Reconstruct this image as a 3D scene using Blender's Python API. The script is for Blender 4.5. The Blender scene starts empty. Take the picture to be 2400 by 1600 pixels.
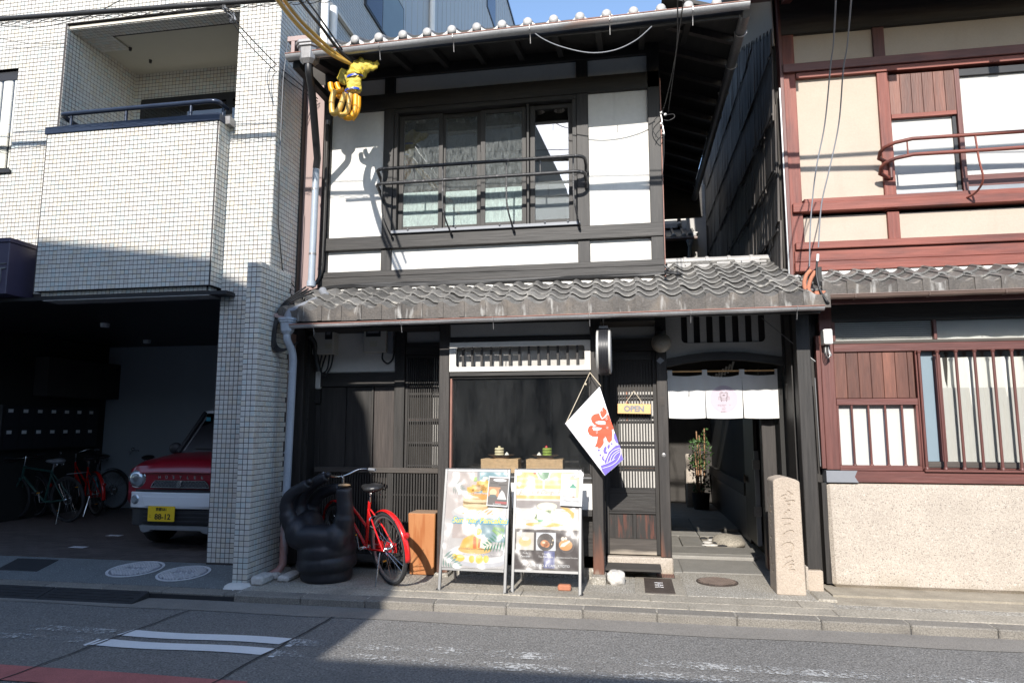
import bpy, bmesh, math, random
from mathutils import Vector, Matrix, Euler
from mathutils.geometry import tessellate_polygon
random.seed(7)
R = math.radians
S = bpy.context.scene
COL = S.collection

# ---------------------------------------------------------------- camera, sky, sun, exposure
cd = bpy.data.cameras.new('camera'); cam = bpy.data.objects.new('camera', cd); COL.objects.link(cam)
cam.location = (0, 0, 1.46); cam.rotation_euler = (R(90 + 7.05), 0, R(9.75))
cd.sensor_width = 36; cd.lens = 36 * 1580 / 2400; cd.clip_start = .05; cd.clip_end = 500
S.camera = cam
SUN = Vector((.05, 1, -.61)).normalized()
W = bpy.data.worlds.new('World'); S.world = W; W.use_nodes = True
nt = W.node_tree; bg = nt.nodes['Background']
sky = nt.nodes.new('ShaderNodeTexSky'); sky.sky_type = 'NISHITA'; sky.sun_disc = False
sky.sun_elevation = math.asin(-SUN.z); sky.sun_rotation = math.atan2(-SUN.x, -SUN.y)
sky.air_density = 1.0; sky.dust_density = .5; sky.ozone_density = 1.8
nt.links.new(sky.outputs[0], bg.inputs[0]); bg.inputs[1].default_value = .15
sl = bpy.data.lights.new('sun', 'SUN'); sl.energy = 3.65; sl.angle = R(.53); sl.color = (1, .95, .88)
so = bpy.data.objects.new('sun', sl); COL.objects.link(so); so.rotation_euler = SUN.to_track_quat('-Z', 'Y').to_euler()
so.location = (-2, -20, 20)
S.view_settings.view_transform = 'Standard'; S.view_settings.look = 'None'
S.view_settings.exposure = 1.0; S.view_settings.gamma = 1; S.view_settings.use_curve_mapping = False
S.render.engine = 'CYCLES'

# ---------------------------------------------------------------- materials
def mat(name, col, rough=.6, var=.12, scale=5, stretch=(1, 1, 1), col2=None, bump=0, bscale=60, metal=0, spec=.5,
        pv=0, speck=None, fine=0, coat=0):
    m = bpy.data.materials.new(name); m.use_nodes = True
    t = m.node_tree; N = t.nodes; L = t.links; b = N['Principled BSDF']
    b.inputs['Roughness'].default_value = rough; b.inputs['Metallic'].default_value = metal
    b.inputs['Specular IOR Level'].default_value = spec
    if coat: b.inputs['Coat Weight'].default_value = coat; b.inputs['Coat Roughness'].default_value = .08
    g = N.new('ShaderNodeNewGeometry'); mp = N.new('ShaderNodeMapping'); mp.inputs['Scale'].default_value = stretch
    L.new(g.outputs['Position'], mp.inputs['Vector'])
    n = N.new('ShaderNodeTexNoise'); n.inputs['Scale'].default_value = scale; n.inputs['Detail'].default_value = 8
    n.inputs['Roughness'].default_value = .65
    L.new(mp.outputs[0], n.inputs['Vector'])
    r = N.new('ShaderNodeValToRGB'); r.color_ramp.elements[0].position = .3; r.color_ramp.elements[1].position = .7
    c2 = col2 or tuple(min(1, c * (1 + var)) for c in col); c1 = tuple(c * (1 - var) for c in col)
    if col2: c1 = col
    r.color_ramp.elements[0].color = (*c1, 1); r.color_ramp.elements[1].color = (*c2, 1)
    L.new(n.outputs['Fac'], r.inputs['Fac']); out = r.outputs['Color']
    if fine:
        n3 = N.new('ShaderNodeTexNoise'); n3.inputs['Scale'].default_value = bscale; n3.inputs['Detail'].default_value = 3
        L.new(mp.outputs[0], n3.inputs['Vector'])
        mr = N.new('ShaderNodeMapRange'); mr.inputs[1].default_value = .3; mr.inputs[2].default_value = .7
        mr.inputs[3].default_value = 1 - fine; mr.inputs[4].default_value = 1 + fine
        L.new(n3.outputs['Fac'], mr.inputs[0])
        mx = N.new('ShaderNodeMix'); mx.data_type = 'RGBA'; mx.blend_type = 'MULTIPLY'; mx.inputs['Factor'].default_value = 1
        L.new(out, mx.inputs['A']); L.new(mr.outputs[0], mx.inputs['B']); out = mx.outputs['Result']
    if speck:
        sc, sp, thr = speck
        v = N.new('ShaderNodeTexNoise'); v.inputs['Scale'].default_value = sc; v.inputs['Detail'].default_value = 2
        L.new(g.outputs['Position'], v.inputs['Vector'])
        sr = N.new('ShaderNodeValToRGB'); sr.color_ramp.elements[0].position = thr; sr.color_ramp.elements[1].position = thr + .05
        L.new(v.outputs['Fac'], sr.inputs['Fac'])
        mx = N.new('ShaderNodeMix'); mx.data_type = 'RGBA'
        L.new(sr.outputs['Color'], mx.inputs['Factor']); L.new(out, mx.inputs['A']); mx.inputs['B'].default_value = (*sp, 1)
        out = mx.outputs['Result']
    if pv:
        oi = N.new('ShaderNodeObjectInfo'); mr = N.new('ShaderNodeMapRange')
        mr.inputs[3].default_value = 1 - pv; mr.inputs[4].default_value = 1 + pv
        L.new(oi.outputs['Random'], mr.inputs[0])
        mx = N.new('ShaderNodeMix'); mx.data_type = 'RGBA'; mx.blend_type = 'MULTIPLY'; mx.inputs['Factor'].default_value = 1
        L.new(out, mx.inputs['A']); L.new(mr.outputs[0], mx.inputs['B']); out = mx.outputs['Result']
    L.new(out, b.inputs['Base Color'])
    if bump:
        n2 = N.new('ShaderNodeTexNoise'); n2.inputs['Scale'].default_value = bscale; n2.inputs['Detail'].default_value = 5
        L.new(mp.outputs[0], n2.inputs['Vector'])
        bp = N.new('ShaderNodeBump'); bp.inputs['Strength'].default_value = bump; bp.inputs['Distance'].default_value = .01
        L.new(n2.outputs['Fac'], bp.inputs['Height']); L.new(bp.outputs[0], b.inputs['Normal'])
    m['out'] = 1
    return m

def add_layer(m, col, scale, thr, width=.1, stretch=(1, 1, 1), zlo=None, zhi=None, mixmax=1):
    """a second tint over a material, in noise patches; optionally only below a height (worn foot of a post)"""
    t = m.node_tree; N = t.nodes; L = t.links; b = N['Principled BSDF']
    src = b.inputs['Base Color'].links[0].from_socket
    g = N.new('ShaderNodeNewGeometry'); mp = N.new('ShaderNodeMapping'); mp.inputs['Scale'].default_value = stretch
    L.new(g.outputs['Position'], mp.inputs['Vector'])
    n = N.new('ShaderNodeTexNoise'); n.inputs['Scale'].default_value = scale; n.inputs['Detail'].default_value = 7
    L.new(mp.outputs[0], n.inputs['Vector']); f = n.outputs['Fac']
    if zlo is not None:
        sx = N.new('ShaderNodeSeparateXYZ'); L.new(g.outputs['Position'], sx.inputs[0])
        mr = N.new('ShaderNodeMapRange'); mr.inputs[1].default_value = zlo; mr.inputs[2].default_value = zhi
        mr.inputs[3].default_value = .35; mr.inputs[4].default_value = -.3
        L.new(sx.outputs['Z'], mr.inputs[0])
        ad = N.new('ShaderNodeMath'); ad.operation = 'ADD'; L.new(f, ad.inputs[0]); L.new(mr.outputs[0], ad.inputs[1]); f = ad.outputs[0]
    mr = N.new('ShaderNodeMapRange'); mr.inputs[1].default_value = thr; mr.inputs[2].default_value = thr + width
    mr.inputs[3].default_value = 0; mr.inputs[4].default_value = mixmax
    L.new(f, mr.inputs[0])
    mx = N.new('ShaderNodeMix'); mx.data_type = 'RGBA'
    L.new(mr.outputs[0], mx.inputs['Factor']); L.new(src, mx.inputs['A']); mx.inputs['B'].default_value = (*col, 1)
    L.new(mx.outputs['Result'], b.inputs['Base Color'])
    return m

def cell_tint(m, size, tints, amt=.5):
    """per-tile tint from the grid cell a point lies in"""
    t = m.node_tree; N = t.nodes; L = t.links; b = N['Principled BSDF']
    src = b.inputs['Base Color'].links[0].from_socket
    g = N.new('ShaderNodeNewGeometry'); s = N.new('ShaderNodeVectorMath'); s.operation = 'SCALE'; s.inputs['Scale'].default_value = 1 / (size or 1)
    L.new(g.outputs['Position'], s.inputs[0]); fl = N.new('ShaderNodeVectorMath'); fl.operation = 'FLOOR'; L.new(s.outputs[0], fl.inputs[0])
    w = N.new('ShaderNodeTexWhiteNoise'); L.new(fl.outputs[0], w.inputs['Vector'])
    if not size:                        # every tile is an island of its own
        oi = N.new('ShaderNodeObjectInfo'); cx_ = N.new('ShaderNodeCombineXYZ'); L.new(g.outputs['Random Per Island'], cx_.inputs[0]); L.new(oi.outputs['Random'], cx_.inputs[1]); L.new(cx_.outputs[0], w.inputs['Vector'])
    r = N.new('ShaderNodeValToRGB'); r.color_ramp.interpolation = 'CONSTANT'
    e = r.color_ramp.elements; e[0].color = (*tints[0], 1); e[0].position = 0; e[1].color = (*tints[1], 1); e[1].position = .6
    for i, c in enumerate(tints[2:]): q = e.new(.72 + .12 * i); q.color = (*c, 1)
    L.new(w.outputs['Value'], r.inputs['Fac'])
    mx = N.new('ShaderNodeMix'); mx.data_type = 'RGBA'; mx.blend_type = 'MULTIPLY'; mx.inputs['Factor'].default_value = amt
    L.new(src, mx.inputs['A']); L.new(r.outputs['Color'], mx.inputs['B']); L.new(mx.outputs['Result'], b.inputs['Base Color'])
    return m

def glass(name, tint=(.9, .95, .95), refl=1.0, rough=0, dirt=0, dirtcol=(.5, .5, .47), dscale=14):
    m = bpy.data.materials.new(name); m.use_nodes = True
    t = m.node_tree; N = t.nodes; L = t.links; N.remove(N['Principled BSDF']); o = N['Material Output']
    tr = N.new('ShaderNodeBsdfTransparent'); tr.inputs[0].default_value = (*tint, 1)
    gl = N.new('ShaderNodeBsdfGlossy'); gl.inputs['Roughness'].default_value = rough
    fr = N.new('ShaderNodeFresnel'); fr.inputs['IOR'].default_value = 1.5
    mu = N.new('ShaderNodeMath'); mu.operation = 'MULTIPLY'; mu.inputs[1].default_value = 2.0 * refl; mu.use_clamp = True
    L.new(fr.outputs[0], mu.inputs[0])
    mx = N.new('ShaderNodeMixShader'); L.new(mu.outputs[0], mx.inputs[0]); L.new(tr.outputs[0], mx.inputs[1]); L.new(gl.outputs[0], mx.inputs[2])
    out = mx.outputs[0]
    if dirt:
        d = N.new('ShaderNodeBsdfDiffuse'); d.inputs[0].default_value = (*dirtcol, 1)
        g = N.new('ShaderNodeNewGeometry'); mp = N.new('ShaderNodeMapping'); mp.inputs['Scale'].default_value = (2, 2, .6)
        L.new(g.outputs['Position'], mp.inputs[0])
        n = N.new('ShaderNodeTexNoise'); n.inputs['Scale'].default_value = dscale; n.inputs['Detail'].default_value = 9; n.inputs['Roughness'].default_value = .75
        L.new(mp.outputs[0], n.inputs['Vector'])
        mr = N.new('ShaderNodeMapRange'); mr.inputs[1].default_value = .35; mr.inputs[2].default_value = .75; mr.inputs[3].default_value = 0; mr.inputs[4].default_value = dirt
        L.new(n.outputs['Fac'], mr.inputs[0])
        m2 = N.new('ShaderNodeMixShader'); L.new(mr.outputs[0], m2.inputs[0]); L.new(out, m2.inputs[1]); L.new(d.outputs[0], m2.inputs[2]); out = m2.outputs[0]
    L.new(out, o.inputs['Surface'])
    return m

V = (1, 1, .07); H = (.07, 1, 1); D = (1, .07, 1)       # grain up, along the street, into the depth
M = {}
M['tile'] = cell_tint(mat('tile_glaze', (.59, .575, .53), .42, .05, 3, fine=.04, bscale=90), 0, [(1, 1, 1), (.90, .86, .85), (.86, .95, .99), (.98, .93, .85)], .9)
M['grout'] = mat('grout', (.055, .048, .047), .9, .2, 30)
M['concrete'] = mat('concrete', (.34, .33, .31), .9, .15, 4, bump=.4, bscale=80, fine=.12)
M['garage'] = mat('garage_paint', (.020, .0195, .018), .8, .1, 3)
M['ceil'] = mat('ceiling_paint', (.50, .47, .38), .8, .04, 2)
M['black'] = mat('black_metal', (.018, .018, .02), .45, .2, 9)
M['navy'] = mat('navy_metal', (.03, .04, .065), .22, .15, 6, metal=.3)
M['bwV'] = mat('charred_timber_upright', (.012, .011, .010), .58, 0, 14, V, col2=(.034, .030, .027), bump=.3, bscale=50, fine=.25)
M['bwH'] = mat('charred_timber_level', (.012, .011, .010), .58, 0, 14, H, col2=(.034, .030, .027), bump=.3, bscale=50, fine=.25)
M['bwD'] = mat('charred_timber_deep', (.011, .010, .009), .65, 0, 14, D, col2=(.022, .02, .018), bump=.3, bscale=50)  # soffit timber, darker than the rest: shade under the eaves put into the colour
M['worn'] = add_layer(add_layer(mat('worn_post_timber', (.015, .013, .012), .58, 0, 14, V, col2=(.042, .036, .032), bump=.3, bscale=50, fine=.25),
            (.15, .06, .035), 11, .64, .2, (1, 1, .12), 0, .9, .8), (.30, .25, .20), 11, .75, .12, (1, 1, .15), -.05, .42)
M['wornpanel'] = add_layer(mat('worn_panel_timber', (.014, .012, .011), .6, 0, 14, V, col2=(.036, .030, .026), bump=.3, bscale=50, fine=.25),
            (.11, .034, .02), 34, .52, .14, (1, 1, .12), mixmax=.8)
M['wornrail'] = add_layer(mat('worn_rail_timber', (.035, .03, .026), .7, 0, 10, H, col2=(.085, .072, .062), bump=.3, bscale=50, fine=.2), (.36, .31, .25), 6, .62, .2, (.2, 1, 1), .14, .36)
M['redboard'] = mat('reddish_black_board', (.030, .025, .023), .45, 0, 8, V, col2=(.062, .050, .044), bump=.2, fine=.2)
M['plaster'] = add_layer(add_layer(mat('white_plaster', (.66, .64, .60), .85, .03, 2, bump=.15, bscale=25, fine=.03), (.46, .42, .36), 3.5, .60, .25, mixmax=.4), (.36, .33, .29), 9, .62, .2, (1, 1, .07), mixmax=.4)
M['mortar'] = mat('white_mortar', (.62, .60, .56), .9, .08, 12, bump=.4, bscale=40)
M['greyplaster'] = mat('grey_wall_plaster', (.46, .445, .42), .9, .08, 3, bump=.2, fine=.05)  # plain grey plaster tone, darker than the white plaster
M['rtile'] = add_layer(mat('fired_roof_tile', (.115, .11, .102), .5, .28, 5, pv=.34, bump=.35, bscale=70, fine=.2), (.32, .30, .265), 9, .58, .15)
M['rtile2'] = mat('silver_roof_tile', (.36, .35, .34), .45, .1, 6, pv=.06, bump=.15)
M['steel'] = mat('gutter_steel', (.30, .29, .285), .35, .12, 5, metal=.55, spec=.5, fine=.1)
M['gutter'] = add_layer(mat('gutter_copper_grey', (.36, .36, .365), .34, .15, 4, metal=.3, fine=.1), (.40, .27, .22), 5, .62, .14, (.3, 1, 1))
M['bgutter'] = mat('brown_gutter', (.17, .12, .10), .35, .1, 4)
M['pipe'] = add_layer(mat('painted_downpipe', (.31, .35, .40), .4, .08, 4, fine=.06), (.30, .16, .14), 5, .60, .12, (1, 1, .3), -.2, 1.6)
M['wpipe'] = mat('white_pipe', (.74, .74, .72), .4, .04, 5)
M['brownpanel'] = mat('brown_sheet', (.30, .215, .20), .5, .10, 3, (1, 1, .2))
M['cable'] = mat('black_cable', (.02, .02, .021), .5, .2, 8)
M['yellow'] = add_layer(mat('yellow_cover', (.52, .40, .05), .6, .16, 9, bump=.9, bscale=30), (.20, .15, .05), 11, .58, .14, mixmax=.75)
M['orange'] = mat('orange_hose', (.80, .34, .012), .4, .12, 10)
M['tan'] = mat('tan_cable_sheath', (.55, .33, .07), .35, .08, 8)
M['blue'] = mat('blue_tape', (.02, .06, .42), .4, .1, 8)
M['redwood'] = add_layer(add_layer(mat('red_stained_timber_upright', (.15, .038, .026), .6, 0, 9, V, col2=(.24, .07, .048), bump=.3, bscale=50, fine=.15), (.05, .022, .022), 5, .56, .2, (1, 1, .2), mixmax=.85), (.36, .15, .115), 16, .68, .1, (1, 1, .1), mixmax=.5)
M['redwoodH'] = add_layer(add_layer(mat('red_stained_timber_level', (.15, .038, .026), .6, 0, 9, H, col2=(.24, .07, .048), bump=.3, bscale=50, fine=.15), (.05, .022, .022), 5, .56, .2, (.2, 1, 1), mixmax=.85), (.36, .15, .115), 16, .68, .1, (.1, 1, 1), mixmax=.5)
M['maroon'] = add_layer(mat('maroon_timber_upright', (.085, .03, .026), .5, 0, 9, V, col2=(.15, .055, .045), bump=.25, fine=.15), (.30, .10, .08), 6, .64, .15, (1, 1, .2), mixmax=.7)
M['maroonH'] = add_layer(mat('maroon_timber_level', (.085, .03, .026), .5, 0, 9, H, col2=(.15, .055, .045), bump=.25, fine=.15), (.30, .10, .08), 6, .64, .15, (.2, 1, 1), mixmax=.7)
M['cedar'] = add_layer(mat('knotty_board', (.085, .034, .024), .5, .15, 6, (1.5, 1, .14), col2=(.17, .068, .045), bump=.2, pv=.22, fine=.12), (.05, .02, .015), 9, .72, .05)
M['cream'] = add_layer(mat('cream_plaster', (.43, .362, .295), .85, .05, 2, bump=.1, fine=.03), (.33, .275, .22), 5, .58, .25, (1, 1, .18), mixmax=.45)
M['stone'] = add_layer(add_layer(mat('pink_granite', (.40, .35, .295), .8, .1, 2.2, bump=.5, bscale=90, fine=.16, speck=(95, (.20, .17, .145), .60)), (.24, .20, .14), 4, .60, .25, (1, 1, .5), -.05, .35, .6), (.52, .47, .41), 60, .62, .06)
M['marker'] = add_layer(mat('marker_granite', (.40, .335, .27), .85, .1, 5, bump=.6, bscale=90, fine=.14, speck=(120, (.33, .26, .21), .62)), (.50, .30, .14), 5, .68, .12, mixmax=.45)
M['pave'] = add_layer(mat('pavement_granite', (.29, .262, .215), .9, .2, 3, bump=.6, bscale=60, fine=.35, pv=.10), (.14, .13, .115), 2.2, .58, .2, mixmax=.6)
M['pave2'] = add_layer(mat('washed_aggregate', (.27, .248, .21), .9, .12, 4, bump=.7, bscale=65, fine=.4, speck=(75, (.50, .48, .43), .58)), (.14, .13, .12), 2, .60, .2, mixmax=.5)
M['slab'] = add_layer(mat('bluestone_slab', (.21, .20, .18), .75, .12, 4, bump=.3, bscale=90, pv=.16, fine=.15), (.12, .12, .115), 3, .58, .2, mixmax=.6)
M['kerb'] = add_layer(mat('kerb_granite', (.20, .183, .158), .9, .12, 4, bump=.7, bscale=100, fine=.3, pv=.1), (.10, .09, .085), 3, .60, .15, (1, 1, 3), mixmax=.7)
M['asphalt'] = add_layer(add_layer(mat('asphalt', (.158, .152, .143), .9, .10, .7, bump=.9, bscale=75, fine=.5, speck=(90, (.30, .29, .28), .62)), (.105, .102, .098), .9, .58, .14, mixmax=.6), (.07, .068, .066), 30, .66, .06, mixmax=.7)
M['edgeconc'] = mat('road_edge_concrete', (.21, .195, .175), .9, .12, 2, bump=.5, bscale=160, fine=.3)
M['paint'] = mat('white_road_paint', (.72, .73, .74), .7, .05, 4, bump=.3, bscale=150, fine=.06)
M['redpaint'] = mat('red_road_paint', (.38, .12, .11), .8, .12, 5, bump=.4, bscale=150, fine=.2)
M['apron'] = mat('grey_aggregate', (.14, .15, .15), .85, .12, 4, bump=.7, bscale=130, fine=.3, speck=(130, (.36, .37, .37), .62))
M['paver'] = mat('brown_paver', (.10, .082, .075), .6, .15, 5, pv=.18, bump=.25)
M['iron'] = mat('cast_iron', (.062, .048, .04), .6, .2, 12, bump=.3, bscale=90)
M['paleiron'] = mat('pale_painted_iron', (.60, .59, .60), .6, .12, 20, bump=.3)
M['rubber'] = mat('rubber', (.022, .022, .024), .8, .2, 12, bump=.3)
M['lacquer'] = add_layer(mat('black_lacquered_wood', (.016, .016, .020), .5, .3, 4, bump=.35, bscale=14), (.10, .09, .08), 12, .70, .08, mixmax=.5)
M['bare'] = mat('bare_wood', (.40, .26, .14), .6, .2, 12)
M['pine'] = add_layer(mat('orange_pine', (.34, .125, .04), .55, 0, 5, (1.6, 1.6, .16), col2=(.44, .20, .075), bump=.15, bscale=40), (.30, .09, .02), 7, .56, .07, (2.4, 2.4, .2), mixmax=.75)
M['pinetop'] = mat('grey_end_grain', (.30, .2, .13), .7, .2, 12)
M['red'] = mat('red_enamel', (.62, .012, .012), .25, .06, 4, coat=.6)
M['chrome'] = mat('chrome', (.62, .62, .62), .16, .1, 8, metal=1)
M['alu'] = mat('brushed_aluminium', (.27, .27, .27), .38, .06, 9, metal=.7)
M['dkvinyl'] = mat('black_vinyl', (.02, .02, .021), .4, .1, 6)
M['white'] = mat('white_sheet', (.80, .80, .79), .5, .02, 4)
M['cloth'] = mat('white_cloth', (.62, .615, .60), .9, .03, 4, bump=.08, bscale=120)
M['flagc'] = mat('white_flag_cloth', (.78, .78, .80), .8, .03, 4)
M['fred'] = mat('vermilion_print', (.80, .10, .05), .8, .05, 4)
M['fblue'] = mat('violet_print', (.17, .13, .55), .8, .06, 4)
M['signwood'] = mat('sign_wood', (.66, .38, .16), .5, 0, 6, H, col2=(.74, .46, .21))
M['ink'] = mat('dark_ink', (.07, .06, .05), .7, .1, 6)
M['lilac'] = mat('lilac_print', (.50, .43, .485), .9, .02, 4)
M['palegrey'] = mat('pale_grey_ink', (.24, .20, .22), .9, .04, 5)
M['wicker'] = mat('wicker', (.58, .40, .23), .7, .18, 40, bump=.5, bscale=160, pv=.05)
M['plate'] = mat('dark_plate', (.07, .045, .03), .3, .2, 8)
M['cakea'] = mat('pale_pancake', (.72, .64, .42), .7, .06, 14)
M['cakeb'] = mat('green_pancake', (.26, .36, .05), .7, .08, 14)
M['cream2'] = mat('whipped_cream', (.85, .83, .76), .6, .03, 8)
M['berry'] = mat('berry', (.5, .02, .02), .35, .1, 8)
M['rock'] = mat('rough_white_stone', (.50, .48, .45), .9, .15, 9, bump=.8, bscale=40, fine=.15)
M['brickm'] = mat('fired_brick', (.42, .17, .10), .85, .15, 12, bump=.4)
M['cord'] = mat('cord', (.58, .50, .38), .9, .1, 30)
M['leaf'] = mat('leaf', (.05, .11, .03), .5, .3, 20, pv=.2)
M['stem'] = mat('stem', (.30, .17, .09), .8, .2, 20)
M['curtain'] = mat('white_curtain', (.66, .655, .62), .9, .03, 3, stretch=(3, 1, .2))
M['frost'] = mat('frosted_pane', (.46, .455, .435), .6, .02, 3)
M['film'] = mat('pale_green_film', (.74, .80, .76), .7, .04, 3)
M['bluegrey'] = mat('blue_grey_panel', (.18, .24, .28), .5, .05, 3)
M['meter'] = mat('meter_plastic', (.52, .50, .45), .5, .06, 6)
M['clad'] = mat('grey_cladding', (.36, .39, .42), .5, .04, 1.5, stretch=(1, 6, .2))
M['violet'] = mat('violet_sign_sheet', (.055, .045, .08), .4, .1, 4)
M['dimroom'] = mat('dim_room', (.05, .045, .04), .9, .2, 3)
M['oppo'] = mat('street_opposite_render', (.20, .19, .18), .9, .1, 1)
M['weather'] = add_layer(mat('weathered_board', (.035, .031, .03), .75, 0, 12, V, col2=(.10, .088, .08), bump=.5, bscale=50, pv=.4, fine=.3), (.20, .17, .145), 8, .62, .12, (1, 1, .1), mixmax=.7)
M['carred'] = mat('car_paint_red', (.22, .008, .018), .28, .04, 4, coat=.5)
M['carwhite'] = mat('car_paint_white', (.68, .70, .72), .3, .02, 4, coat=.4)
M['carblack'] = mat('car_plastic', (.022, .023, .028), .5, .1, 8)
M['silverp'] = mat('silver_plastic', (.26, .27, .28), .35, .05, 6, metal=.4)
M['plateY'] = mat('yellow_plate', (.78, .52, .02), .4, .03, 4)
M['plateK'] = mat('plate_black', (.01, .01, .012), .5, .1, 4)
M['cyan'] = mat('cyan_cable', (.05, .32, .42), .4, .1, 4)
M['purple'] = mat('purple_enamel', (.07, .05, .16), .3, .1, 4)
M['green'] = mat('dark_green_enamel', (.02, .07, .06), .3, .1, 4)
M['grip'] = mat('grey_plastic', (.20, .21, .23), .5, .05, 5)
M['lampglass'] = mat('lamp_paper', (.85, .58, .32), .6, .05, 4)
M['eaveface'] = add_layer(add_layer(mat('eave_tile_face', (.085, .075, .066), .7, .25, 6, pv=.25, bump=.4, bscale=60, fine=.2), (.17, .14, .11), 5, .52, .2, mixmax=.7), (.34, .33, .31), 15, .58, .12, (1, 1, .25), mixmax=.85)
M['ribiron'] = mat('worn_iron_rib', (.15, .115, .095), .5, .2, 12)
M['plinthY'] = mat('yellow_granite', (.29, .255, .20), .85, .2, 5, bump=.5, bscale=100, fine=.2)
M['drainW'] = mat('pale_concrete', (.46, .44, .41), .85, .08, 3, bump=.2)
M['rust'] = mat('rusty_hook', (.25, .12, .09), .6, .15, 12)
M['glass'] = glass('shop_glass', (.96, .97, .97), 1.1, 0, .045, (.34, .35, .35), 2)
M['glassup'] = glass('upstairs_glass', (.92, .95, .95), 1.7, 0, .32, (.36, .38, .38), 22)
M['glassfilm'] = glass('mirror_film_glass', (.94, .96, .97), 4)
M['glassclear'] = glass('clear_glass', (.97, .975, .97), 1.0)
M['glassdark'] = glass('car_glass', (.25, .3, .3), 1.2)
M['lens'] = mat('lamp_lens', (.45, .50, .52), .12, .1, 12, metal=.6)
_pm = {}
def pm(c, rough=.32, coat=0):
    """printed ink of one colour"""
    c = tuple(.58 * a for a in c); k = (c, rough, coat)
    if k not in _pm: _pm[k] = mat('print_ink', c, rough, .03, 6, coat=coat)
    return _pm[k]

# ---------------------------------------------------------------- mesh builder
WL = {}                                  # world place of every empty / part
def _loc(p): return WL.get(p.name, Vector((0, 0, 0))) if p else Vector((0, 0, 0))

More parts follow.
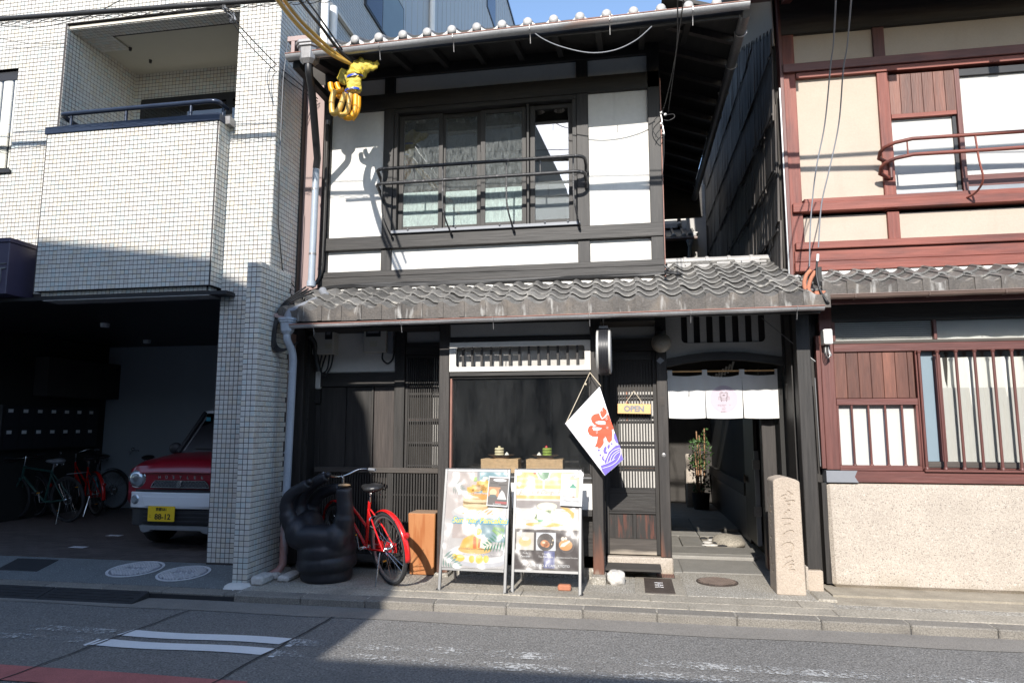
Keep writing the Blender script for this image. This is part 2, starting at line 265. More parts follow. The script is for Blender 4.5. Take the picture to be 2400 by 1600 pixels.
class MB:
    def __init__(s): s.v = []; s.f = []; s.m = []; s.cur = 0
    def add(s, vs, fs):
        o = len(s.v); s.v += [tuple(a) for a in vs]; s.f += [tuple(i + o for i in f) for f in fs]; s.m += [s.cur] * len(fs); return s
    def box(s, x0, x1, y0, y1, z0, z1):
        return s.add([(x0, y0, z0), (x1, y0, z0), (x1, y1, z0), (x0, y1, z0), (x0, y0, z1), (x1, y0, z1), (x1, y1, z1), (x0, y1, z1)],
                     [(0, 3, 2, 1), (4, 5, 6, 7), (0, 1, 5, 4), (1, 2, 6, 5), (2, 3, 7, 6), (3, 0, 4, 7)])
    def hexa(s, b, t): return s.add(list(b) + list(t), [(0, 3, 2, 1), (4, 5, 6, 7), (0, 1, 5, 4), (1, 2, 6, 5), (2, 3, 7, 6), (3, 0, 4, 7)])
    def quad(s, a, b, c, d): return s.add([a, b, c, d], [(0, 1, 2, 3)])
    def tube(s, pts, r, n=8, closed=False, caps=True):
        P = [Vector(p) for p in pts]; k = len(P); rs = r if isinstance(r, (list, tuple)) else [r] * k
        up = None; vs = []
        for i in range(k):
            a = P[(i - 1) % k] if (i or closed) else P[0]; b = P[(i + 1) % k] if (i < k - 1 or closed) else P[-1]
            t = (b - a); t = t.normalized() if t.length > 1e-9 else Vector((0, 0, 1))
            if up is None: up = Vector((0, 0, 1)) if abs(t.z) < .9 else Vector((1, 0, 0))
            up = (up - t * up.dot(t)); up = up.normalized() if up.length > 1e-6 else t.orthogonal().normalized(); sd = t.cross(up)
            for j in range(n):
                q = 2 * math.pi * j / n; vs.append(P[i] + (up * math.cos(q) + sd * math.sin(q)) * rs[i])
        fs = []
        for i in range(k if closed else k - 1):
            for j in range(n):
                a = i * n + j; b = i * n + (j + 1) % n; c = ((i + 1) % k) * n + (j + 1) % n; d = ((i + 1) % k) * n + j; fs.append((a, b, c, d))
        if caps and not closed: fs += [tuple(range(n))[::-1], tuple((k - 1) * n + j for j in range(n))]
        return s.add(vs, fs)
    def lathe(s, prof, n=24, c=(0, 0, 0), axis='z', a0=0, a1=2 * math.pi):
        full = abs(a1 - a0 - 2 * math.pi) < 1e-6; m = n if full else n + 1; vs = []
        for r, h in prof:
            for j in range(m):
                q = a0 + (a1 - a0) * j / n; u, w = r * math.cos(q), r * math.sin(q)
                p = {'z': (u, w, h), 'x': (h, u, w), 'y': (u, h, w)}[axis]
                vs.append((c[0] + p[0], c[1] + p[1], c[2] + p[2]))
        fs = [(i * m + j, i * m + (j + 1) % m, (i + 1) * m + (j + 1) % m, (i + 1) * m + j) for i in range(len(prof) - 1) for j in range(n if full else n)]
        return s.add(vs, fs)
    def prism(s, poly, axis, a0, a1):
        def P(p, a): return {'y': (p[0], a, p[1]), 'x': (a, p[0], p[1]), 'z': (p[0], p[1], a)}[axis]
        n = len(poly); vs = [P(p, a0) for p in poly] + [P(p, a1) for p in poly]
        tri = tessellate_polygon([[Vector((p[0], p[1], 0)) for p in poly]])
        fs = [tuple(t) for t in tri] + [tuple(i + n for i in t[::-1]) for t in tri] + [(i, (i + 1) % n, (i + 1) % n + n, i + n) for i in range(n)]
        return s.add(vs, fs)
    def flat(s, pts):                   # polygon of 3-D points
        tri = tessellate_polygon([[Vector(p) for p in pts]]); return s.add(pts, [tuple(t) for t in tri])
    def ribbon(s, pts, w, y, off=0):    # flat stroke in the plane Y = y, pts (x, z)
        n = len(pts); vs = []
        for i in range(n):
            a = Vector(pts[max(0, i - 1)]); b = Vector(pts[min(n - 1, i + 1)]); t = (b - a).normalized(); q = Vector((-t.y, t.x)) * w * .5
            p = Vector(pts[i]); vs += [(p.x + q.x, y, p.y + q.y), (p.x - q.x, y, p.y - q.y)]
        return s.add(vs, [(2 * i, 2 * i + 1, 2 * i + 3, 2 * i + 2) for i in range(n - 1)])
    def grid(s, fn, nu, nv):
        vs = [fn(i / nu, j / nv) for j in range(nv + 1) for i in range(nu + 1)]; w = nu + 1
        return s.add(vs, [(j * w + i, j * w + i + 1, (j + 1) * w + i + 1, (j + 1) * w + i) for j in range(nv) for i in range(nu)])
    def ball(s, c, r, n=16, k=10):
        rx, ry, rz = r if isinstance(r, (list, tuple)) else (r, r, r); vs = []
        for i in range(k + 1):
            th = math.pi * i / k
            for j in range(n):
                q = 2 * math.pi * j / n; vs.append((c[0] + rx * math.sin(th) * math.cos(q), c[1] + ry * math.sin(th) * math.sin(q), c[2] + rz * math.cos(th)))
        return s.add(vs, [(i * n + j, i * n + (j + 1) % n, (i + 1) * n + (j + 1) % n, (i + 1) * n + j) for i in range(k) for j in range(n)])
    def mesh(s, name, mats, off=Vector((0, 0, 0)), smooth=False, fix=True):
        me = bpy.data.meshes.new(name); me.from_pydata([(a[0] - off.x, a[1] - off.y, a[2] - off.z) for a in s.v], [], s.f)
        for m in (mats if isinstance(mats, (list, tuple)) else [mats]): me.materials.append(m)
        if max(s.m, default=0): me.polygons.foreach_set('material_index', s.m)
        if fix:
            bm = bmesh.new(); bm.from_mesh(me); bmesh.ops.remove_doubles(bm, verts=bm.verts, dist=1e-6); bmesh.ops.recalc_face_normals(bm, faces=bm.faces); bm.to_mesh(me); bm.free()
        if smooth:
            me.polygons.foreach_set('use_smooth', [True] * len(me.polygons)); me.set_sharp_from_angle(angle=R(smooth if smooth is not True else 40))
        me.update(); return me
    def build(s, name, mats, parent=None, smooth=False, bevel=0, local=False, label=None, kind=None, cat=None, group=None, fix=True):
        off = Vector((0, 0, 0))
        if not local:
            if parent: off = _loc(parent)
            elif cat: xs = [a[0] for a in s.v]; ys = [a[1] for a in s.v]; off = Vector(((min(xs) + max(xs)) / 2, (min(ys) + max(ys)) / 2, min(a[2] for a in s.v)))
        o = bpy.data.objects.new(name, s.mesh(name, mats, off, smooth, fix)); COL.objects.link(o)
        if parent: o.parent = parent; WL[o.name] = _loc(parent)
        else: o.location = off; WL[o.name] = off.copy()
        if bevel:
            b = o.modifiers.new('edge', 'BEVEL'); b.width = bevel; b.segments = 1; b.limit_method = 'ANGLE'; b.angle_limit = R(40)
        if label: o['label'] = label
        if kind: o['kind'] = kind
        if cat: o['category'] = cat
        if group: o['group'] = group
        return o

def thing(name, label, cat, loc=(0, 0, 0), rz=0, group=None, rx=0, ry=0):
    o = bpy.data.objects.new(name, None); COL.objects.link(o); o.empty_display_size = .1
    o.location = loc; o.rotation_euler = (rx, ry, rz); o['label'] = label; o['category'] = cat
    if group: o['group'] = group
    WL[o.name] = Vector(loc) if not (rz or rx or ry) else Vector((0, 0, 0)); return o
def struct(name, mb, m, **k): return mb.build(name, m, None, kind='structure', **k)
def piece(name, me, parent, loc, rot=None, local=False):
    o = bpy.data.objects.new(name, me); COL.objects.link(o); o.parent = parent
    o.location = Vector(loc) - (Vector((0, 0, 0)) if local else _loc(parent))
    if rot: o.rotation_euler = rot
    return o
def bx(name, m, parent, x0, x1, y0, y1, z0, z1, bevel=.002, **k):
    return MB().box(x0, x1, y0, y1, z0, z1).build(name, M[m] if isinstance(m, str) else m, parent, bevel=bevel, **k)
def tb(name, m, parent, pts, r, n=8, **k):
    return MB().tube(pts, r, n).build(name, M[m] if isinstance(m, str) else m, parent, smooth=50, **k)
def arc(c, r, a0, a1, n=10, plane='xz'):
    out = []
    for i in range(n + 1):
        q = R(a0 + (a1 - a0) * i / n); u, w = r * math.cos(q), r * math.sin(q)
        out.append({'xz': (c[0] + u, c[1], c[2] + w), 'yz': (c[0], c[1] + u, c[2] + w), 'xy': (c[0] + u, c[1] + w, c[2])}[plane])
    return out
def sag(a, b, d, n=14):
    a = Vector(a); b = Vector(b); return [tuple(a.lerp(b, i / n) - Vector((0, 0, 4 * d * (i / n) * (1 - i / n)))) for i in range(n + 1)]
def spline(pts, n=6):
    P = [Vector(p) for p in pts]; out = []
    for i in range(len(P) - 1):
        p0 = P[max(0, i - 1)]; p1 = P[i]; p2 = P[i + 1]; p3 = P[min(len(P) - 1, i + 2)]
        for k in range(n):
            t = k / n; out.append(.5 * ((2 * p1) + (p2 - p0) * t + (2 * p0 - 5 * p1 + 4 * p2 - p3) * t * t + (3 * p1 - p0 - 3 * p2 + p3) * t ** 3))
    out.append(P[-1]); return [tuple(p) for p in out]
def ell(cx, cz, rx, rz, n=20, a0=0, a1=360):
    return [(cx + rx * math.cos(R(a0 + (a1 - a0) * i / n)), cz + rz * math.sin(R(a0 + (a1 - a0) * i / n))) for i in range(n + (a1 - a0 < 360))]
def rrect(x0, x1, z0, z1, r, n=4):
    out = []
    for cx, cz, a in ((x1 - r, z1 - r, 0), (x0 + r, z1 - r, 90), (x0 + r, z0 + r, 180), (x1 - r, z0 + r, 270)):
        for i in range(n + 1): q = R(a + 90 * i / n); out.append((cx + r * math.cos(q), cz + r * math.sin(q)))
    return out
def text(body, size, mw, m, name, parent, ext=.001, shear=0, align='CENTER', bold=0, local=False, space=1, label=None):
    """flat lettering; mw maps text space (x right, y up, z out) to world"""
    cu = bpy.data.curves.new('lettering', 'FONT'); cu.body = body; cu.size = size; cu.extrude = ext; cu.align_x = align; cu.shear = shear
    cu.offset = bold; cu.resolution_u = 3; cu.space_character = space
    o = bpy.data.objects.new('lettering', cu); COL.objects.link(o)
    dg = bpy.context.evaluated_depsgraph_get(); me = bpy.data.meshes.new_from_object(o.evaluated_get(dg)); bpy.data.objects.remove(o)
    me.transform(mw)
    if parent and not local: me.transform(Matrix.Translation(-_loc(parent)))
    me.name = name; me.materials.clear(); me.materials.append(m)
    q = bpy.data.objects.new(name, me); COL.objects.link(q); q.parent = parent
    if parent: WL[q.name] = _loc(parent)
    if label: q['label'] = label
    return q
def front(x, y, z): return Matrix.Translation((x, y, z)) @ Matrix.Rotation(R(90), 4, 'X')     # upright lettering that faces the street
# ---------------------------------------------------------------- ground: road, kerb, pavement, garage floor
ZR = -.07                                                     # road level, the pavement is at 0
g = MB(); g.grid(lambda u, v: (-60 + 120 * u, -50 + 55.62 * v, ZR), 8, 8)
road = struct('road', g, M['asphalt'])
g = MB(); g.grid(lambda u, v: (-60 + 120 * u, 5.62 + 74 * v, -.09), 4, 4); struct('ground', g, M['edgeconc'])
e = MB(); e.grid(lambda u, v: (-12 + 18 * u, 5.30 + .31 * v + .012 * math.sin(u * 70), ZR + .004), 60, 1)
struct('road_edge_strip', e, M['edgeconc'])
def wobble_strip(x0, x1, y0, y1, z, n=30, k=0, amp=.006):
    b = MB(); b.grid(lambda u, v: (x0 + (x1 - x0) * u, y0 + (y1 - y0) * v + amp * math.sin(9 * u + k) + amp * .5 * math.sin(31 * u + 2 * k), z), n, 1); return b
def smark(name, pts, m, z=ZR + .006):
    b = MB(); b.flat([(p[0], p[1], z) for p in pts]); return struct(name, b, m)
def curvy(x0, x1, y0, y1, sh=.03):
    n = 14; f = lambda t: -.018 * math.sin(3.0 * t)
    up = [(x0 + sh + (x1 - x0) * i / n, y1 + f(i / n * 2)) for i in range(n + 1)]; lo = [(x0 + (x1 - x0) * i / n, y0 + f(i / n * 2)) for i in range(n + 1)]
    return lo + up[::-1]
smark('road_marking', curvy(-3.73, -2.45, 4.60, 4.735), M['paint'])
smark('road_marking', curvy(-3.76, -2.46, 4.375, 4.51), M['paint'])
for a in ([(-3.795,4.36,-0.07),(-3.788,4.496,-0.07),(-3.762,4.486,-0.07),(-3.763,4.347,-0.07)], [(-2.391,4.574,-0.07),(-2.366,4.706,-0.07),(-2.337,4.706,-0.07),(-2.348,4.572,-0.07)], [(-2.394,4.353,-0.07),(-2.389,4.484,-0.07),(-2.358,4.485,-0.07),(-2.353,4.352,-0.07)]):
    smark('road_marking', [p[:2] for p in a], M['paint'])
# worn double line: paint left in flakes
mw = mat('worn_road_paint', (.46, .46, .45), .75, .05, 4, bump=.3, bscale=150)
t = mw.node_tree; N = t.nodes; L = t.links; b_ = N['Principled BSDF']; out_ = N['Material Output']
n_ = N.new('ShaderNodeTexNoise'); n_.inputs['Scale'].default_value = 38; n_.inputs['Detail'].default_value = 8; n_.inputs['Roughness'].default_value = .72
n2_ = N.new('ShaderNodeTexNoise'); n2_.inputs['Scale'].default_value = 2.2; gg = N.new('ShaderNodeNewGeometry')
L.new(gg.outputs['Position'], n_.inputs['Vector']); L.new(gg.outputs['Position'], n2_.inputs['Vector'])
ad = N.new('ShaderNodeMath'); ad.operation = 'MULTIPLY_ADD'; L.new(n2_.outputs['Fac'], ad.inputs[0]); ad.inputs[1].default_value = .45; L.new(n_.outputs['Fac'], ad.inputs[2])
mr_ = N.new('ShaderNodeMapRange'); mr_.inputs[1].default_value = .735; mr_.inputs[2].default_value = .85; L.new(ad.outputs[0], mr_.inputs[0])
tr_ = N.new('ShaderNodeBsdfTransparent'); ms_ = N.new('ShaderNodeMixShader'); L.new(mr_.outputs[0], ms_.inputs[0]); L.new(tr_.outputs[0], ms_.inputs[1]); L.new(b_.outputs[0], ms_.inputs[2]); L.new(ms_.outputs[0], out_.inputs['Surface'])
struct('worn_marking', wobble_strip(-2.42, 3.2, 4.60, 4.735, ZR + .006), mw); struct('worn_marking', wobble_strip(-2.42, 3.2, 4.375, 4.51, ZR + .006), mw)
struct('worn_marking', wobble_strip(-8, -3.8, 4.60, 4.72, ZR + .006), mw); struct('worn_marking', wobble_strip(-8, -3.8, 4.40, 4.51, ZR + .006), mw)
struct('red_marking', wobble_strip(-9, -2.28, 3.70, 3.93, ZR + .006), M['redpaint'])
for (a, b, c, d) in ((-3.80, 3.3, -3.62, 5.3), (-2.52, 3.3, -2.36, 5.3)):
    pts = [(a + (c - a) * i / 16 + random.uniform(-.012, .012), b + (d - b) * i / 16) for i in range(17)]
    m_ = MB(); m_.add([(p[0] + s_, p[1], ZR + .009) for p in pts for s_ in (-.007, .007)], [(2 * i, 2 * i + 1, 2 * i + 3, 2 * i + 2) for i in range(16)])
    struct('road_joint', m_, M['rubber'])

# pavement: kerb stones, two bands, aggregate beds
pav = struct('pavement', MB().box(-3.45, 6, 5.66, 7.2, -.09, -.006), M['pave2'])
kb = struct('kerb', MB().box(-12, 6, 5.61, 5.67, -.1, -.03), M['rubber'])
def stones(name, parent, x0, x1, y0, y1, z0, z1, lens, m, gap=.0035, bev=.006, jit=.004):
    x = x0; i = 0
    while x < x1 - .02:
        l = min(lens[i % len(lens)], x1 - x); j = random.uniform(-jit, jit)
        bx(name, m, parent, x, x + l - gap, y0 + j, y1 + j * .3, z0, z1 + j * .5 - .002, bevel=bev * .6); x += l; i += 1
stones('kerb_stone', kb, -3.42, 5, 5.60, 5.76, -.1, .0, [.62, .58, .60, .61], M['kerb'], bev=.016)
stones('kerb_stone', kb, -12, -3.43, 5.62, 5.78, -.1, -.005, [.60, .61], M['kerb'], bev=.02)
stones('paving_stone', pav, -3.35, 5, 5.765, 5.965, -.05, .0, [.91, 1.12, .86], M['pave'], bev=.006)
stones('paving_stone', pav, -3.1, 1.62, 5.972, 6.195, -.05, .004, [1.2, .95, 1.1], M['pave'], bev=.006)
stones('paving_stone', pav, -3.0, .02, 6.205, 7.05, -.05, .0, [.98, 1.02], M['pave2'], bev=.004)
bx('paving_stone', M['pave2'], pav, .47, 1.56, 6.205, 7.14, -.05, .002, bevel=.004)
bx('paving_stone', M['pave'], pav, .03, .46, 6.205, 7.03, -.05, .001, bevel=.004)
# stone slabs of the entrance
ent = struct('entrance_path', MB().box(.4, 1.52, 7.1, 13.2, -.05, -.008), M['slab'])
for a in ((.42, .50, 7.15, 7.86), (.505, 1.28, 7.18, 7.86), (1.285, 1.5, 7.18, 7.86)): bx('paving_slab', M['slab'], ent, a[0], a[1], a[2], a[3], -.05, .003, bevel=.005)
bx('paving_slab', M['slab'], ent, .42, 1.33, 7.90, 8.04, -.05, .028, bevel=.01)
for a in ((.42, 1.42, 8.05, 8.50), (.42, .60, 8.51, 9.28), (.61, .865, 8.51, 9.28), (.42, .87, 9.29, 9.95), (.88, 1.2, 9.29, 9.95), (.42, .87, 9.96, 10.9), (.88, 1.5, 9.96, 10.9), (.42, 1.5, 10.91, 12.0), (.42, 1.5, 12.01, 13.1)):
    bx('paving_slab', M['slab'], ent, *a, -.05, .03, bevel=.006)
bx('paving_slab', M['pave'], ent, .875, 1.23, 8.51, 9.28, -.05, .027, bevel=.006)
pb = [(.93, 8.60, .10, .04), (1.07, 8.57, .06, .035), (1.17, 8.66, .07, .05), (.92, 8.80, .06, .05), (1.03, 8.78, .05, .05), (1.12, 8.88, .08, .05), (.99, 8.98, .05, .05), (.91, 9.1, .05, .05), (1.02, 9.14, .05, .05)]
for i, (x, y, a, c) in enumerate(pb):
    MB().ball((x, y, .03), (a, c * 1.2, .016), 10, 6).build('pebble', M['rubber'] if i % 3 else M['rock'], ent, smooth=60)
# right plinth
pl = struct('house_plinth', MB().box(1.70, 6, 6.40, 6.80, -.08, .012), M['plinthY'])
bx('plinth_stone', M['plinthY'], pl, 1.66, 6, 6.14, 6.392, -.08, -.004); bx('drain_channel', M['drainW'], pl, 1.60, 6, 6.0, 6.135, -.08, -.02)
bx('plinth_stone', M['pave'], pl, 1.57, 6, 5.77, 5.995, -.08, .0); bx('corner_stone', M['pave'], pl, 1.53, 1.69, 6.2, 6.5, -.08, .016, bevel=.012)
# garage apron and floor
ap = MB(); ap.hexa([(-14, 5.78, -.09), (-3.66, 5.78, -.09), (-3.66, 6.50, -.09), (-14, 6.50, -.09)], [(-14, 5.78, -.006), (-3.66, 5.78, -.006), (-3.66, 6.50, .055), (-14, 6.50, .055)])
struct('garage_apron', ap, M['apron'])
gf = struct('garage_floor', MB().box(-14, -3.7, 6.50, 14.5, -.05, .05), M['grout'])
pvm = MB().box(-.097, .097, -.047, .047, 0, .012).mesh('paver', M['paver'])
pvy = MB().box(-.097, .097, -.047, .047, 0, .012).mesh('pale_paver', M['paleiron'])
rest = MB(); cnt = 0
for r_ in range(52):
    for c_ in range(36):
        x = -10.4 + c_ * .2 + (.1 if r_ % 2 else 0); y = 6.56 + r_ * .1
        if x > -3.9: continue
        if -8.3 < x < -4.4 and r_ < 15 and cnt < 300:
            pale = (abs(x + 6.32) < .11 and r_ == 5) or (abs(x + 6.46) < .11 and r_ == 13)
            piece('paver', pvy if pale else pvm, gf, (x, y, .05)); cnt += 1
        else: rest.box(x - .097, x + .097, y - .047, y + .047, .05, .062)
rest.build('paver', M['paver'], gf, kind='stuff')

# covers let into the ground
def cover(name, label, cat, cx, cy, rx, ry, z, m, tilt=0, group=None):
    t = thing(name, label, cat, (cx, cy, z), group=group)
    ring = MB(); ring.lathe([(1.0, 0), (1.0, .006), (.93, .006), (.93, .002), (.90, .002)], 32); ring.v = [(cx + a * rx, cy + b * ry, z + c + tilt * b * ry) for a, b, c in ring.v]; ring.build('rim', m, t)
    disc = MB(); disc.lathe([(.905, .003), (0, .003)], 32); disc.v = [(cx + a * rx, cy + b * ry, z + c + tilt * b * ry) for a, b, c in disc.v]; disc.build('lid', M['grip'] if m is M['paleiron'] else m, t)
    rib = MB()
    return t, rib
t_, rib = cover('manhole_cover', 'rusty round manhole cover with scale pattern in the pavement before the entrance', 'manhole cover', .783, 6.76, .19, .185, .004, M['iron'])
for i in range(-5, 6):
    for j in range(-5, 6):
        x, y = i * .034 + (.017 if j % 2 else 0), j * .032
        if x * x + y * y < .026: rib.tube([(.783 + a[0], 6.76 + a[1], .012) for a in [(x - .015, y - .008), (x - .009, y + .004), (x, y + .008), (x + .009, y + .004), (x + .015, y - .008)]], .0055, 4)
rib.build('scale_pattern', M['ribiron'], t_)
for (cx, cy, r, nm) in ((-4.88, 6.22, .262, 'larger pale round manhole cover in the garage apron'), (-4.30, 6.15, .245, 'smaller pale round manhole cover nearest the tiled pier')):
    t_, rib = cover('manhole_cover', nm, 'manhole cover', cx, cy, r, r, -.004 + .085 * (cy - 5.78), M['paleiron'], .085, 'pale covers in the garage apron')
    for i in range(-7, 8):
        for j in range(-7, 8):
            x, y = i * .031, j * .031
            if x * x + y * y < (r * .82) ** 2 and not (abs(y) < .05 and abs(x) < .10): rib.box(cx + x - .010, cx + x + .010, cy + y - .010, cy + y + .010, -.004 + .085 * (cy + y - 5.78), 0.012 + .085 * (cy + y - 5.78))
    for k in range(3): rib.lathe([(.022, .004), (.03, .006), (.038, .004)], 12, (cx - .06 + .06 * k, cy, -.002 + .085 * (cy - 5.78)))
    rib.build('grid_pattern', M['paleiron'], t_)
    h_ = MB(); h_.box(cx - .10, cx - .05, cy - r * .7, cy - r * .62, .0, .004 + .085 * (cy - r * .66 - 5.78)); h_.build('key_slot', M['black'], t_)
t_ = thing('floor_hatch', 'black rectangular hatch let into the apron at the left', 'hatch', (-6.1, 6.23, .03))
hx = MB(); hx.hexa([(-6.3, 6.03, .0), (-5.83, 6.03, .0), (-5.95, 6.42, .03), (-6.45, 6.42, .03)], [(-6.3, 6.03, .02), (-5.83, 6.03, .02), (-5.95, 6.42, .053), (-6.45, 6.42, .053)]); hx.build('lid', M['rubber'], t_, bevel=.004)
t_ = thing('meter_cover', 'square rusty meter cover with two grooved sides in the pavement by the sliding door', 'meter cover', (.24, 6.53, .002))
bx('lid', 'iron', t_, .112, .372, 6.24, 6.82, .0, .007)
for x in (.135, .15, .165, .318, .333, .348): bx('ridge', 'iron', t_, x, x + .007, 6.30, 6.76, .006, .011, bevel=0)
lk = MB(); lk.box(.205, .28, 6.45, 6.455, .006, .0105); lk.box(.205, .28, 6.62, 6.625, .006, .0105); lk.box(.205, .235, 6.53, 6.54, .006, .0105); lk.box(.25, .28, 6.53, 6.54, .006, .0105); lk.box(.235, .24, 6.45, 6.62, .006, .0105); lk.box(.248, .253, 6.45, 6.62, .006, .0105); lk.build('crest', M['paleiron'], t_)
t_ = thing('drain_grate', 'small rusty slotted drain grate behind the square meter cover', 'grate', (.32, 6.97, .002))
bx('plate', 'iron', t_, .235, .41, 6.86, 7.07, -.002, .005)
for k in range(11): bx('bar', 'rust', t_, .245 + k * .0148, .252 + k * .0148, 6.875, 7.055, .004, .010, bevel=0)
for (x0, x1, lb) in ((-9.2, -5.2, 'long black rubber kerb ramp at the left edge of the road'), (-5.19, -4.24, 'short black rubber kerb ramp end nearest the manhole covers')):
    r_ = thing('kerb_ramp', lb, 'kerb ramp', ((x0 + x1) / 2, 5.5, ZR), group='rubber ramps along the garage kerb')
    w_ = MB(); w_.hexa([(x0, 5.38, ZR), (x1, 5.38, ZR), (x1, 5.60, ZR), (x0, 5.60, ZR)], [(x0, 5.385, ZR + .008), (x1, 5.385, ZR + .008), (x1, 5.60, ZR + .062), (x0, 5.60, ZR + .062)]); w_.build('wedge', M['rubber'], r_, bevel=.004)
    for k in range(4): MB().box(x0 + .05, x1 - .05, 5.42 + .045 * k, 5.43 + .045 * k, ZR + .012 + .011 * k, ZR + .022 + .0112 * k).build('tread', M['rubber'], r_)
# ---------------------------------------------------------------- street opposite (behind the camera): shades the road and stands in the window reflections
op = thing('apartment_block', 'dark block mirrored at the left in the upstairs window panes', 'building', (-10, -6, -.07))
pf = [(-34, -.07), (-34, 10.4), (-6.85, 9.27), (-4.75, 8.97), (-3.96, 8.62), (-3.62, 8.35), (-3.36, 7.9), (-3.27, 7.3), (-3.1, 6.6), (-2.66, 5.85), (-2.5, 5.5), (-2.62, 5.1), (-2.78, 4.75), (-2.78, -.07)]
MB().prism(pf, 'y', -9.5, -3.2).build('wall', M['oppo'], op)
for k in range(6):
    for j in range(2): w_ = bx('window', 'bluegrey', op, -5.2 - 2.4 * k, -4.0 - 2.4 * k, -3.2, -3.185, 2.9 + 2.8 * j, 4.3 + 2.8 * j)
lo = thing('low_house', 'low house mirrored at the right in the upstairs window panes', 'house', (6, -6, -.07))
MB().box(-2.77, 22, -9.5, -3.2, -.07, 4.40).build('wall', M['oppo'], lo); MB().box(-2.75, 22.3, -9.8, -3.19, 4.403, 4.56).build('roof', M['rtile'], lo)

tw_ = thing('tower_block', 'tall dark block with a slanted end mirrored in the upstairs panes', 'building', (-20, -22, -.07))
MB().prism([(-44, -.07), (-44, 18.6), (-5.1, 18.6), (-3.0, 13.9), (-3.0, -.07)], 'y', -30, -20).build('wall', M['oppo'], tw_)
# ---------------------------------------------------------------- tiled apartment building on the left
ab = thing('apartment_building', 'white mosaic tiled apartment building with a balcony over an open garage', 'apartment building', (-6, 7, 0))
F = 6.46
TS = .05
def tile_faces(mb, o, u, v, nu, nv, nrm, skip=None, size=TS):
    """raised tiles with chamfered edges on a grid from corner o along u and v"""
    o = Vector(o); u = Vector(u); v = Vector(v); nrm = Vector(nrm); g_ = .0028; h_ = .004; c_ = .0016
    for j in range(nv):
        for i in range(nu):
            p = o + u * (i * size) + v * (j * size)
            if skip and skip(p + u * size * .5 + v * size * .5): continue
            a = [p + u * s + v * t for s, t in ((g_, g_), (size - g_, g_), (size - g_, size - g_), (g_, size - g_))]
            q = g_ + c_; k = random.uniform(-.0006, .0006)
            b = [p + u * s + v * t + nrm * (h_ + k) for s, t in ((q, q), (size - q, q), (size - q, size - q), (q, size - q))]
            mb.add(a + b, [(4, 5, 6, 7), (0, 1, 5, 4), (1, 2, 6, 5), (2, 3, 7, 6), (3, 0, 4, 7)])
wall = MB()
wall.box(-12, -7.05, F + .004, F + .25, 2.82, 4.40); wall.box(-12, -7.05, F + .004, F + .25, 5.69, 12)
wall.box(-7.05, -6.45, F + .004, F + .25, 2.82, 12); wall.box(-6.45, -4.2, F + .004, F + .05, 6.17, 12)
wall.box(-4.275, -3.722, F + .004, F + .42, .02, 2.82); wall.box(-4.2, -3.722, F + .004, F + .42, 2.82, 12); wall.box(-4.275, -4.2, F + .004, F + .42, 2.82, 4.7)
wall.box(-4.1, -3.722, F + .42, 10.44, 2.5, 12); wall.box(-4.1, -3.80, F + .42, 14, .02, 2.5)
wall.box(-6.60, -6.452, F + .25, 7.75, 4.6, 6.3); wall.box(-6.6, -4.1, 7.606, 7.75, 4.6, 6.3); wall.box(-12, -4.1, 7.75, 10.4, 2.85, 12)
wo = wall.build('wall', M['grout'], ab)
tl = MB()
win_skip = lambda p: (p.x < -7.05 and 4.42 < p.z < 5.70)
sx = -7.70
def fskip(p):
    if p.x < -7.05 and 4.41 < p.z < 5.69: return True
    if -6.45 < p.x < -4.2 and 4.7 < p.z < 6.17: return True
    if p.x < -4.275 and p.z < 2.9: return True
    if -6.40 < p.x < -4.27 and p.z < 4.7: return True
    if p.x > -4.27 and p.z < .06: return True
    return False
tile_faces(tl, (-3.72 - 80 * TS, F + .004, .02), (1, 0, 0), (0, 0, 1), 80, 142, (0, -1, 0), fskip)
tile_faces(tl, (-3.72, F, .02), (0, 1, 0), (0, 0, 1), 12, 142, (1, 0, 0), lambda p: p.z < 2.9)      # return towards the next house
tile_faces(tl, (-6.452, F + .004, 4.65), (0, 1, 0), (0, 0, 1), 23, 30, (1, 0, 0))
tile_faces(tl, (-6.45, 7.606, 4.65), (1, 0, 0), (0, 0, 1), 45, 30, (0, -1, 0), lambda p: -6.33 < p.x and p.z < 5.77)
tile_faces(tl, (-6.45, 6.50, 6.118), (1, 0, 0), (0, 1, 0), 45, 4, (0, 0, -1)); tile_faces(tl, (-6.45, 6.70, 6.118), (1, 0, 0), (0, 1, 0), 8, 6, (0, 0, -1))
tl.build('tile', M['tile'], wo, kind='stuff', fix=False)
# far side wall: too far for single tiles
sm = cell_tint(mat('tile_grid_far', (.50, .50, .48), .5, .04, 3), .05, [(1, 1, 1), (.94, .92, .9), (.93, .97, 1)], .8)
t = sm.node_tree; N = t.nodes; L = t.links; b_ = N['Principled BSDF']; src = b_.inputs['Base Color'].links[0].from_socket
gg = N.new('ShaderNodeNewGeometry'); mp = N.new('ShaderNodeMapping'); mp.inputs['Rotation'].default_value = (0, R(90), R(90)); L.new(gg.outputs['Position'], mp.inputs[0])
sp_ = N.new('ShaderNodeSeparateXYZ'); L.new(gg.outputs['Position'], sp_.inputs[0]); cb = N.new('ShaderNodeCombineXYZ'); L.new(sp_.outputs['Y'], cb.inputs[0]); L.new(sp_.outputs['Z'], cb.inputs[1])
bt = N.new('ShaderNodeTexBrick'); bt.offset = 0; bt.squash = 1; bt.inputs['Scale'].default_value = 1; bt.inputs['Brick Width'].default_value = .05; bt.inputs['Row Height'].default_value = .05; bt.inputs['Mortar Size'].default_value = .003; bt.inputs['Mortar Smooth'].default_value = 0
bt.inputs['Color1'].default_value = bt.inputs['Color2'].default_value = (1, 1, 1, 1); bt.inputs['Mortar'].default_value = (.12, .11, .11, 1); L.new(cb.outputs[0], bt.inputs['Vector'])
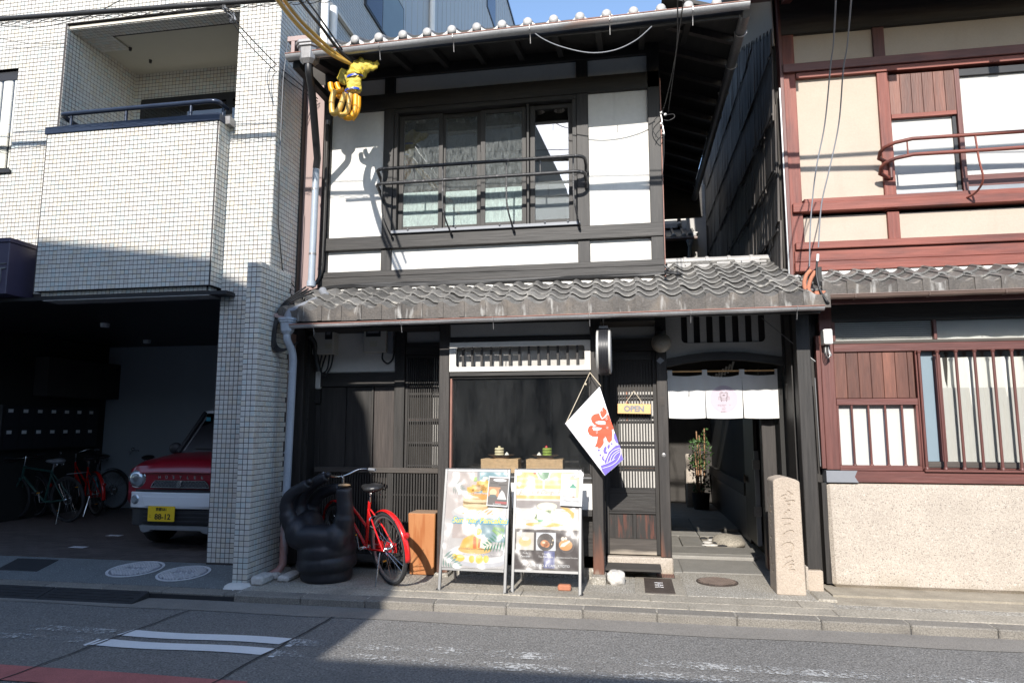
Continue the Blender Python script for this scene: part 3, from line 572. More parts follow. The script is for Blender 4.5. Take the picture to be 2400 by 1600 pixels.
mx = N.new('ShaderNodeMix'); mx.data_type = 'RGBA'; mx.blend_type = 'MULTIPLY'; mx.inputs['Factor'].default_value = 1; L.new(src, mx.inputs['A']); L.new(bt.outputs['Color'], mx.inputs['B']); L.new(mx.outputs['Result'], b_.inputs['Base Color'])
MB().box(-3.8, -3.719, 7.066, 10.43, 3.2, 11.5).build('side_wall', sm, ab)
sw = bx('side_window', 'black', ab, -3.74, -3.695, 8.76, 10.44, 7.60, 8.62)
MB().box(-3.715, -3.69, 8.80, 9.42, 7.64, 8.58).build('pane', M['navy'], sw); MB().box(-3.715, -3.692, 9.46, 10.40, 7.64, 8.58).build('pane', M['bluegrey'], sw)
for y in (7.36, 7.60):
    tb('white_pipe', 'wpipe', ab, [(-3.64, y, 5.6), (-3.64, y, 6.80)], .052, 14); tb('pipe_collar', 'wpipe', ab, [(-3.64, y, 6.28), (-3.64, y, 6.34)], .06, 14)
tb('pipe_elbow', 'wpipe', ab, [(-3.64, 7.36, 6.76), (-3.70, 7.36, 6.80)], .055, 12)
MB().tube([(-3.70, 7.62, 6.87), (-3.70, 8.5, 6.87)], .035, 6).build('flashing', M['mortar'], ab)
# window left of the balcony, with curtain
wn = bx('window_frame', 'black', ab, -9, -7.052, F + .05, F + .16, 4.40, 5.69)
MB().box(-9, -7.11, F + .035, F + .05, 5.55, 5.66).build('blind_box', M['black'], wn); MB().box(-9, -7.09, F + .04, F + .046, 4.46, 5.58).build('pane', M['glassclear'], wn)
cu_ = MB(); cu_.grid(lambda u, v: (-8.6 + 1.48 * u, F + .048 - .004 + .003 * math.sin(60 * u), 4.46 + 1.1 * v), 90, 1); cu_.build('curtain', M['curtain'], wn, smooth=80)
bx('window_sill', 'black', ab, -9, -7.03, F - .03, F + .05, 4.37, 4.405)
# balcony recess
MB().box(-6.45, -4.1, F + .26, 7.61, 6.14, 6.3).build('recess_ceiling', M['ceil'], ab)
MB().box(-6.45, -4.2, F + .045, F + .27, 6.122, 6.2).build('recess_beam', M['grout'], ab)
MB().box(-6.45, -4.2, F + .035, F + .045, 6.125, 6.16).build('drip_edge', M['tile'], ab)
MB().box(-6.45, -4.2, F - .0, 7.6, 4.55, 4.62).build('recess_floor', M['concrete'], ab)
MB().box(-4.2, -4.1, F + .42, 7.7, 4.6, 6.3).build('recess_side', M['tile'], ab)
dr = bx('balcony_door', 'black', ab, -6.33, -4.1, 7.585, 7.604, 4.6, 5.77)
for a in ((-6.27, -5.08), (-4.98, -4.15)): MB().box(a[0], a[1], 7.572, 7.583, 4.7, 5.66).build('pane', M['glassdark'], dr)
MB().box(-5.9, -5.0, 7.60, 7.62, 4.6, 4.98).build('door_curtain', M['ceil'], dr)
for p in ((-6.05, 7.0), (-6.0, 7.3)): MB().lathe([(.02, 6.14), (.016, 6.10), (0, 6.10)], 10, (p[0], p[1], 0)).build('ceiling_hook', M['black'], ab)
bx('socket_plate', 'white', ab, -6.28, -6.20, 7.596, 7.605, 4.86, 4.94)
# balcony
bl = MB(); bl.box(-6.398, -4.269, 6.264, 6.40, 2.907, 4.70).box(-6.398, -6.25, 6.40, 6.46, 2.907, 4.70).box(-4.42, -4.269, 6.40, 6.459, 2.907, 4.70); bo = bl.build('balcony', M['grout'], ab)
MB().box(-6.35, -4.32, 6.315, 6.459, 2.812, 2.906).build('balcony_lip', M['grout'], bo)
bt_ = MB(); tile_faces(bt_, (-6.398 + .0135, 6.264, 2.905), (1, 0, 0), (0, 0, 1), 42, 36, (0, -1, 0)); tile_faces(bt_, (-4.269, 6.262, 2.905), (0, 1, 0), (0, 0, 1), 4, 36, (1, 0, 0))
tile_faces(bt_, (-6.35 + .01, 6.315, 2.858), (1, 0, 0), (0, 0, 1), 40, 1, (0, -1, 0)); tile_faces(bt_, (-4.32, 6.315, 2.858), (0, 1, 0), (0, 0, 1), 3, 1, (1, 0, 0))
bt_.build('tile', M['tile'], bo, kind='stuff', fix=False)
bx('coping', 'navy', ab, -6.412, -4.255, 6.245, 6.43, 4.702, 4.785, bevel=.004); bx('coping_bracket', 'steel', ab, -4.262, -4.20, 6.35, 6.455, 4.70, 4.79)
for x in (-5.55, -4.98): bx('coping_joint', 'black', ab, x, x + .006, 6.243, 6.25, 4.704, 4.783, bevel=0)
hr = [(-6.30, 6.58, 4.93), (-6.30, 6.40, 4.955)] + arc((-6.24, 6.38, 4.96), .06, 180, 270, 5, 'xy') + [(-5.4, 6.32, 4.962), (-4.46, 6.32, 4.962)] + arc((-4.40, 6.38, 4.96), .06, 270, 360, 5, 'xy') + [(-4.34, 6.50, 4.95)]
rl = tb('handrail', 'navy', ab, hr, .027, 12)
for x in (-6.16, -5.46, -4.66): MB().tube([(x, 6.33, 4.78), (x, 6.33, 4.95)], .016, 8).build('rail_post', M['navy'], rl, smooth=50)
MB().tube([(-4.345, 6.44, 4.78), (-4.345, 6.44, 4.95)], .016, 8).build('rail_post', M['navy'], rl, smooth=50)
# pier in front of the garage: its tiles one by one
pr_ = MB(); pr_.box(-3.646, -3.504, 5.934, 6.54, -.02, 3.04).box(-3.646, -3.50, 6.50, 6.53, -.02, 2.99); po = pr_.build('pier', M['grout'], ab)
tf = MB(); tile_faces(tf, (-TS / 2, 0, -TS / 2), (1, 0, 0), (0, 0, 1), 1, 1, (0, -1, 0)); mf = tf.mesh('tile', M['tile'])
ts = MB(); tile_faces(ts, (0, -TS / 2, -TS / 2), (0, 1, 0), (0, 0, 1), 1, 1, (1, 0, 0)); ms = ts.mesh('tile', M['tile'])
for j in range(61):
    for i in range(3): piece('tile', mf, po, (-3.65 + TS * (i + .5), 5.934, -.01 + TS * (j + .5)))
n_ = 0; rs = MB()
for i in range(12):
    for j in range(61):
        if i < 2 and n_ < 117: piece('tile', ms, po, (-3.504, 5.93 + TS * (i + .5), -.01 + TS * (j + .5))); n_ += 1
        else: tile_faces(rs, (-3.504, 5.93 + TS * i, -.01 + TS * j), (0, 1, 0), (0, 0, 1), 1, 1, (1, 0, 0))
tile_faces(rs, (-3.65, 5.94, 3.04), (1, 0, 0), (0, 1, 0), 3, 12, (0, 0, 1))
rs.build('tile', M['tile'], po, kind='stuff', fix=False)
MB().lathe([(.0, .03), (.10, .022), (.13, .0), (.14, -.03)], 14, (-3.57, 5.90, -.01)).build('pier_foot', M['mortar'], ab, smooth=50)
for (x0, y0, sx_, sy_, h_) in ((-3.47, 5.93, .12, .22, .075), (-3.43, 6.17, .10, .30, .06), (-3.30, 6.10, .12, .30, .05)):
    bx('rubble_stone', 'rock', ab, x0, x0 + sx_, y0, y0 + sy_, -.01, h_, bevel=.02)
# garage shell
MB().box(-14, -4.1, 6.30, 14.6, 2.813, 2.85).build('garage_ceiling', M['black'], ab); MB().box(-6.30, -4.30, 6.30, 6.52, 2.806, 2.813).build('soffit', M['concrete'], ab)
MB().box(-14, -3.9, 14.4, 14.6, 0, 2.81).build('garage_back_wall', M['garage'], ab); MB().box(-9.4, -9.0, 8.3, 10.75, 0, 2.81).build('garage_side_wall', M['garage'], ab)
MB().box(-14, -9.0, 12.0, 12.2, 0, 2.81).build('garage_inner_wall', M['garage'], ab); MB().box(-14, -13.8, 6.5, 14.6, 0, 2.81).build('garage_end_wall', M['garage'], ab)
gt = MB(); tile_faces(gt, (-9.50, 12.9, .2), (1, 0, 0), (0, 0, 1), 8, 26, (0, -1, 0), size=.1); MB().box(-9.5, -8.6, 12.904, 13.1, 0, 2.81).build('garage_tiled_wall', M['grout'], ab); gt.build('tile', M['tile'], ab, kind='stuff', fix=False)
gd = bx('garage_door', 'black', ab, -9.35, -8.8, 12.87, 12.896, 0, 1.76)
bx('wall_cabinet', 'dimroom', ab, -8.995, -8.75, 8.96, 10.76, 1.90, 2.50); bx('gas_cupboard', 'dimroom', ab, -8.995, -8.85, 10.78, 11.8, .05, 2.2)
for k, (y, z) in enumerate(((10.0, 2.2), (10.95, 1.95), (11.5, 1.95))): bx('cabinet_vent', 'black', ab, -8.848 if k else -8.748, -8.84 if k else -8.74, y, y + .17, z, z + .26)
mbx = bx('mailbox_bank', 'black', ab, -8.995, -8.86, 8.35, 10.15, 1.1, 1.75)
for i in range(7):
    for j in range(2): MB().box(-8.86, -8.855, 8.40 + .25 * i, 8.62 + .25 * i, 1.13 + .31 * j, 1.40 + .31 * j).build('mailbox_door', M['carblack'], mbx); MB().box(-8.855, -8.852, 8.44 + .25 * i, 8.52 + .25 * i, 1.33 + .31 * j, 1.38 + .31 * j).build('name_card', M['white'], mbx)
for p in ((-6.9, 7.9), (-5.1, 8.3), (-7.6, 9.6)): MB().lathe([(.06, 2.81), (.055, 2.76), (0, 2.755)], 14, (p[0], p[1], 0)).build('ceiling_fitting', M['wpipe'], ab, smooth=40)
# violet sign box
sg = thing('sign_box', 'violet sheet metal sign box with a silver serif letter at the left edge', 'sign', (-7.2, 6.3, 2.85))
bx('box', 'violet', sg, -8.0, -6.585, 6.11, 6.455, 2.86, 3.43, bevel=.006); bx('rim', 'violet', sg, -8.02, -6.575, 6.10, 6.455, 3.431, 3.48, bevel=.004)
lt_ = text('U', .30, front(-6.745, 6.105, 2.93), M['alu'], 'letter', sg, .006)
sf = MB(); sf.box(-6.685, -6.605, 6.10, 6.109, 3.135, 3.15); sf.box(-6.9, -6.60, 6.10, 6.109, 3.19, 3.197); sf.build('letter_serif', M['alu'], sg)
# grey clad building behind
gb = thing('clad_building', 'tall grey metal clad building rising behind the tiled apartment block', 'building', (-6, 20, 0))
MB().box(-9, -3.72, 10.45, 24, 0, 15.5).build('wall', M['clad'], gb)
seam = MB().box(-.006, .006, -.012, .012, 3, 15.5).mesh('cladding_seam', M['clad'])
for k in range(40): piece('cladding_seam', seam, gb, (-3.718, 10.6 + .33 * k, 0))
MB().box(-9.05, -3.68, 10.45, 24.05, 15.501, 15.6).build('parapet_cap', M['navy'], gb); tb('downpipe', 'wpipe', gb, [(-3.66, 11.98, 4), (-3.66, 11.98, 15.4)], .06, 10)
w_ = bx('window', 'black', gb, -3.73, -3.70, 17.4, 18.6, 13.2, 14.9); MB().box(-3.70, -3.695, 17.45, 18.55, 13.25, 14.85).build('pane', M['navy'], w_)
# ---------------------------------------------------------------- black timber townhouse in the middle
ch = thing('townhouse', 'black timber and white plaster townhouse with a cafe behind its street window', 'house', (-1.5, 7.2, 0))
# upper storey: plaster, posts, beams
YP = 7.15
pan = [(-3.40, -2.70, 3.585, 5.112), (-3.40, -2.70, 3.19, 3.445), (-2.63, -.47, 3.19, 3.438), (-.378, .285, 3.585, 5.105), (-.378, .287, 3.185, 3.435),
       (-3.12, -2.71, 5.295, 5.505), (-2.61, -.48, 5.285, 5.50), (-.378, .28, 5.28, 5.50)]
for i, (a, b, c, d) in enumerate(pan): bx('plaster_panel', 'plaster', ch, a, b, YP, YP + .05, c, d, bevel=0)
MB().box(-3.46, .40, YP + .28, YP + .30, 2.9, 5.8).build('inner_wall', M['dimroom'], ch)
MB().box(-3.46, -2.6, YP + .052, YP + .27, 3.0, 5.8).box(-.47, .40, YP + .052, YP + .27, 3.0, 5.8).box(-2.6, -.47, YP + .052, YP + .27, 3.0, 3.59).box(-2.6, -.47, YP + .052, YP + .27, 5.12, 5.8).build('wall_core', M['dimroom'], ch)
for (a, b, c, d, y) in ((-3.47, -3.385, 2.96, 5.60, 7.11), (-2.735, -2.615, 3.0, 5.60, 7.115), (-.50, -.37, 3.0, 5.60, 7.115), (.275, .405, 3.0, 5.60, 7.10)):
    bx('post', 'bwV', ch, a, b, y, 7.24, c, d, bevel=.004)
bx('weather_strip', 'rust', ch, .405, .418, 7.09, 7.12, 3.0, 5.2)
for (z0, z1, y, x1) in ((3.02, 3.118, 7.07, .41), (3.122, 3.188, 7.085, .408), (3.44, 3.588, 7.085, .407), (5.105, 5.292, 7.10, .404), (5.50, 5.80, 7.105, .41)):
    bx('beam', 'bwH', ch, -3.46, x1, y, 7.20, z0, z1, bevel=.004)
bx('sill_board', 'wornrail', ch, -3.42, .40, 7.04, 7.12, 2.985, 3.016)
# window: two sashes on each of two tracks
wf = bx('window_frame', 'bwH', ch, -2.612, -.503, 7.12, 7.28, 5.055, 5.104)
bx('jamb', 'bwV', wf, -2.612, -2.57, 7.13, 7.28, 3.64, 5.054); bx('jamb', 'bwV', wf, -.548, -.503, 7.13, 7.28, 3.64, 5.054)
bx('metal_sill', 'grip', wf, -2.60, -.47, 7.055, 7.28, 3.60, 3.634)
for (a, b, y) in ((-2.568, -2.045, 7.20), (-2.075, -1.60, 7.235), (-1.60, -1.075, 7.20), (-1.03, -.549, 7.20)):
    sa = bx('sash', 'bwV', ch, a, a + .055, y, y + .03, 3.64, 5.05)
    bx('stile', 'bwV', sa, b - .05, b, y, y + .03, 3.64, 5.05); bx('bottom_rail', 'bwH', sa, a + .0551, b - .0501, y + .001, y + .029, 3.64, 3.715); bx('top_rail', 'bwH', sa, a + .0551, b - .0501, y + .001, y + .029, 5.0, 5.05)
    MB().box(a + .055, b - .05, y + .012, y + .016, 3.715, 5.0).build('pane', M['glassup'] if b < -1.05 else M['glassfilm'], sa, bevel=0)
    MB().box(a + .055, b - .05, y + .017, y + .019, 3.716, 4.12 if b < -.6 else 4.15).build('window_film', M['film'] if b < -.6 else M['white'], sa)
for x in (-2.40, -2.1, -1.85, -1.35, -.85, -.6): MB().ball((x, 7.05, 3.635), .012, 8, 6).build('rivet', M['alu'], wf)
bx('post', 'bwV', ch, -1.06, -1.035, 7.14, 7.27, 3.64, 5.05)
# railing before the window
rg = thing('window_railing', 'black iron railing with two rounded rails before the upstairs window', 'railing', (-1.55, 6.9, 3.5))
def rail(z, x0, x1, y, r, m, parent):
    p = [(x0 - .10, 7.10, z - .09), (x0 - .105, y + .18, z - .03)] + arc((x0, y + .10, z), .10, 180, 270, 6, 'xy') + [(x1 - .02, y, z)] + arc((x1, y + .10, z), .10, 270, 360, 6, 'xy') + [(x1 + .105, y + .18, z - .03), (x1 + .10, 7.10, z - .09)]
    return tb('rail', m, parent, p, r, 10)
irn = add_layer(mat('flaking_black_paint', (.025, .025, .027), .5, .2, 8, bump=.4), (.16, .15, .15), 26, .60, .1)
for z in (4.275, 4.105): rail(z, -2.62, -.50, 6.84, .019, irn, rg)
for x in (-2.27, -1.62, -.87): tb('short_bar', irn, rg, [(x, 6.84, 4.10), (x, 6.84, 4.275)], .008, 6)
for x in (-2.63, -1.94, -1.235, -.52): tb('baluster', irn, rg, spline([(x, 6.84, 4.27), (x, 6.84, 3.86), (x + .02, 6.86, 3.70), (x + .045, 6.99, 3.58), (x + .05, 7.09, 3.55)], 4), .009, 6)
# main roof: eave with round caps, soffit, rafters, gutter
ZE = 5.42
sl_ = .45
rf = MB(); rf.hexa([(-3.5, 6.29, ZE), (1.18, 6.29, ZE), (1.18, 11.6, ZE + 5.3 * sl_ * .55), (-3.5, 11.6, ZE + 5.3 * sl_ * .55)], [(-3.5, 6.29, ZE + .05), (1.18, 6.29, ZE + .05), (1.18, 11.6, ZE + 5.3 * sl_ * .55 + .05), (-3.5, 11.6, ZE + 5.3 * sl_ * .55 + .05)])
ro = rf.build('main_roof', M['bwD'], ch)
bx('fascia', 'bwH', ch, -3.5, 1.15, 6.262, 6.288, 5.30, 5.43)
raf = MB().hexa([(-.03, 0, -.08), (.03, 0, -.08), (.03, .95, -.08 + .24), (-.03, .95, -.08 + .24)], [(-.03, 0, 0), (.03, 0, 0), (.03, .95, .24), (-.03, .95, .24)]).mesh('rafter', M['bwD'])
for k in range(11): piece('rafter', raf, ch, (-3.3 + .44 * k, 6.29, ZE - .002))
cap = MB(); cap.lathe([(0, -.014), (.028, -.012), (.042, -.004), (.047, .008), (.047, .03)], 20, axis='y'); capm = cap.mesh('roof_cap', M['rtile2'], smooth=50)
ev = MB(); n_ = 10
for k in range(n_):
    u0, u1 = k / n_, (k + 1) / n_; f = lambda u: -.045 * math.sin(math.pi * u) ** .8
    x0, x1 = -.085 + .17 * u0, -.085 + .17 * u1
    ev.cur = 0 if (u0 < .28 or u1 > .72) else 1
    ev.hexa([(x0, 0, f(u0) - .03), (x1, 0, f(u1) - .03), (x1, .02, f(u1) - .03), (x0, .02, f(u0) - .03)], [(x0, 0, f(u0) + .012), (x1, 0, f(u1) + .012), (x1, .30, f(u1) + .14), (x0, .30, f(u0) + .14)])
evm = ev.mesh('eave_tile', [M['rtile2'], M['rtile']], fix=False)
hump = MB(); hump.lathe([(.045, 0), (.045, .30)], 10, axis='y', a0=0, a1=math.pi); hump.v = [(a, b, c + b * .45) for a, b, c in hump.v]; hm = hump.mesh('roll_tile', M['rtile'], smooth=60)
for k in range(17):
    x = -3.003 + .261 * k
    piece('roof_cap', capm, ro, (x, 6.235, 5.462)); piece('roll_tile', hm, ro, (x, 6.262, 5.468))
    if k < 16: piece('eave_tile', evm, ro, (x + .1305, 6.25, 5.452))
pan_ = MB(); pan_.grid(lambda u, v: (-3.1 + 4.3 * u, 6.5 + 1.6 * v, 5.52 + .45 * 1.6 * v + .03 * math.cos(2 * math.pi * (4.3 * u - .097) / .261)), 130, 1); pan_.build('pan_tile', M['rtile'], ro, smooth=70)
def gutter(name, x0, x1, y, z0, z1, r, m, parent, step=.9, hook=.12):
    g_ = MB(); prof = [(r, 0), (r, .0)]
    vs = []; n_ = 14; k_ = 24
    for i in range(k_ + 1):
        x = x0 + (x1 - x0) * i / k_; z = z0 + (z1 - z0) * i / k_ + .002 * math.sin(i * 1.7)
        for j in range(n_ + 1):
            q = math.pi + math.pi * j / n_; vs.append((x, y + r * math.cos(q), z + r * math.sin(q)))
        for j in range(n_ + 1):
            q = 2 * math.pi - math.pi * j / n_; vs.append((x, y + (r - .004) * math.cos(q), z + (r - .004) * math.sin(q)))
    w = 2 * (n_ + 1)
    fs = [(i * w + j, i * w + (j + 1) % w, (i + 1) * w + (j + 1) % w, (i + 1) * w + j) for i in range(k_) for j in range(w)]
    fs += [tuple(range(w)), tuple(k_ * w + j for j in range(w))]
    g_.add(vs, fs); o = g_.build(name, m, parent, smooth=50)
    MB().tube([(x0, y - r, z0 + .002), (x1, y - r, z1 + .002)], .006, 8).build('gutter_lip', M['rust'] if m is M['gutter'] else m, o, smooth=50)
    x = x0 + .25
    while x < x1:
        z = z0 + (z1 - z0) * (x - x0) / (x1 - x0)
        tb('gutter_hook', 'steel' if m is M['gutter'] else 'bgutter', o, [(x, y - r - .004, z + .004), (x, y - r - .003, z - .03), (x, y - .01, z - r - .006), (x, y + .0, z - r - hook * .5), (x, y + .012, z - r - hook), (x, y + .03, z - r - hook * .9)], .0042, 6)
        x += step
    return o
gutter('gutter', -3.47, 1.20, 6.19, 5.315, 5.385, .05, M['gutter'], ch, .78, .10)
def hopper(x, y, z, w, h, m, parent, name='rain_hopper'):
    b = MB(); P = [(w * .5, h), (w * .5, h * .86), (w * .45, h * .84), (w * .45, h * .74), (w * .38, h * .70), (w * .33, h * .2), (w * .2, 0)]
    lv = []
    for a, zz in P: lv.append([(x + s * a * 1.0, y + t * a * .8, z + zz) for s, t in ((-1, -.45), (-.55, -1), (.55, -1), (1, -.45), (1, 1), (-1, 1))])
    vs = [p for l in lv for p in l]; fs = [(i * 6 + j, i * 6 + (j + 1) % 6, (i + 1) * 6 + (j + 1) % 6, (i + 1) * 6 + j) for i in range(len(P) - 1) for j in range(6)] + [tuple(range(6))]
    b.add(vs, fs); return b.build(name, m, parent, bevel=.003)
hopper(-3.23, 6.20, 5.20, .26, .235, M['steel'], ch)
tb('pipe_neck', 'black', ch, spline([(-3.225, 6.20, 5.22), (-3.225, 6.21, 5.12), (-3.245, 6.32, 5.0)], 4) + [(-3.42, 6.86, 4.46), (-3.45, 6.90, 4.36)], .040, 14)
dp = tb('downpipe', M['pipe'], ch, [(-3.448, 6.90, 4.42), (-3.45, 6.90, 4.3), (-3.458, 6.90, 3.02)], .038, 14)
for z in (4.1, 3.35): tb('pipe_band', 'steel', dp, [(-3.456, 6.90, z), (-3.456, 6.90, z + .02)], .042, 12)
tb('pipe_shoe', M['pipe'], dp, [(-3.458, 6.90, 3.05), (-3.458, 6.90, 2.99)], .05, 12)
tb('conduit', 'bwV', ch, spline([(-3.405, 7.06, 4.98), (-3.41, 7.06, 3.5), (-3.43, 7.05, 3.15), (-3.50, 7.0, 3.0)], 6), .02, 10)
tb('conduit_cap', 'steel', ch, [(-3.405, 7.06, 4.95), (-3.405, 7.06, 5.0)], .025, 10)
bx('eave_bracket', 'brownpanel', ch, -3.47, -3.22, 6.18, 6.30, 5.475, 5.53); bx('eave_bracket', 'brownpanel', ch, -3.425, -3.385, 6.18, 6.24, 5.33, 5.474); bx('eave_bracket', 'bwD', ch, -3.44, -3.36, 6.26, 7.1, 5.22, 5.29)
bx('edge_sheet', 'brownpanel', ch, -3.715, -3.475, 7.10, 7.14, 2.93, 5.47); bx('edge_post', 'bwV', ch, -3.755, -3.70, 7.02, 7.10, 2.0, 5.75); bx('edge_sheet', 'brownpanel', ch, -3.64, -3.60, 6.70, 7.0, .1, 2.45)
MB().box(-3.70, -3.47, 7.141, 7.3, 0, 5.8).build('wall_core', M['dimroom'], ch)
# side eave along the gap to the right-hand house
MB().box(.392, .42, 7.26, 11.4, 2.9, 5.7).build('side_wall', M['bwV'], ch)
MB().hexa([(.41, 6.30, 5.62), (1.14, 6.30, 5.36), (1.14, 11.5, 5.36), (.41, 11.5, 5.62)], [(.41, 6.30, 5.66), (1.14, 6.30, 5.40), (1.14, 11.5, 5.40), (.41, 11.5, 5.66)]).build('side_soffit', M['bwD'], ch)
srf = MB().hexa([(.41, -.03, 5.55), (1.12, -.03, 5.29), (1.12, .03, 5.29), (.41, .03, 5.55)], [(.41, -.03, 5.62), (1.12, -.03, 5.36), (1.12, .03, 5.36), (.41, .03, 5.62)]).mesh('side_rafter', M['redboard'])
for k in range(11): piece('side_rafter', srf, ch, (0, 6.7 + .45 * k, 0))
sg_ = MB(); vs = []
for i in range(13):
    y = 6.22 + 5.1 * i / 12
    for j in range(13): q = math.pi + math.pi * j / 12; vs.append((1.165 + .05 * math.cos(q), y, 5.31 - .006 * i + .05 * math.sin(q)))
sg_.add(vs, [(i * 13 + j, i * 13 + j + 1, (i + 1) * 13 + j + 1, (i + 1) * 13 + j) for i in range(12) for j in range(12)]); so_ = sg_.build('side_gutter', M['steel'], ch, smooth=60)
for k in range(8): tb('gutter_hook', 'steel', so_, arc((1.165, 6.5 + .62 * k, 5.30), .058, 180, 360, 8), .007, 6)
MB().box(.43, 1.3, 11.42, 11.5, 4.95, 5.6).build('side_gable_board', M['bwH'], ch)

# lower roof: interlocking S tiles laid one by one
LY0, LZ0, LS = 6.22, 2.552, .475
TW, EXP = .2085, .190
def sprof(u): return .042 * (.5 + .5 * math.cos(2 * math.pi * (u - .13))) ** 1.35 + .013 * (1.06 - u)
def roof_tile_mesh(name, eave=False, L_=.25):
    b = MB(); n_ = 14; th = .020; w = TW * 1.06; lift = .040; r_ = L_ * LS; top0, top1, bot0, bot1 = [], [], [], []
    for i in range(n_ + 1):
        x = (i / n_ - .5) * w; h = sprof(i / n_ * 1.06)
        top0.append((x, 0, h + lift)); top1.append((x, L_, h + r_)); bot1.append((x, L_, h + r_ - th)); bot0.append((x, 0, (-.067 if eave else h + lift - th)))
    vs = top0 + top1 + bot1 + bot0; m_ = n_ + 1
    b.add(vs, [(k * m_ + i, k * m_ + i + 1, ((k + 1) % 4) * m_ + i + 1, ((k + 1) % 4) * m_ + i) for k in range(4) for i in range(n_)] + [tuple(k * m_ for k in range(4)), tuple(k * m_ + n_ for k in range(4))])
    if eave: b.m = [1 if 3 * n_ <= i < 4 * n_ else 0 for i in range(len(b.m))]; b.cur = 1
    if eave: b.box(-.5 * w - .003, -.5 * w + .046, -.010, .012, -.065, lift + .041)
    return b.mesh(name, [M['rtile'], M['eaveface']], fix=True, smooth=35)
rtm = roof_tile_mesh('roof_tile'); etm = roof_tile_mesh('eave_tile', True)
lr = MB(); lr.hexa([(-3.46, 6.24, LZ0 - .05), (1.70, 6.24, LZ0 - .05), (1.66, 7.14, LZ0 + .9 * LS - .05), (-3.46, 7.14, LZ0 + .9 * LS - .05)], [(-3.46, 6.24, LZ0 - .03), (1.70, 6.24, LZ0 - .03), (1.66, 7.14, LZ0 + .9 * LS - .03), (-3.46, 7.14, LZ0 + .9 * LS - .03)])
lr.hexa([(.42, 7.142, LZ0 + .9 * LS - .05), (1.66, 7.142, LZ0 + .9 * LS - .05), (1.62, 7.6, LZ0 + 1.36 * LS - .05), (.42, 7.6, LZ0 + 1.36 * LS - .05)], [(.42, 7.142, LZ0 + .9 * LS - .03), (1.66, 7.142, LZ0 + .9 * LS - .03), (1.62, 7.6, LZ0 + 1.36 * LS - .03), (.42, 7.6, LZ0 + 1.36 * LS - .03)])
lro = lr.build('lower_roof', M['bwD'], ch)
MB().hexa([(.42, 7.62, LZ0 + 1.33 * LS), (1.56, 7.62, LZ0 + 1.33 * LS), (1.56, 9.0, 2.52), (.42, 9.0, 2.52)], [(.42, 7.62, LZ0 + 1.36 * LS), (1.56, 7.62, LZ0 + 1.36 * LS), (1.56, 9.0, 2.56), (.42, 9.0, 2.56)]).build('rear_slope', M['rtile'], ch)
xs = [-3.345 + TW * k for k in range(25)]
for k, x in enumerate(xs):
    xe = min(x, 1.60)
    piece('eave_tile', etm, lro, (x, LY0, LZ0 + random.uniform(-.003, .003)), (0, 0, random.uniform(-.012, .012)))
    rows = 5 if x < .38 else 7
    for r_ in range(1, rows):
        if r_ == 4 and x < .38: continue
        if x > 1.50 and r_ > 4: continue
        y = LY0 + EXP * r_
        piece('roof_tile', rtm, lro, (x - .008 * r_ * 0, y + random.uniform(-.006, .006), LZ0 + EXP * r_ * LS + random.uniform(-.003, .003)), (random.uniform(-.008, .008), 0, random.uniform(-.015, .015)))
# mortar beds under the top course
mt = MB(); mt.grid(lambda u, v: (-3.36 + 3.76 * u, 7.04 + .03 * v, 2.945 + .065 * v + (1 - v) * .016 * math.cos(2 * math.pi * (3.76 * u) / TW)), 200, 1)
mt.grid(lambda u, v: (-3.36 + 3.76 * u, 7.07 + .05 * v, 3.01), 4, 1); mt.build('mortar_bed', M['mortar'], lro)
mt = MB(); mt.grid(lambda u, v: (.43 + 1.12 * u, 7.475 + .02 * v, 3.105 + .06 * v + (1 - v) * .016 * math.cos(2 * math.pi * (1.12 * u) / TW)), 70, 1); mt.grid(lambda u, v: (.43 + 1.12 * u, 7.495 + .1 * v, 3.165), 2, 1); mt.build('mortar_bed', M['mortar'], lro)
MB().tube([(1.58, 7.50, 3.14), (1.62, 7.30, 3.06), (1.665, 7.02, 2.95), (1.70, 6.92, 2.88)], [.03, .035, .035, .03], 8).build('mortar_verge', M['mortar'], lro)
# ridge of stacked flat tiles with round caps
for r_ in range(4):
    x = .46 - .07 * (r_ % 2)
    while x < 1.60:
        l_ = min(.262, 1.605 - x); x_ = max(x, .43)
        if l_ > .03 and x + l_ > .45: bx('ridge_tile', M['rtile'] if random.random() < .6 else M['rtile2'], lro, x_, x + l_ - .003, 7.50 + .012 * r_, 7.74 - .012 * r_, 3.168 + .024 * r_, 3.190 + .024 * r_, bevel=.003)
        x += .265
rc = MB(); rc.lathe([(.055, 0), (.055, .20), (.064, .205), (.064, .235)], 12, axis='x', a0=-.1, a1=math.pi + .1); rcm = rc.mesh('ridge_cap', M['rtile2'], smooth=50)
for k in range(5): piece('ridge_cap', rcm, lro, (.44 + .236 * k, 7.62, 3.262))
bx('eave_board', 'bwH', ch, -3.44, 1.69, 6.25, 6.28, 2.44, 2.535); MB().hexa([(-3.44, 6.28, 2.455), (1.69, 6.28, 2.455), (1.69, 7.09, 2.80), (-3.44, 7.09, 2.80)], [(-3.44, 6.28, 2.47), (1.69, 6.28, 2.47), (1.69, 7.09, 2.815), (-3.44, 7.09, 2.815)]).build('eave_soffit', M['bwD'], ch)
gutter('lower_gutter', -3.30, 1.70, 6.178, 2.445, 2.486, .036, M['gutter'], ch, .905, .07)
hopper(-3.345, 6.19, 2.355, .17, .165, M['pipe'], ch)
lp = tb('downpipe', M['pipe'], ch, spline([(-3.345, 6.20, 2.37), (-3.345, 6.205, 2.30), (-3.325, 6.27, 2.20), (-3.322, 6.30, 2.10)], 4) + [(-3.335, 6.30, 1.0), (-3.345, 6.30, .12), (-3.37, 6.26, .06), (-3.42, 6.20, .03)], .038, 14)
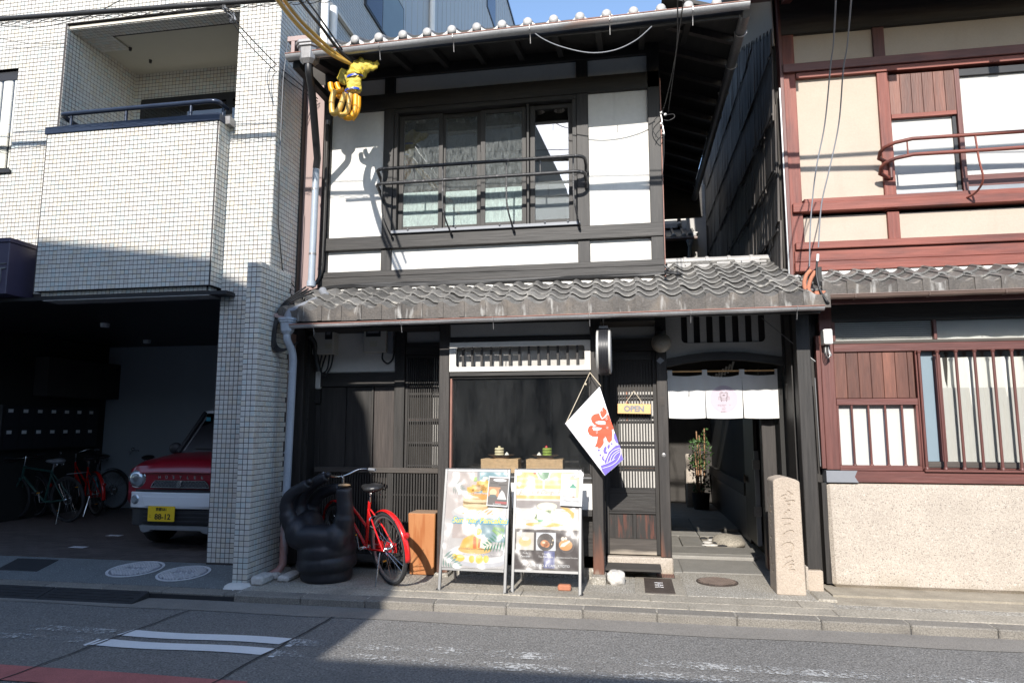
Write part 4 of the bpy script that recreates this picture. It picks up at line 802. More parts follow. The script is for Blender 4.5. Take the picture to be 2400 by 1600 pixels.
for z in (1.98, 1.18, .70, .28): tb('pipe_joint', M['pipe'], lp, [(-3.333 - .006 * (2 - z), 6.30, z), (-3.333 - .006 * (2 - z), 6.30, z + .016)], .0425, 12)
MB().lathe([(.033, 0), (.033, .01)], 14, (-3.425, 6.195, .028), 'y').build('pipe_mouth', M['iron'], lp)
tb('pipe_elbow', 'grip', ch, [(-3.36, 6.22, 2.50), (-3.36, 6.25, 2.58), (-3.28, 6.55, 2.73), (-3.22, 6.78, 2.85), (-3.30, 6.86, 2.93)], .045, 12)
MB().hexa([(-3.56, 6.20, 2.56), (-3.38, 6.20, 2.50), (-3.38, 7.1, 2.93), (-3.56, 7.1, 2.99)], [(-3.56, 6.20, 2.58), (-3.38, 6.20, 2.53), (-3.38, 7.1, 2.96), (-3.56, 7.1, 3.01)]).build('verge_flashing', M['brownpanel'], ch)

# street level: posts on stones
for (a, b, z0, m) in ((-1.885, -1.777, .03, 'worn'), (-.357, -.254, .064, 'worn')):
    bx('post', m, ch, a, b, 6.60, 6.715, z0, 2.60, bevel=.005)
bx('post_stone', 'pave2', ch, -.37, -.235, 6.49, 6.74, -.02, .066, bevel=.01); bx('post_stone', 'pave2', ch, -1.9, -1.76, 6.56, 6.74, -.02, .03, bevel=.01)
bx('post', 'bwV', ch, 1.565, 1.69, 6.65, 6.78, .17, 2.62, bevel=.005); bx('post_stone', 'marker', ch, 1.548, 1.682, 6.60, 6.80, -.02, .168, bevel=.006); bx('low_wall_cap', 'stone', ch, 1.535, 1.56, 6.60, 7.4, -.02, .20, bevel=.006)
MB().box(1.56, 1.80, 6.86, 7.3, 0, 2.9).build('wall_core', M['bwV'], ch)
bx('post', 'worn', ch, .29, .396, 7.04, 7.17, .16, 2.55, bevel=.005); bx('post', 'bwV', ch, -3.63, -3.50, 6.88, 7.0, 0, 2.6)
MB().box(-3.5, -3.46, 6.95, 7.12, 0, 2.6).build('wall_core', M['bwV'], ch)
bx('head_beam', 'bwH', ch, -3.5, 1.56, 6.95, 7.08, 2.60, 2.76)
bx('head_beam', 'bwH', ch, -1.774, -.36, 6.605, 6.70, 2.475, 2.62)
# shop window bay
bx('plaster_panel', 'greyplaster', ch, -1.774, -.36, 6.62, 6.66, 2.345, 2.474, bevel=0); bx('bay_beam', 'bwH', ch, -1.774, -.36, 6.61, 6.68, 2.29, 2.342)
vf = MB(); out_ = [(-1.774, 1.992), (-.354, 1.992), (-.354, 2.287), (-1.774, 2.287)]; inn = rrect(-1.708, -.411, 2.038, 2.238, .022)
N_ = len(inn)
def framed(mb, outer, inner, y0, y1):
    """a plate between two outlines: a rectangle outside, a rounded one inside"""
    cs = [outer[2], outer[3], outer[0], outer[1]]; n = len(inner); q = n // 4
    for k in range(4):
        seg = inner[k * q:(k + 1) * q]; c = cs[k]
        for i in range(len(seg) - 1): mb.prism([c, seg[i], seg[i + 1]], 'y', y0, y1)
        nx = inner[((k + 1) * q) % n]; mb.prism([c, seg[-1], nx, cs[(k + 1) % 4]], 'y', y0, y1)
framed(vf, out_, inn, 6.585, 6.62); vfo = vf.build('vent_frame', M['plaster'], ch, fix=False)
MB().box(-1.72, -.40, 6.70, 6.72, 2.0, 2.28).build('vent_backing', M['greyplaster'], vfo)
slm = MB().box(-.0105, .0105, 0, .025, 2.03, 2.245).mesh('vent_slat', M['bwV'])
for k in range(13): piece('vent_slat', slm, vfo, (-1.64 + .0963 * k, 6.607, 0))
bx('bay_beam', 'bwH', ch, -1.774, -.36, 6.60, 6.70, 1.947, 1.990)
wn = bx('shop_window', 'bwH', ch, -1.774, -.36, 6.63, 6.70, 1.925, 1.945); bx('jamb', 'rust', wn, -1.773, -1.755, 6.625, 6.70, .99, 1.924); bx('jamb', 'bwV', wn, -.378, -.359, 6.63, 6.70, .99, 1.924)
bx('bottom_rail', 'bwH', wn, -1.774, -.36, 6.62, 6.70, .965, .989); bx('sill', 'alu', wn, -1.774, -.36, 6.61, 6.70, .945, .963)
MB().box(-1.754, -.379, 6.655, 6.661, .99, 1.924).build('pane', M['glass'], wn)
bx('bay_panel', 'bwH', ch, -1.774, -.36, 6.625, 6.66, .905, .944); bx('bay_panel', 'plaster', ch, -1.774, -.36, 6.635, 6.66, .655, .904, bevel=0); bx('bay_panel', 'bwH', ch, -1.774, -.36, 6.60, 6.68, .595, .653)
bx('bay_panel', 'bwH', ch, -1.774, -.36, 6.70, 6.72, .1, .594); bx('bay_stone', 'pave2', ch, -1.70, -.25, 6.70, 6.78, -.02, .22, bevel=.01)
# room behind the glass
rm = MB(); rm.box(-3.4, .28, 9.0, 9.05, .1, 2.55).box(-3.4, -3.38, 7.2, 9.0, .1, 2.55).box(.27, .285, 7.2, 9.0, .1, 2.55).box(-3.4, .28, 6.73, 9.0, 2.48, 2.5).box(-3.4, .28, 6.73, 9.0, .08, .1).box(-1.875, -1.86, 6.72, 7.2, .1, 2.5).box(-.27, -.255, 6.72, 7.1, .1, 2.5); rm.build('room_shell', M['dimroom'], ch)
bx('display_shelf', 'bwH', ch, -1.75, -.38, 6.71, 7.15, .93, .965)
bx('counter', 'redboard', ch, -1.6, -.6, 8.3, 8.8, .1, 1.05); bx('room_post', 'bwV', ch, -.98, -.93, 8.2, 8.25, .1, 2.48)
# left bay: plaster, meters wall, boards, lattice
bx('plaster_panel', 'plaster', ch, -3.46, -3.40, 7.08, 7.14, 1.86, 2.6, bevel=.01); bx('plaster_panel', 'plaster', ch, -3.399, -2.525, 7.10, 7.14, 2.04, 2.6, bevel=.012)
bx('cross_beam', 'bwH', ch, -3.46, -2.525, 7.09, 7.16, 1.885, 2.035); bx('cross_beam', 'bwH', ch, -3.46, -3.40, 7.08, 7.16, 1.70, 1.855)
for (a, b, m) in ((-3.46, -3.40, 'bwV'), (-3.395, -3.10, 'bwV'), (-3.092, -2.80, 'bwV'), (-2.795, -2.775, 'bwV'), (-2.77, -2.525, 'redboard')): bx('wall_board', m, ch, a, b, 7.12 if b - a > .03 else 7.105, 7.16, .2, 1.88)
bx('post', 'bwV', ch, -2.525, -2.408, 7.07, 7.18, .1, 2.6, bevel=.004)
bx('plaster_panel', 'greyplaster', ch, -2.406, -1.887, 7.12, 7.15, 2.36, 2.6, bevel=0); bx('cross_beam', 'bwH', ch, -2.406, -1.887, 7.09, 7.16, 2.225, 2.355)
la = bx('lattice_window', 'bwH', ch, -2.406, -1.887, 7.10, 7.14, 2.19, 2.222)
ls_ = MB().box(-.0058, .0058, 0, .014, 1.0, 2.19).mesh('lattice_slat', M['bwV'])
for k in range(20): piece('lattice_slat', ls_, la, (-2.365 + .0245 * k, 7.10, 0))
for z in (1.80, 1.525, 1.505, 1.27, 1.025): bx('lattice_rail', 'bwH', la, -2.38, -1.89, 7.106, 7.12, z - .008, z + .008, bevel=0)
bx('lattice_stile', 'bwV', la, -2.405, -2.375, 7.095, 7.13, .99, 2.19)
MB().box(-2.40, -2.12, 7.16, 7.165, .99, 2.2).build('lattice_backing', M['dimroom'], la); MB().box(-2.12, -1.89, 7.16, 7.165, .99, 2.2).build('lattice_paper', M['greyplaster'], la); MB().box(-2.4, -1.89, 7.15, 7.155, 1.50, 1.53).build('backing_rail', M['brickm'], la)
fe = bx('low_lattice', 'wornrail', ch, -3.40, -1.889, 7.02, 7.09, .95, 1.004, bevel=.004)
fs_ = MB().box(-.0085, .0085, 0, .02, .12, .95).mesh('fence_slat', M['bwV'])
for k in range(49): piece('fence_slat', fs_, fe, (-3.36 + .0303 * k, 7.035, 0))
for z in (.72, .43): bx('fence_rail', 'bwH', fe, -3.39, -1.89, 7.056, 7.07, z - .009, z + .009, bevel=0)
bx('fence_rail', 'bwH', fe, -3.40, -1.889, 7.02, 7.09, .08, .12); bx('fence_post', 'bwV', fe, -2.56, -2.52, 7.03, 7.08, .12, .95)
MB().box(-3.46, -1.88, 7.17, 7.19, 0, 1.0).build('fence_backing', M['bwV'], ch)
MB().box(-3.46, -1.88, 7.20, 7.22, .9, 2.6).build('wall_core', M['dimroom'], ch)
bx('foundation_stone', 'pave2', ch, -3.46, -1.9, 7.0, 7.2, -.02, .075, bevel=.012)
# sliding door
sd = bx('sliding_door', 'bwV', ch, -.252, -.215, 7.09, 7.125, .17, 2.22)
bx('stile', 'bwV', sd, .252, .289, 7.09, 7.125, .17, 2.22); bx('top_rail', 'bwH', sd, -.2145, .2515, 7.091, 7.124, 2.13, 2.22); bx('mid_rail', 'bwH', sd, -.2145, .2515, 7.091, 7.124, .775, .825)
bx('door_panel', 'bwH', sd, -.2145, .2515, 7.097, 7.118, .588, .774); bx('ledge', 'bwH', sd, -.2145, .2515, 7.08, 7.124, .570, .587)
bx('lower_panel', 'wornpanel', sd, -.2145, .02, 7.10, 7.118, .325, .569); bx('lower_panel', 'wornpanel', sd, .055, .2515, 7.10, 7.118, .325, .569); bx('muntin', 'bwV', sd, .021, .054, 7.092, 7.118, .325, .569)
bx('bottom_rail', 'wornrail', sd, -.2145, .2515, 7.088, 7.124, .17, .324)
ds_ = MB().box(-.0068, .0068, 0, .013, .826, 2.129).mesh('door_slat', M['bwV'])
for k in range(16): piece('door_slat', ds_, sd, (-.205 + .0288 * k, 7.095, 0))
for z in (1.915, 1.765, 1.73, 1.545, 1.498, 1.285, 1.243, 1.042, 1.014): bx('door_rail', 'bwH', sd, -.2145, .2515, 7.100, 7.113, z - .007, z + .007, bevel=0)
MB().box(-.10, .2515, 7.128, 7.131, .826, 1.80).build('door_paper', M['greyplaster'], sd); MB().box(-.2145, -.10, 7.128, 7.131, .826, 2.13).build('door_backing', M['dimroom'], sd); MB().box(-.10, .2515, 7.128, 7.131, 1.80, 2.13).build('door_backing', M['dimroom'], sd)
MB().box(-.05, .25, 7.122, 7.127, 1.01, 1.022).box(-.02, -.01, 7.122, 7.127, 1.50, 1.80).build('door_wire', M['brickm'], sd)
bx('door_step', 'stone', ch, -.245, .405, 7.02, 7.24, -.03, .155, bevel=.012); bx('plaster_panel', 'greyplaster', ch, -.25, .288, 7.12, 7.15, 2.352, 2.6, bevel=0); bx('door_head', 'bwH', ch, -.25, .289, 7.08, 7.16, 2.225, 2.35)
MB().ball((.342, 7.038, 1.16), (.022, .006, .022), 12, 8).build('door_pull', M['steel'], ch, smooth=60); bx('paper_seal', 'wornrail', ch, .315, .362, 7.036, 7.039, 1.655, 1.745, bevel=0)
MB().prism([(.331, 2.148), (.289, 2.113), (.331, 2.078), (.373, 2.113)], 'y', 7.030, 7.038).build('diamond_plate', M['grip'], ch)
# entrance head: plaster with a rounded grille over an arched beam
arch_ = [(.40, 2.138), (.60, 2.175), (.80, 2.199), (.98, 2.204), (1.16, 2.194), (1.35, 2.170), (1.538, 2.139)]
hd = MB(); gi = rrect(.556, 1.386, 2.298, 2.72, .045)
hd.prism(arch_ + [(1.538, 2.298), (.40, 2.298)], 'y', 7.12, 7.15); hd.box(.40, .556, 7.12, 7.15, 2.298, 2.66); hd.box(1.386, 1.538, 7.12, 7.15, 2.298, 2.66)
for cx, s in ((.556, 1), (1.386, -1)): hd.prism([(cx, 2.298), (cx + s * .045, 2.298), (cx + s * .022, 2.304), (cx + s * .006, 2.32), (cx, 2.343)], 'y', 7.121, 7.149)
hd.build('entrance_plaster', M['greyplaster'], ch, fix=False)
for k in range(6): bx('grille_bar', 'greyplaster', ch, .617 + .1282 * k, .683 + .1282 * k, 7.13, 7.15, 2.299, 2.66, bevel=.004)
MB().box(.5, 1.45, 7.20, 7.22, 2.2, 2.66).build('grille_backing', M['redboard'], ch)
ab_ = MB()
for i in range(6): ab_.prism([(arch_[i][0], arch_[i][1] - .085), (arch_[i + 1][0], arch_[i + 1][1] - .085), (arch_[i + 1][0], arch_[i + 1][1] - .002), (arch_[i][0], arch_[i][1] - .002)], 'y', 7.09, 7.17)
ab_.build('arched_beam', M['bwH'], ch, fix=True)
bx('plaster_panel', 'greyplaster', ch, 1.572, 1.66, 7.12, 7.15, 1.875, 2.66, bevel=0); bx('jamb_board', 'bwV', ch, 1.54, 1.571, 7.09, 7.16, 1.95, 2.66); bx('beam_end', 'bwH', ch, 1.555, 1.66, 7.06, 7.16, 1.71, 1.872, bevel=.006)
# passage behind the curtain
bx('gate_post', 'worn', ch, 1.345, 1.48, 7.32, 7.44, .02, 2.05, bevel=.005); MB().box(1.50, 1.54, 7.2, 13.2, 0, 2.6).build('passage_wall', M['garage'], ch)
bx('passage_dado', 'redboard', ch, 1.47, 1.498, 9.0, 13.0, 0, .55); bx('passage_rail', 'bwD', ch, 1.44, 1.498, 9.2, 13.0, .56, .72)
MB().box(.36, .40, 7.18, 11.4, 0, 2.9).build('passage_wall', M['bwV'], ch); MB().box(.40, 1.5, 13.1, 13.2, 0, 1.6).build('passage_end', M['dimroom'], ch); MB().box(.40, 1.54, 8.95, 8.99, 2.05, 2.55).build('passage_lintel', M['bwH'], ch)
MB().box(-3.5, .36, 9.1, 9.3, 0, 5.9).build('rear_wall', M['dimroom'], ch)
gl = thing('gate_leaf', 'black wooden gate leaf with iron straps opened back into the passage', 'gate', (1.45, 8.7, .06))
bx('leaf', 'bwV', gl, 1.43, 1.47, 8.32, 9.0, .09, 1.55); bx('edge', 'grip', gl, 1.425, 1.475, 8.28, 8.318, .09, 1.16)
for z in (.95, .42): bx('strap_hinge', 'steel', gl, 1.40, 1.48, 8.255, 8.279, z, z + .11)
MB().ball((1.41, 8.9, .80), (.02, .03, .05), 10, 8).build('latch', M['iron'], gl)
rk = MB(); rk.ball((1.2, 8.92, .03), (.20, .34, .085), 20, 12); rk.v = [(a + .02 * math.sin(9 * b + 5 * c), b + .02 * math.sin(11 * a), c + .012 * math.sin(13 * a + 7 * b)) for a, b, c in rk.v]
rk.build('boulder', M['pave'], None, smooth=60, label='flat pale boulder set in the floor of the passage', cat='boulder')
# ---------------------------------------------------------------- red timber house on the right
rh = thing('red_timber_house', 'red stained timber house with cream plaster and a stone base at the right', 'house', (3.4, 6.9, 0))
U = 6.95
def rb(n, m, x0, x1, y0, y1, z0, z1, p=None, **k): return bx(n, m, p or rh, x0, x1, y0, y1, z0, z1, **k)
XR = 5.4
MB().box(1.60, XR, 7.06, 7.12, 2.5, 6.2).build('wall_core', M['dimroom'], rh)
MB().box(1.72, 1.78, 6.85, 7.1, 2.2, 2.9).build('wall_core', M['bwV'], rh)
for a in ((1.765, 2.535, 5.14, 5.475), (2.635, XR, 5.12, 5.475), (1.765, 2.54, 3.70, 4.985), (1.775, 2.545, 3.245, 3.53), (2.655, XR, 3.235, 3.525)): rb('plaster_panel', 'cream', a[0], a[1], U + .03, U + .06, a[2], a[3], bevel=0)
rb('corner_board', 'maroon', 1.612, 1.646, U - .02, U + .12, 2.92, 6.1)
rb('post', 'redwood', 1.648, 1.764, U - .005, U + .1, 2.95, 5.80, bevel=.004); rb('post', 'redwood', 2.537, 2.645, U - .003, U + .1, 3.55, 5.005, bevel=.004); rb('post', 'redwood', 2.546, 2.655, U - .003, U + .1, 3.24, 3.535, bevel=.004); rb('post', 'maroon', 2.527, 2.634, U, U + .1, 5.13, 5.6)
rb('post', 'redwood', 4.3, 4.42, U - .003, U + .1, 3.55, 5.0)
rb('head_beam', 'maroonH', 1.64, XR, U - .045, U + .1, 5.045, 5.135, bevel=.004); rb('head_rail', 'redwoodH', 1.766, XR, U - .02, U + .08, 4.985, 5.04)
rb('sill_beam', 'redwoodH', 1.662, XR, U - .055, U + .08, 3.562, 3.655, bevel=.006); rb('sill_beam', 'redwoodH', 1.775, XR, U - .03, U + .08, 3.658, 3.70, bevel=.004)
rb('low_beam', 'redwoodH', 1.668, XR, U - .065, U + .08, 3.178, 3.25, bevel=.005); rb('low_beam', 'redwoodH', 1.66, XR, U - .035, U + .08, 3.06, 3.172, bevel=.004); rb('low_beam', 'redwoodH', 1.655, XR, U - .05, U + .08, 2.96, 3.055, bevel=.005)
rb('top_beam', 'bwH', 1.64, XR, U - .02, U + .1, 5.47, 5.85)
# board panel, two upstairs windows, railing
for k in range(6): rb('board', 'cedar', 2.648 + .1018 * k, 2.7465 + .1018 * k, U + .005, U + .03, 4.532, 4.95)
rb('board_frame', 'redwoodH', 2.648, 3.24, U - .005, U + .06, 4.488, 4.53); rb('window_post', 'maroon', 3.245, 3.29, U - .006, U + .08, 3.705, 4.955)
w1 = rb('window', 'black', 3.205, 3.24, U + .02, U + .06, 3.71, 4.485); rb('sill_strip', 'alu', 2.648, 3.24, U + .01, U + .06, 3.703, 3.722, w1)
MB().box(2.648, 3.205, U + .04, U + .045, 3.722, 4.485).build('frosted_pane', M['frost'], w1)
w2 = rb('window', 'black', 3.292, XR, U + .01, U + .06, 4.885, 4.955); rb('low_panel', 'maroonH', 3.292, XR, U + .02, U + .05, 3.755, 3.87, w2); rb('sill_strip', 'alu', 3.292, XR, U, U + .06, 3.703, 3.75, w2)
MB().box(3.292, XR, U + .04, U + .045, 3.872, 4.884).build('frosted_pane', M['frost'], w2)
rr = thing('window_railing', 'red iron railing with two bent rails on the red house', 'railing', (3.5, 6.7, 3.6))
for z in (4.145, 3.99):
    p = [(2.60, U, z - .12), (2.475, U - .08, z - .09)] + [(2.47, U - .14, z - .05), (2.49, U - .2, z - .03), (2.56, U - .26, z - .012), (2.70, U - .30, z)] + [(XR, U - .30, z + .004)]
    tb('rail', 'redwoodH', rr, p, .0185, 10)
tb('rail_foot', 'maroon', rr, [(2.60, U - .02, 4.05), (2.60, U - .02, 3.87)], .02, 8)
tb('short_bar', 'redwood', rr, [(2.66, U - .285, 3.985), (2.66, U - .285, 4.14)], .008, 6)
for x in (3.24, 4.1): tb('baluster', 'redwood', rr, spline([(x, U - .30, 4.14), (x + .015, U - .30, 3.9), (x + .05, U - .27, 3.72), (x + .04, U - .15, 3.64), (x + .0, U - .05, 3.62)], 4), .010, 6)
# main eave above: boarded soffit with rafters
MB().hexa([(1.3, 5.95, 5.60), (XR, 5.95, 5.60), (XR, U + .1, 5.93), (1.3, U + .1, 5.93)], [(1.3, 5.95, 5.66), (XR, 5.95, 5.66), (XR, U + .1, 5.99), (1.3, U + .1, 5.99)]).build('eave_soffit', M['maroonH'], rh)
rf_ = MB().hexa([(-.045, 0, -.11), (.045, 0, -.11), (.045, 1.0, .22), (-.045, 1.0, .22)], [(-.045, 0, 0), (.045, 0, 0), (.045, 1.0, .33), (-.045, 1.0, .33)]).mesh('rafter', M['maroon'])
for k in range(5): piece('rafter', rf_, rh, (1.70 + .93 * k, 5.96, 5.597))
MB().hexa([(1.2, 5.9, 5.67), (XR, 5.9, 5.67), (XR, 12, 8.2), (1.2, 12, 8.2)], [(1.2, 5.9, 5.76), (XR, 5.9, 5.76), (XR, 12, 8.3), (1.2, 12, 8.3)]).build('main_roof', M['rtile'], rh)
# lower roof: tiles one by one
RY, RZ, RS = 6.37, 2.655, .47
ro2 = MB().hexa([(1.74, 6.40, RZ - .05), (XR, 6.40, RZ - .05), (XR, 6.93, RZ + .55 * RS - .05), (1.74, 6.93, RZ + .55 * RS - .05)], [(1.74, 6.40, RZ - .03), (XR, 6.40, RZ - .03), (XR, 6.93, RZ + .55 * RS - .03), (1.74, 6.93, RZ + .55 * RS - .03)]).build('lower_roof', M['bwD'], rh)
for k in range(16):
    x = 1.86 + TW * k
    piece('eave_tile', etm, ro2, (x, RY, RZ + random.uniform(-.004, .004)), (0, 0, random.uniform(-.015, .015)))
    for r_ in range(1, 3): piece('roof_tile', rtm, ro2, (x, RY + EXP * r_ + random.uniform(-.008, .008), RZ + EXP * r_ * RS + random.uniform(-.004, .004)), (random.uniform(-.01, .01), 0, random.uniform(-.02, .02)))
mt = MB(); mt.grid(lambda u, v: (1.80 + 3.4 * u, 6.86 + .04 * v, 2.895 + .055 * v + (1 - v) * .012 * math.cos(2 * math.pi * (3.4 * u) / TW)), 150, 1); mt.build('mortar_bed', M['mortar'], ro2)
bx('roof_verge', 'bwV', ro2, 1.735, 1.775, 6.45, 6.93, 2.66, 2.90)
gutter('lower_gutter', 1.745, XR, 6.315, 2.603, 2.615, .036, M['bgutter'], rh, .60, .0)
bx('eave_board', 'maroonH', rh, 1.76, XR, 6.40, 6.43, 2.54, 2.62); MB().hexa([(1.76, 6.43, 2.55), (XR, 6.43, 2.55), (XR, 6.9, 2.74), (1.76, 6.9, 2.74)], [(1.76, 6.43, 2.57), (XR, 6.43, 2.57), (XR, 6.9, 2.76), (1.76, 6.9, 2.76)]).build('eave_soffit', M['bwD'], rh)
# street level wall
L6 = 6.75
MB().box(1.80, XR, L6 + .09, L6 + .14, 1.0, 2.7).build('wall_core', M['dimroom'], rh)
rb('post', 'maroon', 1.802, 1.918, L6 - .005, L6 + .1, 1.05, 2.60, bevel=.004); rb('corner_board', 'maroon', 1.765, 1.80, L6 + .0, L6 + .08, 1.06, 2.30); tb('ground_wire', 'alu', rh, [(1.745, L6 - .01, 1.08), (1.738, L6 - .01, 1.9)], .005, 6)
rb('lintel', 'bwH', 1.80, XR, L6 + .0, L6 + .09, 2.43, 2.62); rb('transom_rail', 'maroonH', 1.92, XR, L6 - .008, L6 + .08, 2.14, 2.215, bevel=.004); rb('transom_sill', 'wornrail', 1.92, XR, L6 + .0, L6 + .06, 2.218, 2.245)
tr = rb('transom_window', 'maroon', 2.80, 2.828, L6, L6 + .06, 2.246, 2.428)
MB().box(1.945, 2.80, L6 + .03, L6 + .034, 2.246, 2.428).build('pane', M['glassclear'], tr); MB().box(2.828, XR, L6 + .03, L6 + .034, 2.246, 2.428).build('pane', M['glassclear'], tr); rb('transom_jamb', 'maroon', 1.92, 1.945, L6, L6 + .06, 2.246, 2.428, tr)
lv_ = MB()
for k in range(9): lv_.box(1.946, 2.799, L6 + .04, L6 + .06, 2.25 + .02 * k, 2.263 + .02 * k)
lv_.build('louvre', M['frost'], tr)
for k in range(16):
    cu_ = MB()
cu_ = MB(); cu_.grid(lambda u, v: (2.84 + 2.2 * u, L6 + .055 + .012 * math.sin(46 * u) * math.cos(17 * u), 2.25 + .175 * v), 120, 1); cu_.build('curtain', M['curtain'], tr, smooth=80)
for k in range(7): rb('board', 'cedar', 1.922 + .1065 * k, min(2.61, 2.025 + .1065 * k), L6 + .012, L6 + .04, 1.708, 2.136)
rb('board_frame', 'maroonH', 1.920, 2.62, L6 - .006, L6 + .08, 1.645, 1.704); rb('post', 'maroon', 2.622, 2.668, L6 - .008, L6 + .08, 1.062, 2.138)
lw = rb('barred_window', 'maroonH', 1.92, 2.62, L6, L6 + .08, 1.045, 1.09); rb('window_jamb', 'maroon', 2.60, 2.621, L6, L6 + .08, 1.091, 1.644, lw); rb('window_jamb', 'maroon', 1.919, 1.936, L6, L6 + .08, 1.091, 1.644, lw)
MB().box(1.936, 2.60, L6 + .055, L6 + .06, 1.091, 1.644).build('frosted_pane', M['frost'], lw)
for x in (2.052, 2.197, 2.341, 2.484): MB().tube([(x, L6 + .012, 1.09), (x, L6 + .012, 1.644)], .0105, 10).lathe([(.018, 1.09), (.016, 1.10), (.011, 1.105)], 10, (x, L6 + .012, 0)).build('window_bar', M['maroon'], lw, smooth=50)
bw = rb('barred_window', 'maroonH', 2.67, XR, L6 + .05, L6 + .085, 1.062, 1.075)
MB().box(2.67, 2.80, L6 + .07, L6 + .075, 1.13, 2.137).build('blue_pane', M['bluegrey'], bw); rb('window_base', 'wornrail', 2.67, XR, L6 + .04, L6 + .085, 1.076, 1.128, bw); rb('window_stile', 'maroon', 2.80, 2.86, L6 + .055, L6 + .085, 1.129, 2.137, bw)
MB().box(2.861, XR, L6 + .064, L6 + .067, 1.129, 2.137).build('pane', M['glassclear'], bw)
cu_ = MB(); cu_.grid(lambda u, v: (2.87 + 2.1 * u, L6 + .078 + .008 * math.sin(40 * u + .6 * v) * (.4 + v) + .004 * math.sin(95 * u), 1.12 + .96 * v), 140, 8); cu_.build('curtain', M['curtain'], bw, smooth=80)
MB().box(2.861, XR, L6 + .0675, L6 + .0692, 1.129, 1.80).build('frosted_pane', M['frost'], bw)
for x in (2.645, 2.800, 2.955, 3.110, 3.262, 3.415, 3.57): MB().tube([(x, L6 - .03, 1.062), (x, L6 - .03, 2.138)], .0125, 12).lathe([(.019, 1.062), (.018, 1.078), (.013, 1.085)], 12, (x, L6 - .03, 0)).lathe([(.013, 2.115), (.019, 2.122), (.019, 2.138)], 12, (x, L6 - .03, 0)).build('window_bar', M['maroon'], bw, smooth=50)
bx('bar_sill', 'maroonH', rh, 2.622, XR, L6 - .05, L6 + .05, 1.042, 1.060)
rb('base_beam', 'maroonH', 2.03, XR, L6 - .025, L6 + .1, .940, 1.041, bevel=.004); cl_ = MB(); cl_.prism([(1.795, .938), (2.06, .938), (2.03, .99), (2.055, 1.044), (1.795, 1.044)], 'y', L6 - .034, L6 - .026); cl_.box(1.787, 1.795, L6 - .034, L6 + .1, .938, 1.044); cl_.build('copper_clad_end', M['grip'], rh)
rb('base_beam', 'bwH', 1.796, 2.029, L6 - .025, L6 + .1, .940, 1.041)
sw_ = MB(); sw_.hexa([(1.785, 6.685, .012), (XR, 6.685, .012), (XR, 7.0, .012), (1.80, 7.0, .012)], [(1.785, 6.73, .935), (XR, 6.73, .935), (XR, 7.0, .935), (1.80, 7.0, .935)]); sw_.build('stone_base', M['stone'], rh, bevel=.03)
bx('corner_post', 'bwV', rh, 1.745, 1.79, 6.74, 6.95, .03, .93)
nb = MB(); nb.tube([(2.85, 6.727, .56), (2.85, 6.715, .56)], .006, 8); nb.build('nail', M['iron'], rh)
# side wall: overlapping weathered boards, white plaster above them
XS = 1.575
MB().box(XS + .012, 1.66, 7.07, 13.6, 2.3, 8.6).build('side_wall', M['dimroom'], rh)
rl_ = lambda y: 5.32 + .46 * (y - 6.4)
MB().hexa([(XS, 7.0, 5.4), (XS + .012, 7.0, 5.4), (XS + .012, 13.6, 8.4), (XS, 13.6, 8.4)], [(XS, 7.0, rl_(7.0) + .9), (XS + .012, 7.0, rl_(7.0) + .9), (XS + .012, 13.6, rl_(13.6) + .9), (XS, 13.6, rl_(13.6) + .9)]).build('plaster_panel', M['cream'], rh)
random.seed(11)
for r_ in range(9):
    z0 = 2.85 + .62 * r_; y = 7.04
    while y < 12.9:
        w = random.uniform(.13, .20); j = random.uniform(-.12, .05) if r_ in (1, 2, 3) else random.uniform(-.03, .02)
        zt = min(z0 + .68, rl_(y)); zb = z0 + j; tl_ = random.uniform(-.004, .010)
        if zt > zb + .1:
            MB().hexa([(XS - .024 - tl_, y, zb), (XS - .008, y, zb), (XS - .008, y + w - .006, zb + random.uniform(-.04, .04)), (XS - .024, y + w - .006, zb + random.uniform(-.04, .04))],
                  [(XS - .010, y, zt), (XS + .004, y, zt), (XS + .004, y + w - .006, zt), (XS - .010, y + w - .006, zt)]).build('wall_board', M['weather'], rh)
        y += w
for r_ in range(7): bx('batten', 'weather', rh, XS - .040, XS - .028, 7.05 if r_ < 4 else 7.4 + 1.35 * (r_ - 3), 12.8, 3.42 + .62 * r_, 3.445 + .62 * r_)
bx('white_edge', 'alu', rh, 1.598, 1.611, 6.94, 6.97, 2.95, 4.9, bevel=0)
bx('loose_board', 'wornrail', rh, 1.53, 1.56, 12.85, 12.9, 3.2, 5.2)
# house at the far end of the gap
bh = thing('courtyard_house', 'small tiled house with a lattice window seen through the gap between the houses', 'house', (1.0, 13.6, 0))
MB().box(.3, 1.95, 13.6, 14, 0, 6.6).build('wall', M['plaster'], bh); MB().box(1.22, 1.6, 13.4, 13.6, 4.6, 6.2).build('grey_wall', M['greyplaster'], bh); bx('timber', 'bwV', bh, 1.05, 1.12, 13.56, 13.6, 5.3, 6.0); bx('timber', 'bwH', bh, .3, 1.95, 13.55, 13.6, 5.64, 5.72)
MB().hexa([(.4, 12.95, 5.02), (1.33, 12.95, 5.02), (1.33, 13.62, 5.36), (.4, 13.62, 5.36)], [(.4, 12.95, 5.05), (1.33, 12.95, 5.05), (1.33, 13.62, 5.39), (.4, 13.62, 5.39)]).build('roof', M['rtile'], bh)
for k in range(5):
    x = .55 + .19 * k
    tb('roll_tile', M['rtile'], bh, [(x, 12.95, 5.07), (x, 13.6, 5.40)], .03, 8); piece('roof_cap', capm, bh, (x, 12.94, 5.06))
bx('roof_strip', 'mortar', bh, 1.20, 1.40, 12.97, 13.6, 5.1, 5.13); bo_ = bx('ridge', 'rtile2', bh, .4, 1.05, 13.5, 13.6, 5.38, 5.47)
